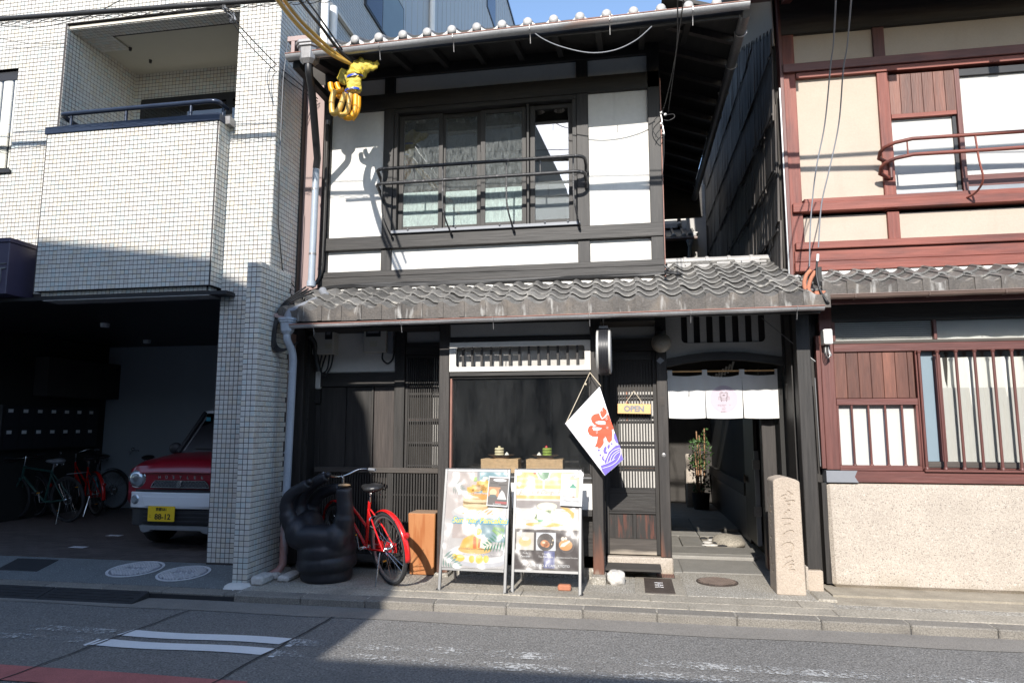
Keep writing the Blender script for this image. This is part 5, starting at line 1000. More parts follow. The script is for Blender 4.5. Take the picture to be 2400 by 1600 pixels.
MB().ball((1.08, 13.5, 5.45), .05, 12, 8).build('ridge_end', M['rtile2'], bh, smooth=60)
tb('gutter', 'bgutter', bh, [(.4, 12.9, 4.98), (1.36, 12.9, 4.99)], .035, 10); hopper(1.22, 12.9, 4.83, .14, .12, M['pipe'], bh); tb('downpipe', 'pipe', bh, [(1.22, 12.9, 4.84), (1.22, 13.0, 4.74), (1.22, 13.1, 4.6), (1.22, 13.1, 3.2)], .035, 10)
MB().box(.4, 1.3, 13.35, 13.38, 3.4, 5.1).build('dark_bay', M['dimroom'], bh)
for k in range(9): bx('lattice_bar', 'bwV', bh, .62 + .075 * k, .635 + .075 * k, 13.30, 13.33, 3.9, 4.72, bevel=0)
bx('orange_sill', 'pine', bh, .6, 1.25, 13.28, 13.34, 4.0, 4.12); bx('white_sill', 'plaster', bh, .6, 1.3, 13.2, 13.3, 3.84, 3.92)
# plant and pots in the passage
pt = thing('potted_shrub', 'leafy green shrub with bare stems standing at the sunlit end of the passage', 'shrub', (1.2, 12.2, .0))
for (a, b) in (((1.17, 12.2, .3), (1.16, 12.25, 1.35)), ((1.21, 12.2, .3), (1.20, 12.2, 1.28)), ((1.25, 12.22, .3), (1.29, 12.2, 1.4)), ((1.14, 12.2, .3), (1.12, 12.2, 1.0))):
    tb('stem', 'stem', pt, [a, tuple((Vector(a) + Vector(b)) / 2 + Vector((.01, 0, 0))), b], .011, 6)
random.seed(5); lfm = MB().add([(0, 0, 0), (.017, .006, .022), (0, .0, .065), (-.017, .006, .022), (0, .012, .03)], [(0, 1, 4), (1, 2, 4), (2, 3, 4), (3, 0, 4)]).mesh('leaf', M['leaf'], fix=False)
for k in range(230):
    z = random.uniform(.72, 1.22) if k % 7 else random.uniform(.3, .5); w = .20 * (1 - abs(z - .97) * 1.3) if k % 7 else .13
    if k % 23 == 0: x, z = 1.30 + random.uniform(-.05, .05), random.uniform(1.22, 1.42)
    else: x = 1.21 + random.uniform(-w, w)
    piece('leaf', lfm, pt, (x, 12.2 + random.uniform(-.16, .16), z), (random.uniform(-2, 2), random.uniform(-1, 1), random.uniform(0, 6.28))).scale = (1.15,) * 3
MB().lathe([(.12, 0), (.15, .28), (.16, .30), (.14, .30), (.13, .26), (0, .26)], 18, (1.2, 12.2, 0)).build('pot', M['bwV'], pt, smooth=50)
st_ = MB(); st_.box(.98, 1.28, 12.45, 12.6, 0, .95); st_.build('stone_lantern', M['stone'], None, bevel=.02, label='pale stone block behind the shrub in the passage', cat='stone')
# ---------------------------------------------------------------- noren curtain
no = thing('door_curtain', 'white three panel door curtain with an armchair emblem hanging over the entrance', 'curtain', (.96, 7.22, 1.5))
tb('rod', 'signwood', no, [(.40, 7.22, 2.013), (1.538, 7.22, 2.013)], .009, 10)
edges = [(.409, .786), (.786, 1.155), (1.155, 1.527)]
def cl_y(x, z): return 7.212 + .006 * math.sin(19 * x + 2 * z) * (2.0 - z) * 2 + .004 * math.sin(47 * x + 5 * z) - .02 * (2.0 - z)
for i, (a, b) in enumerate(edges):
    def fn(u, v, a=a, b=b, i=i):
        x = a + (b - a) * u; z0 = 1.530 - .006 * math.sin(math.pi * u); z1 = 1.983 - (.022 if i != 1 else .034) * math.sin(math.pi * u) ** .7
        x2 = x + (.006 * (1 - v) * (1 if i == 2 else 0) * u * 3) - (0 if v > .82 else (u - .5) * .012 * (1 - v)); z = z0 + (z1 - z0) * v
        return (x2, cl_y(x, z), z)
    g_ = MB(); g_.grid(fn, 26, 16); g_.build('panel', M['cloth'], no, smooth=80)
for x in (.434, .786, 1.155, 1.502):
    w = .025; g_ = MB(); g_.box(x - w, x + w, 7.205, 7.209, 1.94, 2.024).box(x - w, x + w, 7.229, 7.233, 1.97, 2.024).box(x - w, x + w, 7.205, 7.233, 2.0241, 2.027); g_.build('strap', M['cloth'], no)
def onc(pts, off=.004): return [(x, cl_y(x, z) - off, z) for x, z in pts]
cx, cz = .968, 1.724
lil = MB(); k_ = 40
pts = [(cx + .138 * math.cos(2 * math.pi * i / k_), cz + .138 * math.sin(2 * math.pi * i / k_)) for i in range(k_)]
for r0, r1 in ((0, .25), (.25, .5), (.5, .75), (.75, 1)):
    for i in range(k_):
        q = [(cx + (pts[j][0] - cx) * r, cz + (pts[j][1] - cz) * r) for j, r in ((i, r0), (i, r1), ((i + 1) % k_, r1), ((i + 1) % k_, r0))]
        lil.add(onc(q, .0035), [(0, 1, 2, 3)] if r0 else [(1, 2, 3)])
lil.build('emblem_disc', M['lilac'], no)
def stroke(mb, pts, w, off=.0055):
    n = len(pts); vs = []
    for i in range(n):
        a = Vector(pts[max(0, i - 1)]); b = Vector(pts[min(n - 1, i + 1)]); t_ = (b - a).normalized(); q = Vector((-t_.y, t_.x)) * w * .5; p = Vector(pts[i])
        vs += onc([(p.x + q.x, p.y + q.y), (p.x - q.x, p.y - q.y)], off)
    mb.add(vs, [(2 * i, 2 * i + 1, 2 * i + 3, 2 * i + 2) for i in range(n - 1)])
em = MB(); q = lambda a, b: (cx + a * .055, 1.752 + b * .055)
stroke(em, [q(-.68, -.1), q(-.68, .55), q(-.5, .75), q(.5, .75), q(.68, .55), q(.68, -.1)], .0035); stroke(em, [q(-.5, -.5), q(-.5, .48), q(-.38, .6), q(.38, .6), q(.5, .48), q(.5, -.5)], .003)
stroke(em, [q(-.28, .3), q(.24, -.0)], .003); stroke(em, [q(.28, .3), q(-.24, -.0)], .003); stroke(em, [q(-.1, .32), q(0, .2), q(.1, .32)], .003)
for s in (-1, 1): stroke(em, [q(s * .55, -.1), q(s * .95, -.1), q(s * .95, -.62), q(s * .55, -.62), q(s * .55, -.1)], .0028); stroke(em, [q(s * .72, -.2), q(s * .72, -.5)], .0022); stroke(em, [q(s * .5, -.72), q(s * .42, -1.0)], .005)
stroke(em, [q(-.5, -.3), q(.5, -.3)], .0025); stroke(em, [q(-.5, -.55), q(0, -.62), q(.5, -.55)], .0025); stroke(em, [q(-.58, -.7), q(0, -.82), q(.58, -.7)], .0025)
em.build('armchair_emblem', M['ink'], no)
for s, z, sz in (('MICASADECO', 1.657, .017), ('&', 1.640, .014), ('CAFE', 1.618, .017), ('KYOTO', 1.590, .017)): text(s, sz, front(cx, cl_y(cx, z) - .007, z), M['palegrey'], 'lettering', no, .0004, space=1.25)

# ---------------------------------------------------------------- ice flag, OPEN board, lamps
FY = 6.45
fl = thing('ice_flag', 'white flag with a red ice character over violet waves hung from a cord', 'flag', (-.3, FY, 1.0))
TL, TR, BR, BL = [-0.592, 1.468], [-0.262, 1.815], [-0.056, 1.142], [-0.228, 0.991]
def fy(x, z): return FY + .010 * math.sin(7 * (x + z * .6) + .6) + .006 * math.sin(15 * (x - z))
def ff(u, v):
    a = Vector(BL).lerp(Vector(BR), u); b = Vector(TL).lerp(Vector(TR), u); p = a.lerp(b, v); return (p.x, fy(p.x, p.y), p.y)
g_ = MB(); g_.grid(ff, 16, 20); g_.build('cloth', M['flagc'], fl, smooth=80)
def fprint(name, m, polys, off=.004):
    b = MB()
    for po_ in polys:
        tri = tessellate_polygon([[Vector((p[0], p[1], 0)) for p in po_]]); vs = [(p[0], fy(*p) - off, p[1]) for p in po_]; b.add(vs, [tuple(t) for t in tri])
    b.build(name, m, fl, fix=False)
def fstroke(name, m, lines, w, off=.007):
    b = MB()
    for pts in lines:
        pts = [p[:2] for p in [(a[0], a[2]) for a in spline([(p[0], 0, p[1]) for p in pts], 5)]]
        n = len(pts); vs = []
        for i in range(n):
            a = Vector(pts[max(0, i - 1)]); c = Vector(pts[min(n - 1, i + 1)]); t_ = (c - a).normalized(); q_ = Vector((-t_.y, t_.x)) * w * .5; p = Vector(pts[i])
            for s in (1, -1): r_ = p + q_ * s; vs.append((r_.x, fy(r_.x, r_.y) - off, r_.y))
        b.add(vs, [(2 * i, 2 * i + 1, 2 * i + 3, 2 * i + 2) for i in range(n - 1)])
    b.build(name, m, fl, fix=False)
fprint('ice_character', M['fred'], [[(-0.346,1.538),(-0.318,1.562),(-0.273,1.569),(-0.262,1.538),(-0.247,1.512),(-0.217,1.53),(-0.19,1.562),(-0.178,1.538),(-0.164,1.493),(-0.15,1.453),(-0.14,1.423),(-0.156,1.418),(-0.152,1.372),(-0.158,1.317),(-0.184,1.293),(-0.202,1.313),(-0.215,1.35),(-0.227,1.339),(-0.236,1.287),(-0.262,1.248),(-0.284,1.241),(-0.293,1.256),(-0.319,1.254),(-0.299,1.298),(-0.288,1.353),(-0.338,1.353),(-0.369,1.371),(-0.384,1.408),(-0.373,1.442),(-0.351,1.456),(-0.318,1.447),(-0.294,1.453),(-0.321,1.464),(-0.343,1.49),(-0.35,1.516)],
  [(-0.239,1.633),(-0.219,1.615),(-0.202,1.599),(-0.201,1.571),(-0.228,1.535),(-0.243,1.525),(-0.259,1.552),(-0.265,1.584),(-0.245,1.599)]])
fprint('wave_print', M['fblue'], [[(-0.086,1.276),(-0.078,1.212),(-0.058,1.143),(-0.226,0.995),(-0.254,1.036),(-0.267,1.085),(-0.228,1.105),(-0.231,1.123),(-0.208,1.167),(-0.189,1.211),(-0.159,1.24),(-0.122,1.272)],
  [(-0.139,1.372),(-0.13,1.39),(-0.115,1.35),(-0.098,1.288),(-0.122,1.299),(-0.139,1.335)], [(-0.24,1.232),(-0.226,1.258),(-0.21,1.265),(-0.207,1.24),(-0.217,1.214),(-0.196,1.211),(-0.208,1.19),(-0.23,1.194),(-0.24,1.21)],
  [(-0.199,1.275),(-0.177,1.28),(-0.177,1.256),(-0.192,1.233),(-0.203,1.253)], [(-0.252,1.167),(-0.234,1.181),(-0.238,1.154),(-0.227,1.13),(-0.242,1.126),(-0.255,1.145)],
  [(-0.281 + .011 * math.cos(a * .63), 1.226 + .011 * math.sin(a * .63)) for a in range(10)], [(-0.267 + .011 * math.cos(a * .63), 1.181 + .011 * math.sin(a * .63)) for a in range(10)], [(-0.16 + .010 * math.cos(a * .63), 1.286 + .010 * math.sin(a * .63)) for a in range(10)]])
fstroke('wave_line', M['flagc'], [[(-0.249,1.06),(-0.169,1.087),(-0.11,1.131),(-0.079,1.197),(-0.08,1.248)], [(-0.209,1.112),(-0.19,1.167),(-0.152,1.22),(-0.088,1.249)], [(-0.182,1.121),(-0.161,1.175),(-0.131,1.205),(-0.087,1.233)],
  [(-0.154,1.138),(-0.13,1.182),(-0.087,1.215)], [(-0.263,1.088),(-0.198,1.11),(-0.132,1.147)]], .0045)
fstroke('brush_gap', M['flagc'], [[(-0.305,1.394),(-0.287,1.407)], [(-0.303,1.38),(-0.286,1.392)], [(-0.222,1.353),(-0.202,1.313)], [(-0.217,1.515),(-0.195,1.534)], [(-0.21,1.506),(-0.193,1.519)], [(-0.207,1.444),(-0.189,1.439)], [(-0.209,1.432),(-0.19,1.426)], [(-0.233,1.335),(-0.235,1.309)], [(-0.238,1.601),(-0.245,1.584)]], .003)
tb('hem_rod', 'flagc', fl, [(TL[0], FY - .002, TL[1]), (TR[0], FY - .002, TR[1])], .006, 8)
ap_ = (-0.358, 6.52, 1.961)
tb('cord', 'cord', fl, [(TL[0], FY, TL[1]), ap_], .0035, 6); tb('cord', 'cord', fl, [(TR[0] + .01, FY, TR[1] + .01), ap_], .0035, 6); tb('cord', 'cord', fl, [ap_, (ap_[0], 6.60, ap_[2] + .005)], .0035, 6)
MB().ball((-0.397, 6.485, 1.847), (.009, .009, .012), 8, 6).build('knot', M['cord'], fl)
os_ = thing('open_sign', 'small wooden board with the word OPEN hung on the sliding door', 'sign', (.056, 7.05, 1.57), 0, ry=R(1.2))
ob = MB().box(-.168, .168, -.028, .012, .003, .103).build('board', M['signwood'], os_, bevel=.003, local=True)
text('OPEN', .078, Matrix.Translation((.0, -.0295, .028)) @ Matrix.Rotation(R(90), 4, 'X'), M['grip'], 'lettering', os_, .0008, bold=.004, local=True)
for s in (-1, 1): MB().tube([(s * .095, -.008, .10), (0.0, .03, .235)], .003, 6).build('cord', M['cord'], os_, local=True)
gb_ = thing('globe_lamp', 'round globe lamp fixed at the top of the entrance post', 'lamp', (.342, 6.95, 2.18))
MB().ball((.342, 6.94, 2.285), .10, 24, 16).build('globe', mat('dusty_globe', (.22, .20, .17), .4, .15, 5, fine=.1), gb_, smooth=80); MB().tube([(.342, 7.04, 2.44), (.342, 6.94, 2.44), (.342, 6.94, 2.37)], .022, 10).build('bracket', M['black'], gb_)
MB().lathe([(.05, 2.365), (.05, 2.40), (.02, 2.42)], 16, (.342, 6.94, 0)).build('collar', M['black'], gb_)
la_ = thing('hanging_lantern', 'paper lantern with dark frame under the entrance ceiling above the curtain', 'lantern', (.93, 8.2, 2.3))
lt = MB(); lt.hexa([(.80, 8.1, 2.26), (1.06, 8.1, 2.26), (1.06, 8.36, 2.26), (.80, 8.36, 2.26)], [(.66, 7.96, 2.46), (1.20, 7.96, 2.46), (1.20, 8.5, 2.46), (.66, 8.5, 2.46)]); lt.build('shade', M['lampglass'], la_)
for (a, b) in (((.80, 8.095, 2.255), (.66, 7.955, 2.46)), ((1.06, 8.095, 2.255), (1.20, 7.955, 2.46)), ((.93, 8.095, 2.255), (.93, 7.955, 2.46)), ((.79, 8.095, 2.255), (1.07, 8.095, 2.255)), ((.65, 7.955, 2.46), (1.21, 7.955, 2.46))): tb('rib', 'black', la_, [a, b], .009, 6)
MB().box(.64, 1.22, 7.94, 8.52, 2.461, 2.5).build('top_board', M['bwH'], la_)
sc_ = MB()
for k in range(8): sc_.tube([(.90 + .035 * k, 8.0 - .02 * k, 1.92 + .02 * k), (.93 + .035 * k, 8.0 - .02 * k, 1.99 + .025 * k)], .012, 8)
sc_.build('coiled_hose', M['white'], None, smooth=50, label='white coiled hose hanging behind the curtain rod', cat='hose')
dd = thing('round_sign', 'round projecting sign box seen edge on with white faces and a ribbed black rim', 'sign', (-.217, 6.42, 1.92))
MB().lathe([(.222, -.262), (.222, -.172)], 40, (0, 6.42, 2.15), 'x').build('rim', mat('satin_black', (.018, .018, .02), .38, .1, 5), dd, smooth=40)
for k in range(6): MB().lathe([(.222, -.258 + .0145 * k), (.227, -.256 + .0145 * k), (.227, -.250 + .0145 * k), (.222, -.248 + .0145 * k)], 40, (0, 6.42, 2.15), 'x').build('rim_rib', M['carblack'], dd, smooth=30)
for s, x in ((-1, -.262), (1, -.172)): MB().lathe([(.212, x - .0 * s), (.212, x + s * .018), (.19, x + s * .025), (0, x + s * .025)], 40, (0, 6.42, 2.15), 'x').build('face', M['frost'], dd, smooth=40)
MB().box(-.258, -.176, 6.36, 6.48, 2.365, 2.39).build('hanger', M['alu'], dd); tb('hanger_wire', 'steel', dd, [(-.217, 6.42, 2.39), (-.217, 6.30, 2.50)], .006, 6)

# ---------------------------------------------------------------- A-frame boards with posters
def aboard(name, label, x0, x1, y0, poster, yaw=0):
    t = thing(name, label, 'sandwich board', ((x0 + x1) / 2, y0, 0), group='menu boards in front of the shop window', rz=yaw)
    w = (x1 - x0) / 2; lean = .20; Hh = 1.055
    def P(x, s, o=0): return (x, lean * s / Hh - o * .98, s - o * .19)           # along the leaning front; o = out of the board
    def bar(n, xa, xb, sa, sb, d=.022, m='alu'):
        MB().hexa([P(xa, sa, d * .4), P(xb, sa, d * .4), P(xb, sa, -d), P(xa, sa, -d)], [P(xa, sb, d * .4), P(xb, sb, d * .4), P(xb, sb, -d), P(xa, sb, -d)]).build(n, M[m], t, bevel=.003, local=True)
    bar('leg', -w, -w + .026, 0, Hh); bar('leg', w - .026, w, 0, Hh); bar('top_rail', -w + .0261, w - .0261, Hh - .026, Hh); bar('bottom_rail', -w + .0261, w - .0261, .172, .198)
    for x in (-w + .006, w - .032): MB().hexa([(x, .50, 0), (x + .022, .50, 0), (x + .022, .525, 0), (x, .525, 0)], [(x, lean + .02, Hh - .04), (x + .022, lean + .02, Hh - .04), (x + .022, lean + .04, Hh - .04), (x, lean + .04, Hh - .04)]).build('rear_leg', M['alu'], t, local=True)
    for x in (-w, w): MB().hexa([P(x - .015, -.004, .012), P(x + .015, -.004, .012), P(x + .015, -.004, -.025), P(x - .015, -.004, -.025)], [P(x - .014, .012, .012), P(x + .014, .012, .012), P(x + .014, .012, -.025), P(x - .014, .012, -.025)]).build('foot', M['rubber'], t, local=True)
    MB().tube([(-w + .01, .20, .42), (-w + .03, .45, .10), (-w + .08, .30, .02)], .004, 5).build('stay', M['steel'], t, local=True)
    MB().hexa([P(-w + .026, .198, -.002), P(w - .026, .198, -.002), P(w - .026, .198, -.008), P(-w + .026, .198, -.008)], [P(-w + .026, Hh - .026, -.002), P(w - .026, Hh - .026, -.002), P(w - .026, Hh - .026, -.008), P(-w + .026, Hh - .026, -.008)]).build('backing', M['white'], t, local=True)
    pw, p0, p1 = w - .026, .198, Hh - .026
    wv = lambda u, v: .003 * math.sin(5.5 * u + 3.2 * v) + .002 * math.sin(11 * u - 6 * v)
    def Q(u, v, o): return P(-pw + 2 * pw * u, p0 + (p1 - p0) * v, .004 + o)
    lay = [0]
    def pr(n, polys, c, rough=.30):
        lay[0] += 1; b = MB()
        for po_ in polys:
            tri = tessellate_polygon([[Vector((p[0], p[1], 0)) for p in po_]]); b.add([Q(p[0], p[1], .0003 * lay[0]) for p in po_], [tuple(k) for k in tri])
        b.build(n, pm(c, rough), t, local=True, fix=True)
    def tx(s, size, u, v, c, shear=0, bold=0, align='CENTER', n='lettering'):
        lay[0] += 1; o_ = Vector(Q(u, v, .0003 * lay[0])); ax = Vector((1, 0, 0)); up = (Vector(Q(u, v + .1, 0)) - Vector(Q(u, v, 0))).normalized(); nn = ax.cross(up)
        mw = Matrix((( ax.x, up.x, nn.x, o_.x), (ax.y, up.y, nn.y, o_.y), (ax.z, up.z, nn.z, o_.z), (0, 0, 0, 1))); text(s, size, mw, pm(c), n, t, .0001, shear, align, bold, local=True)
    poster(pr, tx)
    # clear wavy film over the print: the sun glints in it
    b = MB(); b.grid(lambda u, v: Q(u, v, .012 + wv(u * 2.6, v * 2.4)), 40, 50); b.build('film_cover', film, t, smooth=80, local=True)
    return t
film = bpy.data.materials.new('clear_film'); film.use_nodes = True
t = film.node_tree; N = t.nodes; L = t.links; N.remove(N['Principled BSDF']); o_ = N['Material Output']
tr_ = N.new('ShaderNodeBsdfTransparent'); gl_ = N.new('ShaderNodeBsdfGlossy'); gl_.inputs['Roughness'].default_value = .30; fr_ = N.new('ShaderNodeFresnel'); fr_.inputs[0].default_value = 1.45
g_ = N.new('ShaderNodeNewGeometry'); nn_ = N.new('ShaderNodeTexNoise'); nn_.inputs['Scale'].default_value = 3.4; nn_.inputs['Detail'].default_value = 2; L.new(g_.outputs['Position'], nn_.inputs['Vector'])
bp_ = N.new('ShaderNodeBump'); bp_.inputs['Strength'].default_value = .55; bp_.inputs['Distance'].default_value = .12; L.new(nn_.outputs['Fac'], bp_.inputs['Height']); L.new(bp_.outputs[0], gl_.inputs['Normal'])
ms_ = N.new('ShaderNodeMixShader'); mu_ = N.new('ShaderNodeMath'); mu_.operation = 'MULTIPLY'; mu_.inputs[1].default_value = 2.4; L.new(fr_.outputs[0], mu_.inputs[0]); L.new(mu_.outputs[0], ms_.inputs[0]); L.new(tr_.outputs[0], ms_.inputs[1]); L.new(gl_.outputs[0], ms_.inputs[2]); L.new(ms_.outputs[0], o_.inputs['Surface'])
Rc = lambda a, b, c, d: [(a, c), (b, c), (b, d), (a, d)]
def palm(cu, cv, ln, ang, n=7, w=.012):
    out = []
    for k in range(n):
        f = k / (n - 1); bx_, bz_ = cu + math.cos(R(ang)) * ln * f, cv + math.sin(R(ang)) * ln * .75 * f
        for s in (1, -1):
            q = R(ang + s * (62 - 20 * f)); l2 = ln * (.62 - .3 * f); e_ = (bx_ + math.cos(q) * l2, bz_ + math.sin(q) * l2 * .75); nrm_ = (-math.sin(q) * w, math.cos(q) * w)
            m_ = ((bx_ + e_[0]) / 2, (bz_ + e_[1]) / 2); out.append([(bx_, bz_), (m_[0] + nrm_[0], m_[1] + nrm_[1]), e_, (m_[0] - nrm_[0], m_[1] - nrm_[1])])
    return [[(min(.999, max(.001, a)), min(.999, max(.001, b))) for a, b in p_] for p_ in out]
cl01 = lambda po_: [(min(.999, max(.001, a)), min(.999, max(.001, b))) for a, b in po_]
def poster1(pr, tx):
    pr('print_ground', [Rc(0, 1, 0, 1)], (.62, .57, .56)); pr('print_wall', [Rc(.20, .50, .55, 1)], (.55, .49, .47)); pr('print_wall', [Rc(.54, 1, .52, 1)], (.22, .40, .46)); pr('print_wall', [Rc(.5, .54, .52, 1)], (.26, .28, .30))
    pr('plate_print', [cl01(ell(.62, .565, .52, .085))], (.66, .65, .66)); pr('plate_print', [cl01(ell(.62, .585, .48, .068))], (.78, .77, .76))
    pr('pancake_print', [ell(.50, .625, .21, .035), ell(.49, .675, .205, .035), ell(.48, .725, .20, .036), Rc(.29, .70, .625, .725)], (.72, .50, .24)); pr('pancake_print', [ell(.50, .640, .20, .018), ell(.49, .69, .195, .018), ell(.49, .74, .19, .022)], (.80, .66, .42))
    pr('sauce_print', [[(.33, .77), (.75, .775), (.75, .73), (.6, .70), (.52, .735), (.42, .745), (.33, .755)]], (.78, .36, .05)); pr('mango_print', [Rc(.34, .46, .775, .835), Rc(.42, .56, .79, .86), Rc(.50, .62, .80, .90), Rc(.60, .74, .78, .88), [(.48, .86), (.62, .93), (.70, .90), (.66, .80), (.5, .8)]], (.86, .46, .05)); pr('mango_print', [ell(.585, .885, .06, .025), ell(.67, .86, .05, .02), ell(.42, .83, .05, .015)], (.90, .58, .14))
    pr('cream_print', [ell(.64, .935, .05, .015), ell(.60, .91, .05, .012)], (.86, .82, .72)); pr('mint_print', [Rc(.445, .50, .90, .945)], (.30, .50, .08)); pr('sauce_print', [[(.28 + .08 * k, .555), (.31 + .08 * k, .555), (.40 + .08 * k, .600), (.37 + .08 * k, .597)] for k in range(7)], (.74, .44, .14)); pr('cream_print', [ell(.86, .615, .085, .035)], (.80, .76, .66))
    pr('palm_print', palm(.12, .86, .20, -30), (.36, .40, .38))
    pr('print_ground', [Rc(0, 1, .001, .50)], (.60, .58, .58)); pr('print_wall', [Rc(.14, .48, .30, .47)], (.54, .47, .45)); pr('print_wall', [Rc(.50, .999, .27, .48)], (.24, .38, .44)); pr('plate_print', [cl01(ell(.62, .13, .56, .12))], (.60, .61, .66)); pr('plate_print', [cl01(ell(.62, .15, .52, .10))], (.76, .76, .78)); pr('shadow_print', [cl01(ell(.72, .165, .28, .05))], (.46, .44, .46))
    pr('pancake_print', [ell(.52, .19, .27, .045), [(.26, .19), (.32, .29), (.45, .335), (.62, .335), (.75, .27), (.79, .19)]], (.80, .52, .18)); pr('peach_print', [[(.30, .20), (.34, .30), (.42, .33), (.44, .21)], [(.44, .20), (.43, .32), (.50, .345), (.53, .20)], [(.53, .19), (.52, .33), (.59, .33), (.60, .20)]], (.90, .50, .10)); pr('peach_print', [[(.49, .20), (.49, .32), (.53, .33), (.55, .20)], [(.57, .21), (.575, .31), (.61, .30), (.62, .20)]], (.80, .20, .04))
    pr('cream_print', [[(.60, .21), (.62, .335), (.67, .33), (.68, .20)], [(.68, .20), (.66, .325), (.72, .31), (.75, .205)], [(.74, .205), (.715, .31), (.76, .28), (.79, .21)]], (.88, .84, .72)); pr('peach_print', [ell(.53, .375, .09, .042)], (.90, .70, .22)); pr('peach_print', [ell(.53, .38, .06, .026)], (.92, .80, .40))
    pr('fruit_print', [ell(.28, .10, .085, .035), ell(.48, .095, .045, .038), ell(.60, .095, .06, .045), ell(.71, .10, .045, .038), ell(.20, .115, .04, .025)], (.88, .62, .12)); pr('fruit_print', [ell(.30, .115, .05, .014), ell(.60, .12, .03, .014)], (.92, .78, .36)); pr('palm_print', palm(.999, .31, .30, 200), (.06, .26, .16)); pr('palm_print', palm(.02, .10, .26, -25), (.24, .36, .32)); pr('palm_print', palm(.98, .36, .16, 160), (.28, .50, .16))
    for du, dv in ((-.006, 0), (.006, 0), (0, .004), (0, -.004), (.008, -.006)): tx('Summer Pancakes', .070, .575 + du, .465 + dv, None or (.10, .46, .72), .3, .004)
    tx('Summer Pancakes', .070, .575, .465, (.92, .74, .10), .3, .0015); tx('Refreshing Yogurt Cream Pancakes', .026, .62, .135, (.88, .88, .88), .3); tx('Mango Coconut Pancakes', .024, .52, .765, (.88, .88, .88), .3); tx('Tax included', .018, .88, .012, (.85, .85, .85))
def poster2(pr, tx):
    pr('print_ground', [Rc(0, 1, 0, 1)], (.76, .70, .62)); pr('print_wall', [Rc(.0, .999, .72, .999)], (.80, .52, .16)); pr('print_wall', [Rc(.0, .999, .80 + .06 * k, .825 + .06 * k) for k in range(3)], (.86, .66, .34)); pr('glass_print', [[(.30, .999), (.56, .999), (.52, .93), (.44, .905), (.36, .93)]], (.70, .72, .70)); pr('drink_print', [[(.33, .999), (.53, .999), (.50, .94), (.44, .918), (.38, .94)]], (.06, .24, .10)); pr('glass_print', [Rc(.42, .455, .80, .91), ell(.44, .79, .08, .012)], (.72, .68, .60)); pr('cherry_print', [ell(.29, .99, .025, .009), ell(.57, .99, .02, .008)], (.60, .10, .06))
    pr('label_band', [Rc(.0, .999, .755, .825)], (.84, .80, .74)); tx('Japanese Dango Pancakes', .052, .52, .775, (.20, .18, .14), .4)
    pr('print_wall', [Rc(.0, .999, .41, .72)], (.70, .68, .66)); pr('print_wall', [Rc(.0, .999, .62, .70)], (.34, .31, .31)); pr('matcha_print', [ell(.47, .60, .17, .035), ell(.47, .56, .17, .035), ell(.47, .52, .17, .035), Rc(.30, .64, .52, .60)], (.30, .42, .16)); pr('cream_print', [ell(.50, .645, .16, .04)], (.84, .82, .66)); pr('matcha_print', [Rc(.36, .46, .47, .55)], (.05, .34, .14)); pr('board_print', [ell(.46, .455, .30, .022)], (.74, .48, .10)); pr('melon_print', [[(.70, .64), (.84, .63), (.93, .58), (.92, .53), (.83, .495), (.88, .56), (.80, .605)]], (.80, .44, .06)); pr('melon_print', [ell(.74, .595, .09, .010)], (.50, .54, .18)); pr('plate_print', [ell(.2, .55, .12, .05)], (.78, .77, .76))
    pr('print_ground', [Rc(.001, .999, .001, .405)], (.065, .048, .048)); pr('sky_print', [Rc(.46, .63, .02, .19)], (.09, .11, .30)); pr('photo_edge', [Rc(.335, .645, .195, .375)], (.70, .74, .80)); pr('pan_print', [ell(.485, .28, .135, .088)], (.07, .055, .05)); pr('food_print', [ell(.47, .265, .065, .035), ell(.50, .255, .05, .03)], (.72, .28, .10)); pr('food_print', [ell(.455, .275, .025, .012), ell(.60, .30, .01, .01), ell(.58, .26, .008, .008)], (.86, .72, .50)); pr('pan_print', [ell(.815, .265, .125, .09)], (.16, .14, .15)); pr('pan_print', [ell(.815, .265, .118, .085)], (.10, .08, .075)); pr('food_print', [ell(.80, .255, .105, .055)], (.76, .36, .12)); pr('cream_print', [ell(.755, .318, .028, .020), ell(.80, .322, .022, .015), [(.71, .235), (.74, .27), (.86, .305), (.87, .29), (.78, .24)]], (.86, .80, .70))
    pr('photo_edge', [Rc(.02, .30, .195, .375)], (.66, .62, .56)); pr('food_print', [ell(.16, .28, .10, .05)], (.78, .58, .30)); pr('cream_print', [ell(.17, .31, .06, .02)], (.84, .80, .72))
    for u, a, b in ((.17, 'Fluffy', 'Pancakes'), (.49, 'Honey', 'Tea Pancakes'), (.82, None, 'Chocolate Banana Pancakes')):
        if a: tx(a, .022, u, .155, (.85, .85, .85))
        tx(b, .024 if u < .8 else .017, u, .125, (.85, .85, .85))
    tx('MICASADECO & CAFE  KYOTO', .030, .50, .035, (.85, .85, .85))
aboard('menu_board', 'menu board with a Summer Pancakes poster standing at the left before the window', -1.708, -1.085, 6.02, poster1, R(-1.5))
aboard('menu_board', 'menu board with a yellow and dark brown pancake poster nearest the ice flag', -1.052, -.432, 6.055, poster2, R(-.5))
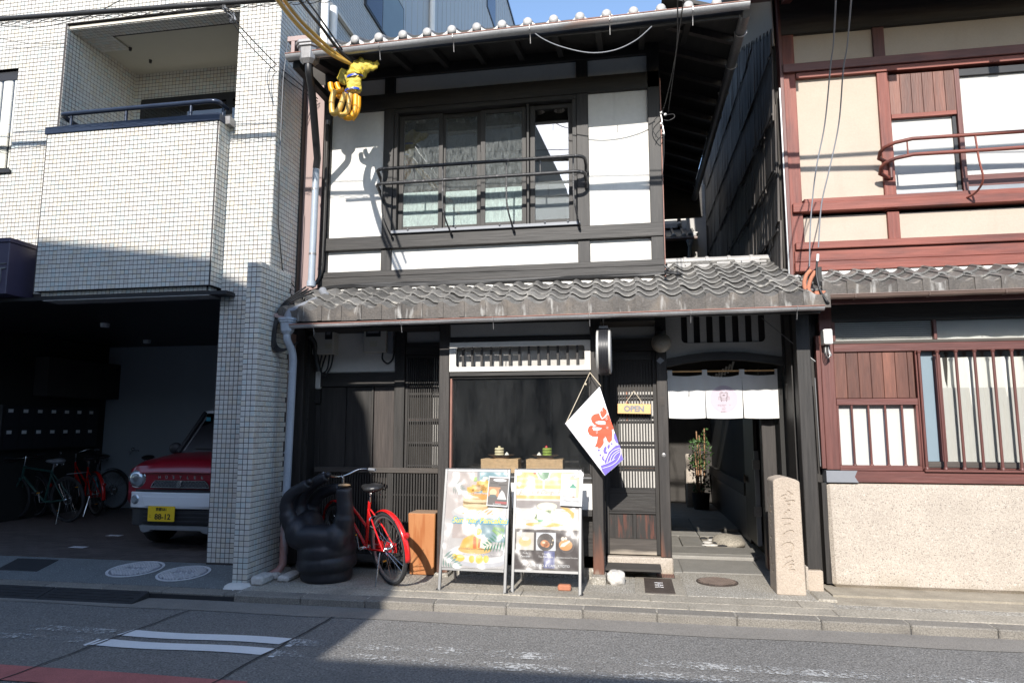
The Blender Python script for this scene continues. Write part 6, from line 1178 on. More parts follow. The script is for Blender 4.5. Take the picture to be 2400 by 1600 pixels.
def flyer(label, org, du, dv, w, h, shapes, texts=(), curl=0):
    """a sheet taped to the top corner of a board"""
    o = Vector(org); a = Vector(du).normalized(); b = Vector(dv).normalized(); n = a.cross(b)
    t = thing('flyer', label, 'flyer', org, group='flyers taped on the menu boards')
    P = lambda u, v, k: tuple(o + a * w * u + b * h * v + n * (k + (curl * max(0, v - .75) ** 2)))
    g_ = MB(); g_.grid(lambda u, v: P(u, v, 0), 4, 10); g_.build('sheet', pm((.80, .80, .80), .5), t)
    for i, (c, polys) in enumerate(shapes):
        m_ = MB()
        for po_ in polys: tri = tessellate_polygon([[Vector((p[0], p[1], 0)) for p in po_]]); m_.add([P(p[0], p[1], .0006 * (i + 1)) for p in po_], [tuple(k) for k in tri])
        m_.build('print', pm(c, .45), t, fix=False)
    for (s, u, v, sz, c, rot) in texts:
        q = Matrix.Rotation(R(rot), 4, 'Z'); mw = Matrix(((a.x, b.x, n.x, 0), (a.y, b.y, n.y, 0), (a.z, b.z, n.z, 0), (0, 0, 0, 1))); mw = Matrix.Translation(P(u, v, .0006 * (len(shapes) + 2))) @ mw @ q
        text(s, sz, mw, pm(c), 'lettering', t, .0001)
    return t
lean_v = (-.06, .19, 1)
flyer('small dark flyer with two shaved ice bowls taped on the left menu board', (-1.287, 6.117, .735), (1, -.02, -.045), (.05, .19, 1), .195, .265,
      [((.10, .085, .08), [Rc(.04, .96, .04, .96)]), ((.62, .26, .10), [Rc(.05, .6, .58, .64), Rc(.05, .55, .32, .58)]), ((.80, .60, .34), [ell(.27, .46, .17, .12)]), ((.09, .12, .12), [ell(.27, .34, .18, .05), ell(.70, .23, .24, .05)]), ((.72, .68, .66), [[(.48, .24), (.56, .42), (.68, .55), (.80, .46), (.92, .24)]]), ((.40, .06, .06), [Rc(.40, .95, .09, .17)]), ((.78, .78, .78), [ell(.55, .88, .32, .055)]), ((.07, .06, .06), [Rc(.10, .45, .76, .80), Rc(.5, .9, .72, .76)])], [('SUMMER', .5, .05, .02, (.8, .8, .8), 0)])
flyer('white drink flyer with a TAKE OUT tag taped on the right menu board', (-.622, 6.155, .745), (1, -.02, -.03), (.05, .19, 1), .195, .285,
      [((.60, .54, .36), [Rc(.40, .82, .26, .92)]), ((.78, .77, .70), [Rc(.42, .70, .28, .80)]), ((.05, .34, .22), [ell(.56, .58, .14, .06), ell(.55, .65, .06, .035)]), ((.82, .82, .80), [[(.44, .30), (.66, .30), (.70, .55), (.42, .55)]]), ((.40, .22, .16), [ell(.60, .29, .06, .02), Rc(.08, .32, .285, .295)]), ((.25, .25, .22), [Rc(.815, .83, .26, .92)]), ((.80, .80, .80), [[(.55, .90), (.85, 1.05), (.97, 1.08), (1.02, 1.0), (1.02, .93), (.62, .86)]])], [('TAKE OUT', .78, .955, .024, (.15, .15, .15), 25), ('Melon Soda', .5, .13, .030, (.35, .35, .35), 0)])

# ---------------------------------------------------------------- food samples in the window
def display(wx, w, d, label, plabel, cake, cm, group='food samples in the window'):
    y = 6.86; z = .966
    bk = thing('wicker_box', label, 'box', (wx, y, z), group='wicker boxes in the window')
    MB().box(wx - w / 2, wx + w / 2, y - .02, y + d, z, z + .15).build('side', M['wicker'], bk, bevel=.004)
    for k in range(14): MB().box(wx - w / 2 - .002, wx + w / 2 + .002, y - .0225, y - .0195, z + .005 + .0105 * k, z + .011 + .0105 * k).build('weave', M['wicker'], bk)
    for s in (-1, 1): MB().tube([(wx + s * w / 2, y - .02, z), (wx + s * w / 2, y - .02, z + .15)], .006, 6).build('corner_cane', M['wicker'], bk)
    pz = z + .151
    t = thing('pancake_plate', plabel, 'plate', (wx, y + .10, pz), group=group)
    c = (wx - .005, y + .10)
    MB().lathe([(.085, 0), (.09, .014), (0, .014)], 24, (c[0], c[1], pz)).build('stand', M['bare'], t, smooth=30); MB().lathe([(.05, .015), (.10, .022), (.135, .036), (.137, .040), (.10, .028), (0, .022)], 32, (c[0], c[1], pz)).build('plate', M['plate'], t, smooth=50)
    for k in range(3): MB().lathe([(0, 0), (.044, .001), (.049, .010), (.049, .018), (.044, .027), (0, .028)], 20, (c[0] + cake * .02, c[1], pz + .024 + .0285 * k)).build('pancake', M[cm], t, smooth=70)
    MB().lathe([(.026, 0), (.024, .015), (.012, .032), (0, .045)], 14, (c[0] - cake * .062, c[1] - .01, pz + .024)).build('cream', M['cream2'], t, smooth=60)
    tp = MB()
    if cm == 'cakea': tp.box(c[0] + cake * .02 - .012, c[0] + cake * .02 + .012, c[1] - .012, c[1] + .012, pz + .11, pz + .126)
    else: tp.lathe([(.014, 0), (.016, .012), (0, .03)], 10, (c[0] + cake * .02 - .008, c[1], pz + .108))
    tp.build('topping', M['cakea'] if cm == 'cakea' else M['berry'], t, bevel=.003)
display(-1.305, .375, .22, 'wicker box under the plain pancakes in the window', 'plate of three pale pancakes with whipped cream on a wicker box', -1, 'cakea')
display(-.845, .36, .22, 'wicker box under the green pancakes in the window', 'plate of three green pancakes with a strawberry on a wicker box', 1, 'cakeb')

# ---------------------------------------------------------------- hand shaped chair, box, stones
hd_ = thing('hand_sculpture', 'black carved wooden chair shaped like an open hand on stacked rings', 'sculpture', (-2.87, 6.22, 0))
hb = MB(); cx0, cy0 = -2.875, 6.27
def ring(z, r, h, t0=0): 
    o = len(hb.v); hb.lathe([(0, z), (r * .90, z), (r * .985, z + h * .18), (r, z + h * .5), (r * .985, z + h * .82), (r * .90, z + h), (0, z + h)], 28, (cx0, cy0, 0))
    hb.v[o:] = [(a, b, c + t0 * (a - cx0)) for a, b, c in hb.v[o:]]
ring(-.005, .245, .115); ring(.10, .285, .125, .06); ring(.215, .278, .12, .10)
hb.lathe([(0, .30), (.255, .31), (.262, .36), (.24, .42), (0, .44)], 28, (cx0 - .01, cy0, 0))
hb.ball((cx0 - .06, cy0 + .02, .38), (.285, .24, .125), 22, 14); hb.ball((cx0 - .22, cy0 + .06, .46), (.13, .20, .17), 16, 12); hb.ball((cx0 + .165, cy0 - .03, .42), (.115, .17, .15), 16, 12)
hb.ball((-2.93, 6.12, .41), (.27, .12, .115), 20, 12); hb.ball((-3.13, 6.16, .44), (.12, .13, .15), 14, 10); hb.ball((-2.74, 6.12, .40), (.12, .10, .14), 14, 10)
def fing(pts, r): hb.tube(spline(pts, 4), [r[min(len(r) - 1, i * len(r) // (4 * (len(pts) - 1) + 1))] for i in range(4 * (len(pts) - 1) + 1)], 12)
fing([(-3.10, 6.20, .38), (-3.20, 6.17, .50), (-3.25, 6.16, .64), (-3.245, 6.15, .745), (-3.17, 6.14, .82), (-3.07, 6.13, .875), (-3.02, 6.12, .91)], [.10, .085, .068, .062, .060, .056, .050])
fing([(-3.10, 6.34, .40), (-3.20, 6.34, .56), (-3.21, 6.33, .72), (-3.13, 6.31, .84), (-2.99, 6.28, .925), (-2.90, 6.26, .965)], [.09, .08, .07, .062, .056, .050])
fing([(-3.06, 6.47, .40), (-3.14, 6.48, .56), (-3.12, 6.46, .70), (-3.02, 6.42, .79), (-2.88, 6.38, .835), (-2.81, 6.37, .845)], [.085, .075, .066, .060, .054, .050])
fing([(-2.74, 6.22, .40), (-2.675, 6.17, .52), (-2.655, 6.15, .66), (-2.662, 6.14, .76), (-2.664, 6.13, .87)], [.115, .098, .080, .076, .078])
ho = hb.build('hand', M['lacquer'], hd_, fix=False)
rmd = ho.modifiers.new('union', 'REMESH'); rmd.mode = 'VOXEL'; rmd.voxel_size = .013; rmd.use_smooth_shade = True
smm = ho.modifiers.new('soften', 'SMOOTH'); smm.factor = .5; smm.iterations = 8
nl_ = MB(); nl_.ball((-2.665, 6.135, .895), (.062, .05, .016), 14, 8); nl_.build('thumb_nail', M['bare'], hd_, smooth=60)
for p in ((-3.0, 6.115, .925), (-2.885, 6.255, .98), (-2.80, 6.365, .85)): MB().ball(p, (.03, .035, .03), 10, 8).build('finger_tip', M['lacquer'], hd_, smooth=60)
bxs = thing('wooden_box', 'orange pine block standing between the bicycle and the menu boards', 'box', (-2.03, 6.72, 0))
MB().hexa([(-2.16, 6.60, 0), (-1.915, 6.60, 0), (-1.90, 6.85, 0), (-2.16, 6.85, 0)], [(-2.185, 6.60, .588), (-1.905, 6.60, .588), (-1.895, 6.86, .588), (-2.185, 6.86, .588)]).build('body', M['pine'], bxs, bevel=.008)
MB().box(-2.178, -1.905, 6.607, 6.855, .5885, .592).build('end_grain', M['pinetop'], bxs)
def lump(name, c, r, m, label, cat, seed, bev=0):
    b = MB(); b.ball(c, r, 18, 12); rnd = random.Random(seed)
    k1, k2, k3 = rnd.uniform(8, 16), rnd.uniform(8, 16), rnd.uniform(15, 26)
    out = []
    for a, bb, cc in b.v:
        d = Vector((a - c[0], bb - c[1], cc - c[2])); s = 1 + .10 * math.sin(k1 * d.x * 6 + k2 * d.z * 4) + .07 * math.sin(k3 * d.y * 5 - k2 * d.x * 3); q_ = Vector((max(-r[0] * .82, min(r[0] * .82, d.x * s)), max(-r[1] * .82, min(r[1] * .82, d.y * s)), max(-r[2] * .85, min(r[2] * .85, d.z * s)))); out.append((c[0] + q_.x, c[1] + q_.y, c[2] + q_.z))
    b.v = out; return b.build(name, m, None, smooth=45, label=label, cat=cat)
lump('door_stone', (-.145, 6.56, .055), (.098, .085, .075), M['rock'], 'rough whitish stone on the ground beside the post foot', 'stone', 3)
b_ = MB().box(-.652, -.535, 6.18, 6.25, 0, .052).build('brick', M['brickm'], None, bevel=.012, label='loose worn red brick lying under the right menu board', cat='brick')
# stone marker with carved characters
mk = thing('stone_marker', 'upright pinkish granite marker post with carved characters at the right of the entrance', 'stone marker', (1.355, 6.52, 0))
sb = MB(); n_ = 8
for (x0, x1, y0, y1) in ((1.243, 1.473, 6.37, 6.65),):
    prof = [(x0 - .006, 0), (x1 + .006, 0), (x1, .5), (x1 - .004, .965), (x1 - .04, .985), (x1 - .11, 1.003), (x0 + .08, 1.003), (x0 + .02, .985), (x0 + .004, .968)]
    sb.prism(prof, 'y', y0, y1)
so2 = sb.build('post', M['marker'], mk, bevel=.010)
cut = MB()
strokes = [[(1.309,0.835),(1.333,0.846),(1.354,0.853)], [(1.362,0.884),(1.379,0.875),(1.387,0.868)], [(1.383,0.857),(1.399,0.859),(1.412,0.858)], [(1.345,0.825),(1.332,0.811)], [(1.343,0.795),(1.379,0.799),(1.407,0.803),(1.421,0.796)], [(1.36,0.769),(1.384,0.771)], [(1.363,0.758),(1.378,0.761)],
  [(1.351,0.715),(1.363,0.72),(1.378,0.711)], [(1.347,0.706),(1.326,0.684)], [(1.305,0.644),(1.344,0.649),(1.378,0.646),(1.404,0.639)], [(1.325,0.595),(1.349,0.599),(1.377,0.604)], [(1.332,0.527),(1.36,0.542),(1.387,0.546),(1.4,0.533)], [(1.325,0.524),(1.307,0.502)],
  [(1.296,0.415),(1.321,0.434),(1.348,0.443),(1.375,0.439),(1.391,0.418),(1.386,0.391),(1.365,0.369)], [(1.32,0.313),(1.342,0.32),(1.358,0.329),(1.371,0.324)], [(1.294,0.231),(1.319,0.258),(1.354,0.279),(1.375,0.292),(1.386,0.282)], [(1.346,0.248),(1.373,0.261),(1.39,0.256)], [(1.347,0.21),(1.374,0.217),(1.396,0.214)], [(1.369,0.242),(1.355,0.224)]]
for s_ in strokes: cut.tube(spline([(p[0], 6.373, p[1]) for p in s_], 3), .0075, 6)
rnd = random.Random(4)
for k in range(16):
    z = .90 - k * .047; yy = 6.50 + rnd.uniform(-.05, .05)
    cut.tube([(1.243, yy, z), (1.243, yy + rnd.uniform(.03, .07), z + rnd.uniform(-.035, .02))], .008, 6)
co = cut.build('chisel', M['marker'], None, fix=True); bo2 = so2.modifiers.new('carve', 'BOOLEAN'); bo2.object = co; bo2.operation = 'DIFFERENCE'; bo2.solver = 'EXACT'; bo2.use_self = True
dg = bpy.context.evaluated_depsgraph_get(); me = bpy.data.meshes.new_from_object(so2.evaluated_get(dg)); so2.modifiers.clear(); so2.data = me; bpy.data.objects.remove(co)

# ---------------------------------------------------------------- meters, boxes, cables
def meterbox(label, x0, x1, y0, z0, z1, win, cab):
    t = thing('electric_meter', label, 'electric meter', ((x0 + x1) / 2, y0, z0), group='meters on the plaster under the eave')
    bx('case', 'meter', t, x0, x1, y0, 7.10, z0, z1, bevel=.008); MB().box(win[0], win[1], y0 - .006, y0 - .001, win[2], win[3]).build('meter_window', M['black'], t, bevel=.003)
    MB().box(win[0] + .02, win[1] - .02, y0 - .012, y0 - .007, win[3] - .07, win[3] - .02).build('dial', M['grip'], t); MB().box((win[0] + win[1]) / 2 - .04, (win[0] + win[1]) / 2 + .04, y0 - .005, y0 - .001, z0 + .06, z0 + .12).build('name_plate', M['ceil'], t)
    for c in cab: tb('lead', 'cable', t, spline(c, 5), .010, 6)
meterbox('electric meter box half hidden behind the downpipe with loose leads', -3.45, -3.20, 6.96, 2.235, 2.56, (-3.30, -3.215, 2.40, 2.52), [[(-3.36, 7.02, 2.24), (-3.37, 7.0, 2.10), (-3.34, 7.0, 2.03), (-3.28, 7.0, 2.08), (-3.27, 7.02, 2.24)], [(-3.32, 7.04, 2.24), (-3.35, 7.0, 2.06), (-3.30, 6.98, 2.0), (-3.24, 7.0, 2.1), (-3.23, 7.03, 2.24)]])
meterbox('electric meter box with a dark window in the middle of the plaster', -2.86, -2.60, 6.98, 2.25, 2.56, (-2.83, -2.66, 2.42, 2.53), [[(-2.66, 7.06, 2.26), (-2.66, 7.05, 2.18), (-2.60, 7.05, 2.13), (-2.545, 7.06, 2.18), (-2.54, 7.08, 2.27)]])
bx('wall_box', 'grip', None, -2.598, -2.535, 7.02, 7.099, 2.24, 2.56, label='narrow grey conduit box beside the middle electric meter', cat='conduit box')
tb('flex_duct', 'cable', None, spline([(-3.46, 6.9, 2.44), (-3.42, 6.95, 2.36), (-3.41, 6.98, 2.22), (-3.38, 7.0, 2.05)], 6), .028, 12, label='thick black flexible duct running down behind the downpipe', cat='duct')
cbx = thing('junction_box', 'white junction box with dangling wires on the corner of the red house', 'junction box', (1.85, 6.66, 2.2))
MB().hexa([(1.808, 6.62, 2.205), (1.885, 6.62, 2.205), (1.885, 6.745, 2.205), (1.808, 6.745, 2.205)], [(1.806, 6.62, 2.345), (1.884, 6.62, 2.345), (1.884, 6.745, 2.345), (1.806, 6.745, 2.345)]).build('cover', M['white'], cbx, bevel=.008)
for k, m in enumerate(('cable', 'alu', 'cable', 'grip')): tb('wire', m, cbx, spline([(1.825 + .012 * k, 6.68, 2.21), (1.815 + .012 * k, 6.66, 2.13), (1.835 + .012 * k, 6.66, 2.07 + .01 * k), (1.86 + .004 * k, 6.67, 2.12), (1.85, 6.70, 2.2)], 5), .004, 5)
wc = thing('yellow_cable_cover', 'yellow insulating cover bound with blue tape over cables under the upper eave', 'cable cover', (-2.75, 6.3, 4.9))
CY = 6.33
cv = MB()
cv.tube(spline([(-2.482 - .02, CY, 5.223), (-2.599, CY, 5.201), (-2.707, CY, 5.188), (-2.767, CY, 5.122), (-2.774, CY, 5.027), (-2.79, CY, 4.934)], 8), [.018 + .062 * min(1, k_ / 14) + (.022 if 12 < k_ < 26 else 0) + .006 * math.sin(k_ * 1.9) for k_ in range(41)], 22)
cv.ball((-2.89, CY - .02, 5.1), (.06, .05, .085), 22, 16)
cv.v = [(a + .012 * math.sin(34 * c + 50 * b) + .006 * math.sin(90 * c - 40 * a), CY + (b - CY) * .62 + .010 * math.sin(45 * a + 20 * c), c + .008 * math.sin(60 * a + 31 * b)) for a, b, c in cv.v]; cv.build('cover', M['yellow'], wc, smooth=70)
for (p, r) in (((852, 158), .060), ((838, 184), .094), ((822, 216), .082)):
    c = (-2.674, 5.194) if p[0] == 852 else ((-2.766, 5.088) if p[0] == 838 else (-2.79, 4.943))
    ax = 'x' if p[0] == 852 else 'z'
    tp_ = MB().lathe([(r, -.010), (r, .012)], 24, (c[0], CY, c[1]), ax); tp_.v = [(a, CY + (b - CY) * .68, cc + .10 * (a - c[0])) for a, b, cc in tp_.v]; tp_.build('tape', M['blue'], wc, smooth=60)
for (pts, m, r) in [([(-2.855, 6.3, 4.906), (-2.925, 6.3, 4.723), (-2.987, 6.3, 4.7), (-3.001, 6.3, 4.833), (-2.976, 6.3, 4.95)], 'tan', 0.03), ([(-2.808, 6.32, 4.902), (-2.835, 6.32, 4.716), (-2.895, 6.32, 4.674), (-2.94, 6.32, 4.724)], 'tan', 0.03), ([(-2.755, 6.34, 4.898), (-2.76, 6.34, 4.728), (-2.819, 6.34, 4.649), (-2.896, 6.34, 4.683)], 'orange', 0.03), ([(-2.731, 6.36, 4.886), (-2.737, 6.36, 4.741), (-2.8, 6.36, 4.638)], 'orange', 0.026), ([(-2.901, 6.38, 4.991), (-2.981, 6.38, 4.965), (-3.045, 6.38, 4.999), (-3.062, 6.38, 5.077)], 'orange', 0.03), ([(-2.857, 6.4, 4.944), (-2.951, 6.4, 4.924), (-3.011, 6.4, 4.987)], 'orange', 0.03), ([(-2.934, 6.42, 4.985), (-2.988, 6.42, 5.032), (-3.01, 6.42, 5.092)], 'orange', 0.028)]:
    tb("hose", m, wc, spline([tuple(float(q) for q in p) for p in pts], 9), r, 14)
# yellow sheathed service cables that come in from over the street
def wire(name, label, pts, r, m='cable', cat='cable', group=None, n=7): return MB().tube(pts, r, n).build(name, M[m], None, smooth=60, label=label, cat=cat, group=group)
c0 = (-2.796, 6.28, 5.216)
wire('service_cable', 'thick tan sheathed cable swooping down to the yellow cover', spline([c0, (-2.914,6.05,5.21), (-2.984,5.75,5.214), (-2.97,5.4,5.163), (-2.88,4.9,5.065), (-2.635,4.2,4.846)], 6), .021, 'tan', n=12)
wire('service_cable', 'second tan sheathed cable running just above the lower one', spline([c0, (-2.916,6.08,5.265), (-2.99,5.8,5.294), (-2.974,5.45,5.241), (-2.872,4.95,5.128), (-2.616,4.25,4.897)], 6), .018, 'tan', n=12)
wire('service_cable', 'dark cable with a pale stripe coming down to the yellow cover', spline([(c0[0] + .02, 6.28, c0[2] + .01), (-2.87,6.1,5.3), (-2.932,5.85,5.386), (-2.891,5.5,5.32), (-2.795,5.1,5.197), (-2.581,4.4,4.949)], 6), .015, 'cable', n=10)
wire('service_cable', 'thin black cable beside the striped cable', spline([(c0[0] + .03, 6.29, c0[2] + .01), (-2.847,6.12,5.319), (-2.911,5.9,5.424), (-2.861,5.55,5.366), (-2.77,5.15,5.235)], 6), .009, 'cable')
# long cables along the street
a, b = (-6.611,5.25,5.443), (-3.274,5.25,5.3)
k = (b[0] - a[0]); dirv = [(b[i] - a[i]) / k for i in range(3)]
cpts = [(x, 5.25, a[2] + dirv[2] * (x - a[0])) for x in (-14, -9, -6, -4, -2.5, 0, 3, 6, 9)]
wire('street_cable', 'thick black cable strung along the street across the top of the tiled building', cpts, .024, n=10)
tw = MB()
for ph in (0, math.pi):
    tw.tube([(x, 5.25 + .012 * math.sin(x * 22 + ph), a[2] + dirv[2] * (x - a[0]) - .05 - .02 * (x + 6) * 0 + .014 * math.cos(x * 22 + ph)) for x in [-9 + .05 * i for i in range(130)]], .0035, 5)
tw.build('twisted_wire', M['cable'], None, label='thin twisted pair of wires just below the thick street cable', cat='wire')
wire('street_cable', 'thin messenger wire above the thick street cable', [(x, 5.2, a[2] + dirv[2] * (x - a[0]) + .17) for x in (-14, -5, 9)], .006)
wire('street_cable', 'lower black cable strung along the street under the thick one', [(x, 4.9, 4.93 - .02 * x * .0 + .02) for x in (-14, 9)] if False else [(x, 5.05, 5.33 + .004 * x * 0) for x in (-3.3, 0, 9)], .02)
wire('drop_wire', 'slack thin wire hanging across the upper left tiles', spline([(-6.512,5.6,5.631), (-6.09,5.6,5.557), (-5.833,5.6,5.54), (-5.509,5.55,5.53), (-5.243,5.5,5.525), (-4.826,5.4,5.577), (-4.736,5.4,5.63)], 5), .004)
wire('drop_wire', 'thin wire drooping over the balcony opening corner', spline([(-7.306,6.35,6.019), (-6.999,6.4,5.952), (-6.666,6.42,5.914), (-6.405,6.42,5.899)], 5), .003)
wire('drop_wire', 'upper of two black wires slanting down past the tiled corner', spline([(-3.806,5.6,5.468), (-3.867,5.9,5.535), (-3.842,6.2,5.499), (-3.73,6.5,5.387), (-3.655,6.8,5.353), (-3.537,7.05,5.276)], 5), .006)
wire('drop_wire', 'lower of two black wires slanting down past the tiled corner', spline([(-3.795,5.6,5.44), (-3.815,6.0,5.393), (-3.793,6.3,5.357), (-3.726,6.5,5.302), (-3.652,6.8,5.285), (-3.536,7.05,5.244)], 5), .005)
cl = thing('cable_clamp', 'bundle of grey clamps and looped wire on the street cable by the balcony corner', 'clamp', (-3.569,5.25,5.238))
for i in range(7):
    p = [(-3.608,5.25,5.314), (-3.57,5.25,5.251), (-3.557,5.3,5.231), (-3.519,5.3,5.151)]
    tb('loop', 'grip' if i % 2 else 'cable', cl, spline([(q[0] + random.uniform(-.04, .04), q[1], q[2] + random.uniform(-.03, .03)) for q in p], 5), .006, 5)
tb('hanger', 'cable', cl, [(-3.605,5.25,5.331), (-3.592,5.25,5.262)], .012, 6)
# wires on the front of the townhouse
wire('eave_wire', 'grey wire sagging under the upper gutter of the townhouse', spline([(-0.898, 6.17, 5.377), (-0.8,6.2,5.272), (-0.603,6.25,5.178), (-0.311,6.28,5.095), (-0.062,6.28,5.097), (0.145,6.25,5.161), (0.3,6.2,5.259)], 6), .006, 'grip')
for i, (px, lb) in enumerate(((1588, 'left of the twin wires dropping to the corner of the townhouse'), (1602, 'right of the twin wires dropping to the corner of the townhouse'))):
    pp = [(0.384,4.3,4.448), (0.441,5.0,4.722), (0.499,5.9,4.854), (0.456,6.6,4.764), (0.417,6.95,4.735)] if i == 0 else [(0.429,4.3,4.443), (0.485,5.0,4.717), (0.499,5.9,4.834), (0.493,6.5,4.8), (0.479,6.95,4.73)]
    wire('drop_wire', lb, spline(pp, 6), .0055, 'cable')
kn = thing('wire_anchor', 'cluster of white insulators and looped wire on the corner post of the townhouse', 'insulator', (0.425,7.05,4.682))
for p in ((1551, 264), (1558, 267), (1549, 278), (1553, 290), (1550, 303), (1557, 313)):
    w_ = None
MB().ball((0.418,7.04,4.778), .014, 8, 6).ball((0.453,7.03,4.747), .016, 8, 6).ball((0.407,7.05,4.659), .013, 8, 6).ball((0.43,7.04,4.543), .014, 8, 6).build('insulator', M['white'], kn, smooth=60)
tb('rod', 'steel', kn, [(0.406,7.06,4.798), (0.439,7.06,4.527)], .008, 6)
for pts in ([(0.404,7.03,4.755), (0.33,7.03,4.68), (0.319,7.03,4.585), (0.383,7.03,4.48), (0.42,7.03,4.506)], [(0.446,7.0,4.728), (0.535,7.0,4.731), (0.543,7.0,4.692), (0.48,7.0,4.664), (0.418,7.0,4.683)], [(0.417,7.02,4.597), (0.362,7.02,4.544), (0.343,7.02,4.498)]): tb('loop', 'cable', kn, spline(pts, 5), .0045, 5)
wire('drop_wire', 'thin wire running down the corner post of the townhouse to the lower roof', [(0.434,7.05,4.523), (0.429,7.05,4.324), (0.402,7.05,3.995), (0.403,7.05,3.209)], .004, 'cable')
lc = MB()
for k in range(4): lc.tube(spline([(-3.6, 6.9 + .02 * k, 2.92), (-3.3, 7.02, 2.985 + .008 * k), (-2.6, 7.03, 2.99 + .012 * k), (-1.6, 7.035, 2.985 + .01 * k), (-.6, 7.03, 3.0 + .008 * k), (.2, 7.03, 3.005 + .006 * k), (.42, 7.02, 3.02)], 5), .008 + .003 * (k % 2), 6)
lc.build('roof_cables', M['cable'], None, smooth=60, label='bundle of black cables lying along the top of the lower tiled roof', cat='cables')
cn = MB(); cn.tube(spline([(.40, 7.0, 3.10), (.46, 6.98, 3.03), (.55, 6.93, 2.98), (.52, 6.85, 2.97), (.40, 6.9, 3.0), (.44, 7.0, 3.06)], 5), .012, 6); cn.build('cable_loop', M['cable'], None, smooth=60, label='loop of black cable at the foot of the upstairs corner post', cat='cable')
lcl = MB()
for k in range(4):
    lcl.tube(spline([(-3.28 - .03 * k, 6.60, 2.86 + .02 * k), (-3.42 - .02 * k, 6.35, 2.70), (-3.46 - .012 * k, 6.22, 2.50), (-3.46 - .01 * k, 6.18, 2.30 - .02 * k), (-3.43, 6.22, 2.22 - .01 * k), (-3.36, 6.28, 2.23), (-3.33, 6.4, 2.30)], 6), .010, 6)
lcl.build('cable_coil', M['cable'], None, smooth=60, label='coil of black cables hanging by the rain hopper at the pier', cat='cables')
wire('tile_corner_wire', 'thin wire running down the shaded tile face beside the corner', [(-3.71,6.627,5.83), (-3.71,6.554,5.305), (-3.71,6.55,4.903), (-3.71,6.561,4.22)], .005, 'grip')
wire('tile_corner_wire', 'black wire dropping from the shaded tile face to the lower roof', [(-3.7,6.543,4.212), (-3.7,6.563,3.643), (-3.7,6.697,3.144), (-3.65,6.935,2.962)], .006, 'cable')
wire('guy_wire', 'thin stay wire slanting from the lower eave to the right post', [(1.315, 6.9, 2.507), (1.73, 6.66, 2.047)], .0045, 'alu')
# twin wires with porcelain at the red house
for i, (pts, lb) in enumerate((([(1.464,4.6,4.466), (1.582,5.0,4.592), (1.7,5.5,4.519), (1.732,5.7,4.462), (1.774,6.1,4.116), (1.704,6.2,3.725), (1.65,6.25,3.281), (1.625,6.28,2.866)], 'left of the two twisted wires before the cream panel'), ([(1.563,4.6,4.454), (1.688,5.0,4.58), (1.802,5.5,4.49), (1.826,5.7,4.396), (1.89,6.1,4.107), (1.815,6.2,3.717), (1.748,6.25,3.422), (1.71,6.28,3.038)], 'right of the two twisted wires before the cream panel'))):
    wire('drop_wire', lb, spline(pts, 6), .006, 'grip')
ins = thing('wire_bracket', 'pair of curved brown insulator arms with wires at the eave of the red house', 'bracket', (1.66, 6.33, 2.6))
for pts in ([(1.641,6.3,2.838), (1.601,6.3,2.793), (1.579,6.3,2.72), (1.593,6.3,2.641), (1.635,6.3,2.609)], [(1.679,6.3,2.825), (1.635,6.3,2.753), (1.613,6.3,2.664), (1.643,6.3,2.616), (1.699,6.3,2.599)]): tb('arm', 'brickm', ins, spline(pts, 5), .018, 10)
MB().box(1.655, 1.745, 6.26, 6.36, 2.605, 2.64).build('clamp', M['brickm'], ins, bevel=.004); MB().tube([(1.703,6.28,2.976), (1.696,6.28,2.914)], .012, 8).build('insulator', M['white'], ins, smooth=50)
tb('lead', 'cable', ins, spline([(1.693,6.28,2.914), (1.682,6.28,2.786), (1.696,6.25,2.643), (1.733,6.2,2.533), (1.767,6.25,2.522)], 6), .010, 8); tb('lead', 'cable', ins, spline([(1.625,6.28,2.866), (1.595,6.3,2.813), (1.582,6.3,2.704), (1.649,6.25,2.568), (1.752,6.3,2.59)], 6), .005, 6)
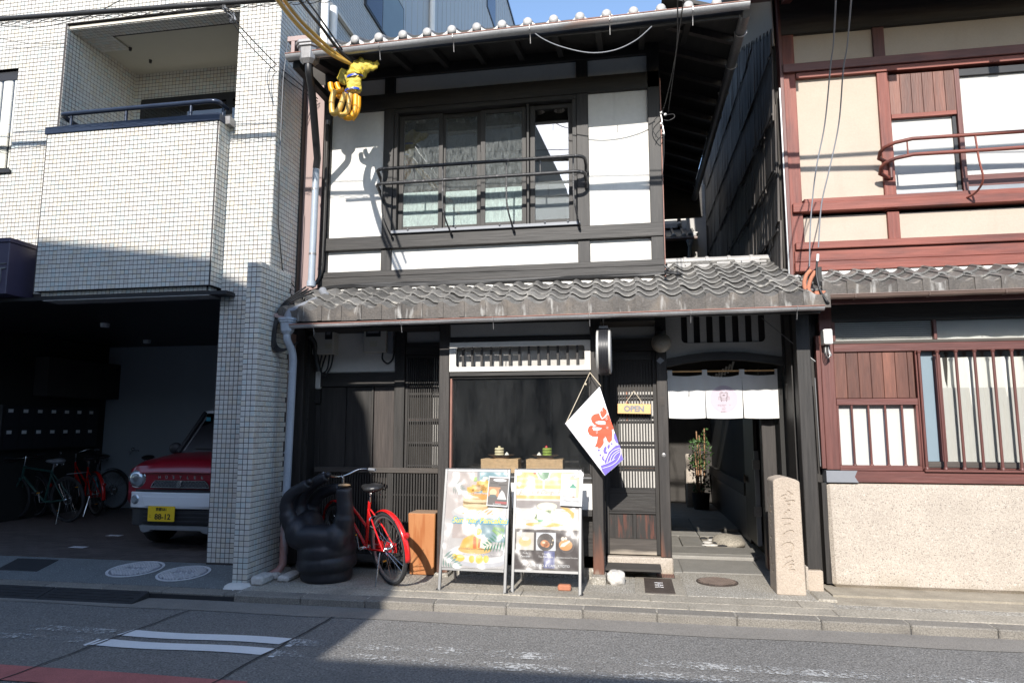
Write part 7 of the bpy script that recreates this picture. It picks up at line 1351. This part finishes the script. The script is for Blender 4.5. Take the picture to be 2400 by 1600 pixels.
# ---------------------------------------------------------------- bicycles
def bicycle(name, label, loc, rz, lean, frame, fender, rack=None, saddle='dkvinyl', group=None, city=True, parts=True, rim='alu'):
    t = thing(name, label, 'bicycle', loc, rz, group, rx=lean)
    rw = .33; WBs = 1.06; loc_ = dict(local=True)
    def wheel(x):
        w = thing('wheel', '', '', (0, 0, 0)); del w['label']; del w['category']; w.parent = t; w.location = (x, 0, rw)
        ty = MB(); ty.tube([((rw - .017) * math.cos(2 * math.pi * i / 40), 0, (rw - .017) * math.sin(2 * math.pi * i / 40)) for i in range(40)], .0185, 8, closed=True); ty.build('tyre', M['rubber'], w, smooth=60, **loc_)
        rm_ = MB(); rm_.lathe([(rw - .047, -.011), (rw - .030, -.012), (rw - .030, .012), (rw - .047, .011), (rw - .047, -.011)], 40, axis='y'); rm_.build('rim', M[rim], w, smooth=40, **loc_)
        hb_ = MB(); hb_.lathe([(.012, -.05), (.022, -.035), (.014, -.03), (.014, .03), (.022, .035), (.012, .05)], 12, axis='y'); hb_.build('hub', M['chrome'], w, smooth=40, **loc_)
        sp = MB()
        for k in range(28):
            q = 2 * math.pi * k / 28; q2 = q + (.5 if k % 2 else -.5); s = .032 if k % 4 < 2 else -.032
            sp.tube([(.02 * math.cos(q2), s, .02 * math.sin(q2)), ((rw - .045) * math.cos(q), 0, (rw - .045) * math.sin(q))], .0014, 4, caps=False)
        sp.build('spokes', M['chrome'], w, **loc_); return w
    wheel(0); wheel(WBs)
    fr = MB(); bb = (.45, 0, .28); hd0, hd1 = (.905, 0, .60), (.862, 0, .80)
    if city:
        fr.tube([bb, (.295, 0, .74)], .0155, 10).tube([(.892, 0, .655), bb], .017, 10).tube([(.870, 0, .755), (.385, 0, .475)], .015, 10).tube([hd0, hd1], .02, 10)
    else:
        fr.tube([bb, (.29, 0, .76)], .015, 10).tube([(.895, 0, .65), bb], .018, 10).tube([(.868, 0, .775), (.30, 0, .72)], .015, 10).tube([hd0, hd1], .02, 10)
    for s in (-1, 1): fr.tube([(.44, s * .03, .28), (.2, s * .05, .30), (0, s * .06, rw)], .010, 8).tube([(.32, s * .012, .66 if city else .70), (.15, s * .045, .50), (0, s * .06, rw)], .008, 8)
    fr.build('frame', M[frame], t, smooth=60, **loc_)
    fk = MB()
    for s in (-1, 1): fk.tube([(.905, s * .03, .60), (.95, s * .048, .50), (1.02, s * .055, .38), (WBs, s * .06, rw)], .011, 8)
    fk.box(.885, .925, -.04, .04, .585, .62); fk.build('fork', M['chrome' if city else frame], t, smooth=60, **loc_)
    tb('seat_post', 'chrome', t, [(.295, 0, .73), (.265, 0, .845)], .013, 8, local=True)
    sd_ = MB(); sd_.ball((.20, 0, .875), (.105, .10, .042), 16, 10); sd_.ball((.33, 0, .872), (.10, .038, .030), 14, 8); so_ = sd_.build('saddle', M[saddle], t, fix=False, local=True)
    r_ = so_.modifiers.new('union', 'REMESH'); r_.mode = 'VOXEL'; r_.voxel_size = .009; r_.use_smooth_shade = True
    if parts:
        for s in (-1, 1): tb('saddle_spring', 'chrome', t, arc((.17, s * .05, .825), .022, 0, 330, 10), .004, 5, local=True)
    tb('stem', 'chrome', t, [(.862, 0, .80), (.835, 0, .93), (.87, 0, .95)], .012, 8, local=True)
    hz = .965 if city else .93
    if city: hp = [(.66, -.275, hz + .01), (.76, -.255, hz + .015), (.84, -.18, hz + .02), (.87, -.08, hz - .01), (.875, 0, hz - .02), (.87, .08, hz - .01), (.84, .18, hz + .02), (.76, .255, hz + .015), (.66, .275, hz + .01)]
    else: hp = [(.86, -.30, hz + .01), (.87, 0, hz - .02), (.86, .30, hz + .01)]
    tb('handlebar', 'chrome', t, spline(hp, 4), .011, 8, local=True)
    for s in (-1, 1):
        e = Vector(hp[0] if s < 0 else hp[-1]); f = Vector(hp[1] if s < 0 else hp[-2]); tb('grip', 'grip' if city else 'rubber', t, [tuple(e), tuple(e.lerp(f, .95 if city else .4))], .016, 8, local=True)
        tb('brake_lever', 'chrome', t, spline([tuple(e.lerp(f, .9) + Vector((.02, 0, -.02))), tuple(e.lerp(f, .5) + Vector((.03, 0, -.045))), tuple(e + Vector((.03, 0, -.05)))], 3), .006, 6, local=True)
    if city:
        MB().ball((.79, .22, hz + .05), (.028, .028, .022), 12, 8).build('bell', M['chrome'], t, smooth=60, local=True)
        for (cxx, a0, a1) in ((0, -12, 128), (WBs, 12, 128)):
            fm = MB(); n_ = 22; vs = []
            for i in range(n_ + 1):
                q = R(180 + a0 * -1 if False else (180 - a0) - (a1) * i / n_) if cxx == 0 else R(a0 + (a1 + 14) * i / n_)
                for u in (-1, -.6, 0, .6, 1): r2 = rw + .030 - .012 * u * u; vs.append((cxx + r2 * math.cos(q), u * .027, rw + r2 * math.sin(q)))
            fm.add(vs, [(i * 5 + j, i * 5 + j + 1, (i + 1) * 5 + j + 1, (i + 1) * 5 + j) for i in range(n_) for j in range(4)]); fo = fm.build('fender', M[fender], t, smooth=70, local=True)
            sl2 = fo.modifiers.new('thick', 'SOLIDIFY'); sl2.thickness = .003
        for s in (-1, 1):
            for a, b in (((0, s * .055, rw), (-.30, s * .03, rw + .16)), ((0, s * .055, rw), (-.22, s * .03, rw + .29)), ((WBs, s * .06, rw), (WBs + .24, s * .03, rw + .26))): tb('fender_stay', 'chrome', t, [a, b], .003, 5, local=True)
        lr_ = MB(); lr_.lathe([(.028, 0), (.026, .012), (.012, .02), (0, .021)], 14, axis='x'); lr_.v = [(-.358 - a, b, rw + .165 + c) for a, b, c in lr_.v]; lr_.build('rear_reflector', mat('reflector_red', (.45, .01, .01), .15, .1, 9, coat=.5) if 'reflector_red' not in bpy.data.materials else bpy.data.materials['reflector_red'], t, smooth=50, local=True)
        cg = MB(); cg.prism([(-.03, -.05 + rw), (.40, .235), (.52, .25), (.53, .32), (.40, .345), (-.03, rw + .04)], 'y', -.068, -.060); cg.build('chain_guard', M['chrome' if not parts else frame], t, local=True)
    else:
        MB().hexa([(-.34, -.03, .72), (-.02, -.035, .69), (-.02, .035, .69), (-.34, .03, .72)], [(-.34, -.03, .725), (-.02, -.035, .70), (-.02, .035, .70), (-.34, .03, .725)]).build('mud_guard', M['grip'], t, local=True)
    ck = MB(); ck.tube([(.45, -.075, .28), (.43, -.08, .13)], .009, 6).tube([(.45, .075, .28), (.47, .08, .43)], .009, 6).tube([(.45, -.08, .28), (.45, .08, .28)], .016, 8).lathe([(.085, -.07), (.09, -.068), (.09, -.064), (.085, -.062)], 20, (.45, 0, .28), 'y'); ck.build('crank', M['chrome'], t, smooth=40, local=True)
    for s, z in ((-1, .13), (1, .43)):
        pe = MB().box(.42 + .03 * s - .04, .42 + .03 * s + .04, s * .09, s * .17, z - .012, z + .012).build('pedal', M['rubber'], t, bevel=.003, local=True)
        MB().box(.42 + .03 * s - .045, .42 + .03 * s - .0405, s * .11, s * .15, z - .007, z + .007).build('pedal_reflector', M['orange'], pe, local=True)
    tb('kickstand', 'chrome', t, [(.06, .06, .30), (.00, .17, .0 + .0)], .007, 6, local=True)
    lk_ = MB(); lk_.tube(arc((0, 0, rw), .075, 0, 360, 18), .006, 6); lk_.build('sprocket', M['chrome'], t, local=True)
    if city: tb('ring_lock', 'chrome', t, arc((.235, 0, .55), .055, 20, 330, 14, 'yz'), .008, 6, local=True)
    return t
bicycle('bicycle', 'red city bicycle with black saddle parked behind the black hand sculpture', (-2.185, 6.16, 0), R(139), R(-7), 'red', 'red')
# parked in the dark garage
bicycle('bicycle', 'dark green sports bicycle with a grey mudguard nearest in the dark garage', (-8.05, 8.78, .062), R(172), R(-4), 'green', 'green', saddle='grip', group='bicycles in the garage', city=False, rim='rubber')
b2 = bicycle('bicycle', 'red bicycle with a bright blue lock on its wheel in the dark garage', (-8.22, 9.5, .062), R(150), R(-4), 'red', 'red', group='bicycles in the garage')
MB().tube(spline([(.08, -.05, .62), (-.06, -.06, .5), (-.03, -.07, .36), (.03, -.07, .3), (.09, -.06, .45), (.14, -.05, .6), (.08, -.05, .62)], 5), .011, 8).build('cable_lock', M['cyan'], b2, smooth=60, local=True)
bicycle('bicycle', 'purple bicycle standing between the red one and the car in the garage', (-7.6, 9.9, .062), R(128), R(-4), 'purple', 'carblack', group='bicycles in the garage')
bicycle('bicycle', 'black bicycle at the far left edge of the garage', (-9.0, 9.2, .062), R(165), R(-4), 'carblack', 'carblack', group='bicycles in the garage')
bicycle('bicycle', 'grey bicycle leaning deepest in the garage by the mailboxes', (-8.5, 10.2, .062), R(175), R(-5), 'grip', 'carblack', group='bicycles in the garage')
bicycle('bicycle', 'silver bicycle half hidden behind the headlight of the parked car', (-6.75, 10.1, .062), R(115), R(-5), 'silverp', 'carblack', group='bicycles in the garage')
# ---------------------------------------------------------------- small red car, nose to the street
cr = thing('parked_car', 'small red and white boxy car parked nose out in the garage', 'car', (-4.98, 8.6, .062))
CX, FYc, GZ = -4.98, 6.96, .062
Wd = .735
def sec(y, pts): return [(CX + s * x, y, GZ + z) for x, z in pts for s in (1,)] 
def loft(mb, rings):
    n = len(rings[0]); vs = [p for r in rings for p in r]
    mb.add(vs, [(i * n + j, i * n + (j + 1) % n, (i + 1) * n + (j + 1) % n, (i + 1) * n + j) for i in range(len(rings) - 1) for j in range(n)] + [tuple(range(n))[::-1], tuple((len(rings) - 1) * n + j for j in range(n))])
def shell(y, w, z0, z1, rc=.08, crown=.02):
    pts = [(-w, z0), (-w, z1 - rc), (-w + rc * .3, z1 - rc * .3), (-w + rc, z1), (-w * .5, z1 + crown), (0, z1 + crown * 1.3), (w * .5, z1 + crown), (w - rc, z1), (w - rc * .3, z1 - rc * .3), (w, z1 - rc), (w, z0)]
    return [(CX + x, y, GZ + z) for x, z in pts]
body = MB(); loft(body, [shell(FYc + .06, .64, .62, .86, .10, .01), shell(FYc + .03, .66, .62, .85, .10, .01), shell(FYc + .06, .69, .55, .93, .10, .015), shell(FYc + .22, .72, .40, .985, .11, .02), shell(FYc + .55, .735, .30, 1.02, .10, .02), shell(FYc + .95, .735, .25, 1.055, .08, .015), shell(FYc + 3.2, .735, .25, 1.06, .08, .01), shell(FYc + 3.36, .70, .35, 1.0, .08, .01)])
bo3 = body.build('body', M['carred'], cr, smooth=50)
cab = MB(); loft(cab, [shell(FYc + .86, .67, 1.0, 1.04, .03, .0), shell(FYc + 1.28, .60, 1.0, 1.565, .08, .01), shell(FYc + 1.5, .59, 1.0, 1.60, .08, .015), shell(FYc + 3.1, .58, 1.0, 1.59, .08, .01), shell(FYc + 3.3, .58, 1.0, 1.50, .08, .01)]); cab.build('cabin', M['carblack'], cr, smooth=45)
rfc = MB(); loft(rfc, [shell(FYc + 1.25, .585, 1.55, 1.585, .05, .012), shell(FYc + 1.45, .605, 1.56, 1.625, .06, .015), shell(FYc + 3.1, .60, 1.56, 1.62, .06, .015)]); rfc.build('roof', M['carwhite'], cr, smooth=50)
MB().hexa([(CX - .60, FYc + .905, GZ + 1.07), (CX + .60, FYc + .905, GZ + 1.07), (CX + .60, FYc + .91, GZ + 1.07), (CX - .60, FYc + .91, GZ + 1.07)], [(CX - .535, FYc + 1.24, GZ + 1.53), (CX + .535, FYc + 1.24, GZ + 1.53), (CX + .535, FYc + 1.245, GZ + 1.53), (CX - .535, FYc + 1.245, GZ + 1.53)]).build('windscreen', M['glassdark'], cr)
for s in (-1, 1):
    MB().tube([(CX + s * .66, FYc + .86, GZ + 1.05), (CX + s * .575, FYc + 1.25, GZ + 1.56)], .028, 8).build('pillar', M['carblack'], cr, smooth=50)
    MB().tube([(CX + s * .60, FYc + .89, GZ + 1.07), (CX + s * .535, FYc + 1.22, GZ + 1.50)], .012, 6).build('pillar_trim', M['silverp'], cr)
    hl = MB(); hl.lathe([(.0, .075), (.05, .07), (.085, .05), (.098, .02), (.10, 0), (.112, .0), (.115, -.03)], 26, axis='y'); hl.v = [(CX + s * .585 + a, FYc + .085 - b, GZ + .795 + c) for a, b, c in hl.v]; hl.cur = 0; ho_ = hl.build('headlight', M['lens'], cr, smooth=60)
    rg_ = MB(); rg_.lathe([(.098, .024), (.108, .028), (.116, .02), (.116, -.03)], 26, axis='y'); rg_.v = [(CX + s * .585 + a, FYc + .083 - b, GZ + .795 + c) for a, b, c in rg_.v]; rg_.build('headlight_ring', M['chrome'], ho_, smooth=50)
    MB().ball((CX + s * .57, FYc + .02, GZ + .80), (.04, .02, .045), 12, 8).build('bulb', M['glassclear'], ho_, smooth=60)
    sq = MB(); sq.box(CX + s * .69 - .02, CX + s * .69 + .02, FYc + .12, FYc + .2, GZ + .74, GZ + .83); sq.build('turn_lamp', M['lens'], cr, bevel=.012)
    fg = MB(); fg.lathe([(0, .02), (.034, .018), (.042, 0), (.052, -.006)], 18, axis='y'); fg.v = [(CX + s * .54 + a, FYc - .015 - b, GZ + .565 + c) for a, b, c in fg.v]; fg.build('fog_lamp', M['lens'], cr, smooth=50)
    mm = MB(); mm.ball((CX + s * .80, FYc + 1.0, GZ + 1.10), (.085, .06, .075), 14, 10); mm.build('mirror', M['carblack'], cr, smooth=60)
    for yy in (.62, 2.85):
        wv_ = MB(); wv_.lathe([(.14, .09), (.19, .09), (.26, .085), (.278, .05), (.28, -.05), (.26, -.08), (.14, -.085)], 28, axis='x'); wv_.v = [(CX + s * .655 + a, FYc + yy + b, GZ + .28 + c) for a, b, c in wv_.v]; wo_ = wv_.build('wheel', M['rubber'], cr, smooth=40)
        hc = MB(); hc.lathe([(0, .08), (.12, .085), (.185, .075)], 20, axis='x'); hc.v = [(CX + s * (.66 + a), FYc + yy + b, GZ + .28 + c) for a, b, c in hc.v]; hc.build('rim', M['silverp'], wo_, smooth=40)
def band(name, m, prof, z0, z1, y0, parent=cr, **k):
    b = MB(); n = len(prof)
    vs = [(CX + x, y0 + y, GZ + z0) for x, y in prof] + [(CX + x, y0 + y, GZ + z1) for x, y in prof] + [(CX + x, y0 + y + .12, GZ + z1) for x, y in prof] + [(CX + x, y0 + y + .12, GZ + z0) for x, y in prof]
    fs = [(r_ * n + i, r_ * n + i + 1, ((r_ + 1) % 4) * n + i + 1, ((r_ + 1) % 4) * n + i) for r_ in range(4) for i in range(n - 1)] + [(0, n, 2 * n, 3 * n), (n - 1, 2 * n - 1, 3 * n - 1, 4 * n - 1)]
    b.add(vs, fs); return b.build(name, m, parent, **k)
cv_ = [(-.68, .22), (-.66, .09), (-.60, .03), (-.5, .01), (-.25, -.005), (0, -.01), (.25, -.005), (.5, .01), (.60, .03), (.66, .09), (.68, .22)]
band('bumper', M['carwhite'], cv_, .47, .645, FYc - .02, bevel=.02); band('lower_bumper', M['carblack'], [(x * 1.0, y + .02) for x, y in cv_], .27, .468, FYc, bevel=.01); band('lip_seam', M['carblack'], [(x * .985, y + .035) for x, y in cv_], .646, .672, FYc - .01)
MB().prism([(-.40 + CX, GZ + .50), (.40 + CX, GZ + .50), (.44 + CX, GZ + .60), (-.44 + CX, GZ + .60)], 'y', FYc - .037, FYc - .02).build('bumper_step', M['carwhite'], cr, bevel=.004)
gr = MB(); gr.prism(rrect(CX - .43, CX + .43, GZ + .305, GZ + .455, .02), 'y', FYc - .012, FYc + .01); gro = gr.build('lower_grille', M['black'], cr, fix=False)
for k in range(3): MB().box(CX - .42, CX + .42, FYc - .022, FYc - .012, GZ + .325 + .045 * k, GZ + .340 + .045 * k).build('grille_bar', M['carblack'], gro)
MB().prism([(CX - .44, GZ + .225), (CX - .40, GZ + .205), (CX - .33, GZ + .215), (CX - .30, GZ + .235), (CX + .30, GZ + .235), (CX + .33, GZ + .215), (CX + .40, GZ + .205), (CX + .44, GZ + .225), (CX + .46, GZ + .285), (CX - .46, GZ + .285)], 'y', FYc - .03, FYc + .05).build('skid_plate', M['silverp'], cr, bevel=.008)
ug = [(CX - .36, GZ + .70), (CX + .36, GZ + .70), (CX + .345, GZ + .74), (CX + .31, GZ + .775), (CX - .31, GZ + .775), (CX - .345, GZ + .74)]
ugo = MB().prism(ug, 'y', FYc + .005, FYc + .02).build('grille', M['black'], cr, fix=False)
rimm = MB(); rimm.tube([(x, FYc + .004, z) for x, z in ug], .006, 6, closed=True); rimm.build('grille_trim', M['chrome'], ugo)
ms2 = MB()
for k in range(16):
    for j in range(3): x = CX - .32 + .042 * k + (.021 if j % 2 else 0); z = GZ + .712 + .022 * j; ms2.tube([(x - .018, FYc + .004, z), (x, FYc + .002, z + .010), (x + .018, FYc + .004, z), (x, FYc + .002, z - .010)], .0028, 4, closed=True)
ms2.build('grille_mesh', M['silverp'], ugo)
em2 = MB()
for s in (1, -1): em2.prism([(CX + s * a, GZ + .738 + s * b) for a, b in ((-.034, .008), (.004, .044), (.034, .018), (.020, .006), (.002, .022), (-.012, .010), (.012, -.014), (.0, -.026))], 'y', FYc - .012, FYc - .002)
em2.build('emblem', M['chrome'], cr, fix=False)
for k, c in enumerate('HUSTLER'): text(c, .042, front(CX - .262 + .088 * k, FYc + .012, GZ + .798), M['chrome'], 'lettering', cr, .005, bold=.002)
pl_ = MB().prism(rrect(CX - .325 - .01, CX - .325 + .32, GZ + .335, GZ + .50, .01), 'y', FYc - .052, FYc - .046).build('number_plate', M['plateY'], cr, fix=False)
PX = CX - .17
text('京都581', .040, front(PX, FYc - .0535, GZ + .452), M['plateK'], 'lettering', pl_, .0005, bold=.001); text('88-12', .085, front(PX + .02, FYc - .0535, GZ + .358), M['plateK'], 'lettering', pl_, .0005, bold=.002, space=1.0); text('こ', .035, front(PX - .135, FYc - .0535, GZ + .38), M['plateK'], 'lettering', pl_, .0005)
for s in (-1, 1): MB().lathe([(.006, 0), (.004, .003), (0, .003)], 8, (PX + s * .11, FYc - .0535, GZ + .48), 'y').build('plate_screw', M['chrome'], pl_)
tb('wiper', 'black', cr, [(CX + .1, FYc + .88, GZ + 1.085), (CX - .45, FYc + .90, GZ + 1.10)], .007, 5); tb('wheel_rim', 'grip', cr, arc((CX + .3, FYc + 1.25, GZ + 1.12), .17, 0, 360, 20), .014, 6)
MB().box(CX - .50, CX - .44, FYc + 1.165, FYc + 1.17, GZ + 1.45, GZ + 1.50).build('sticker', M['cyan'], cr)
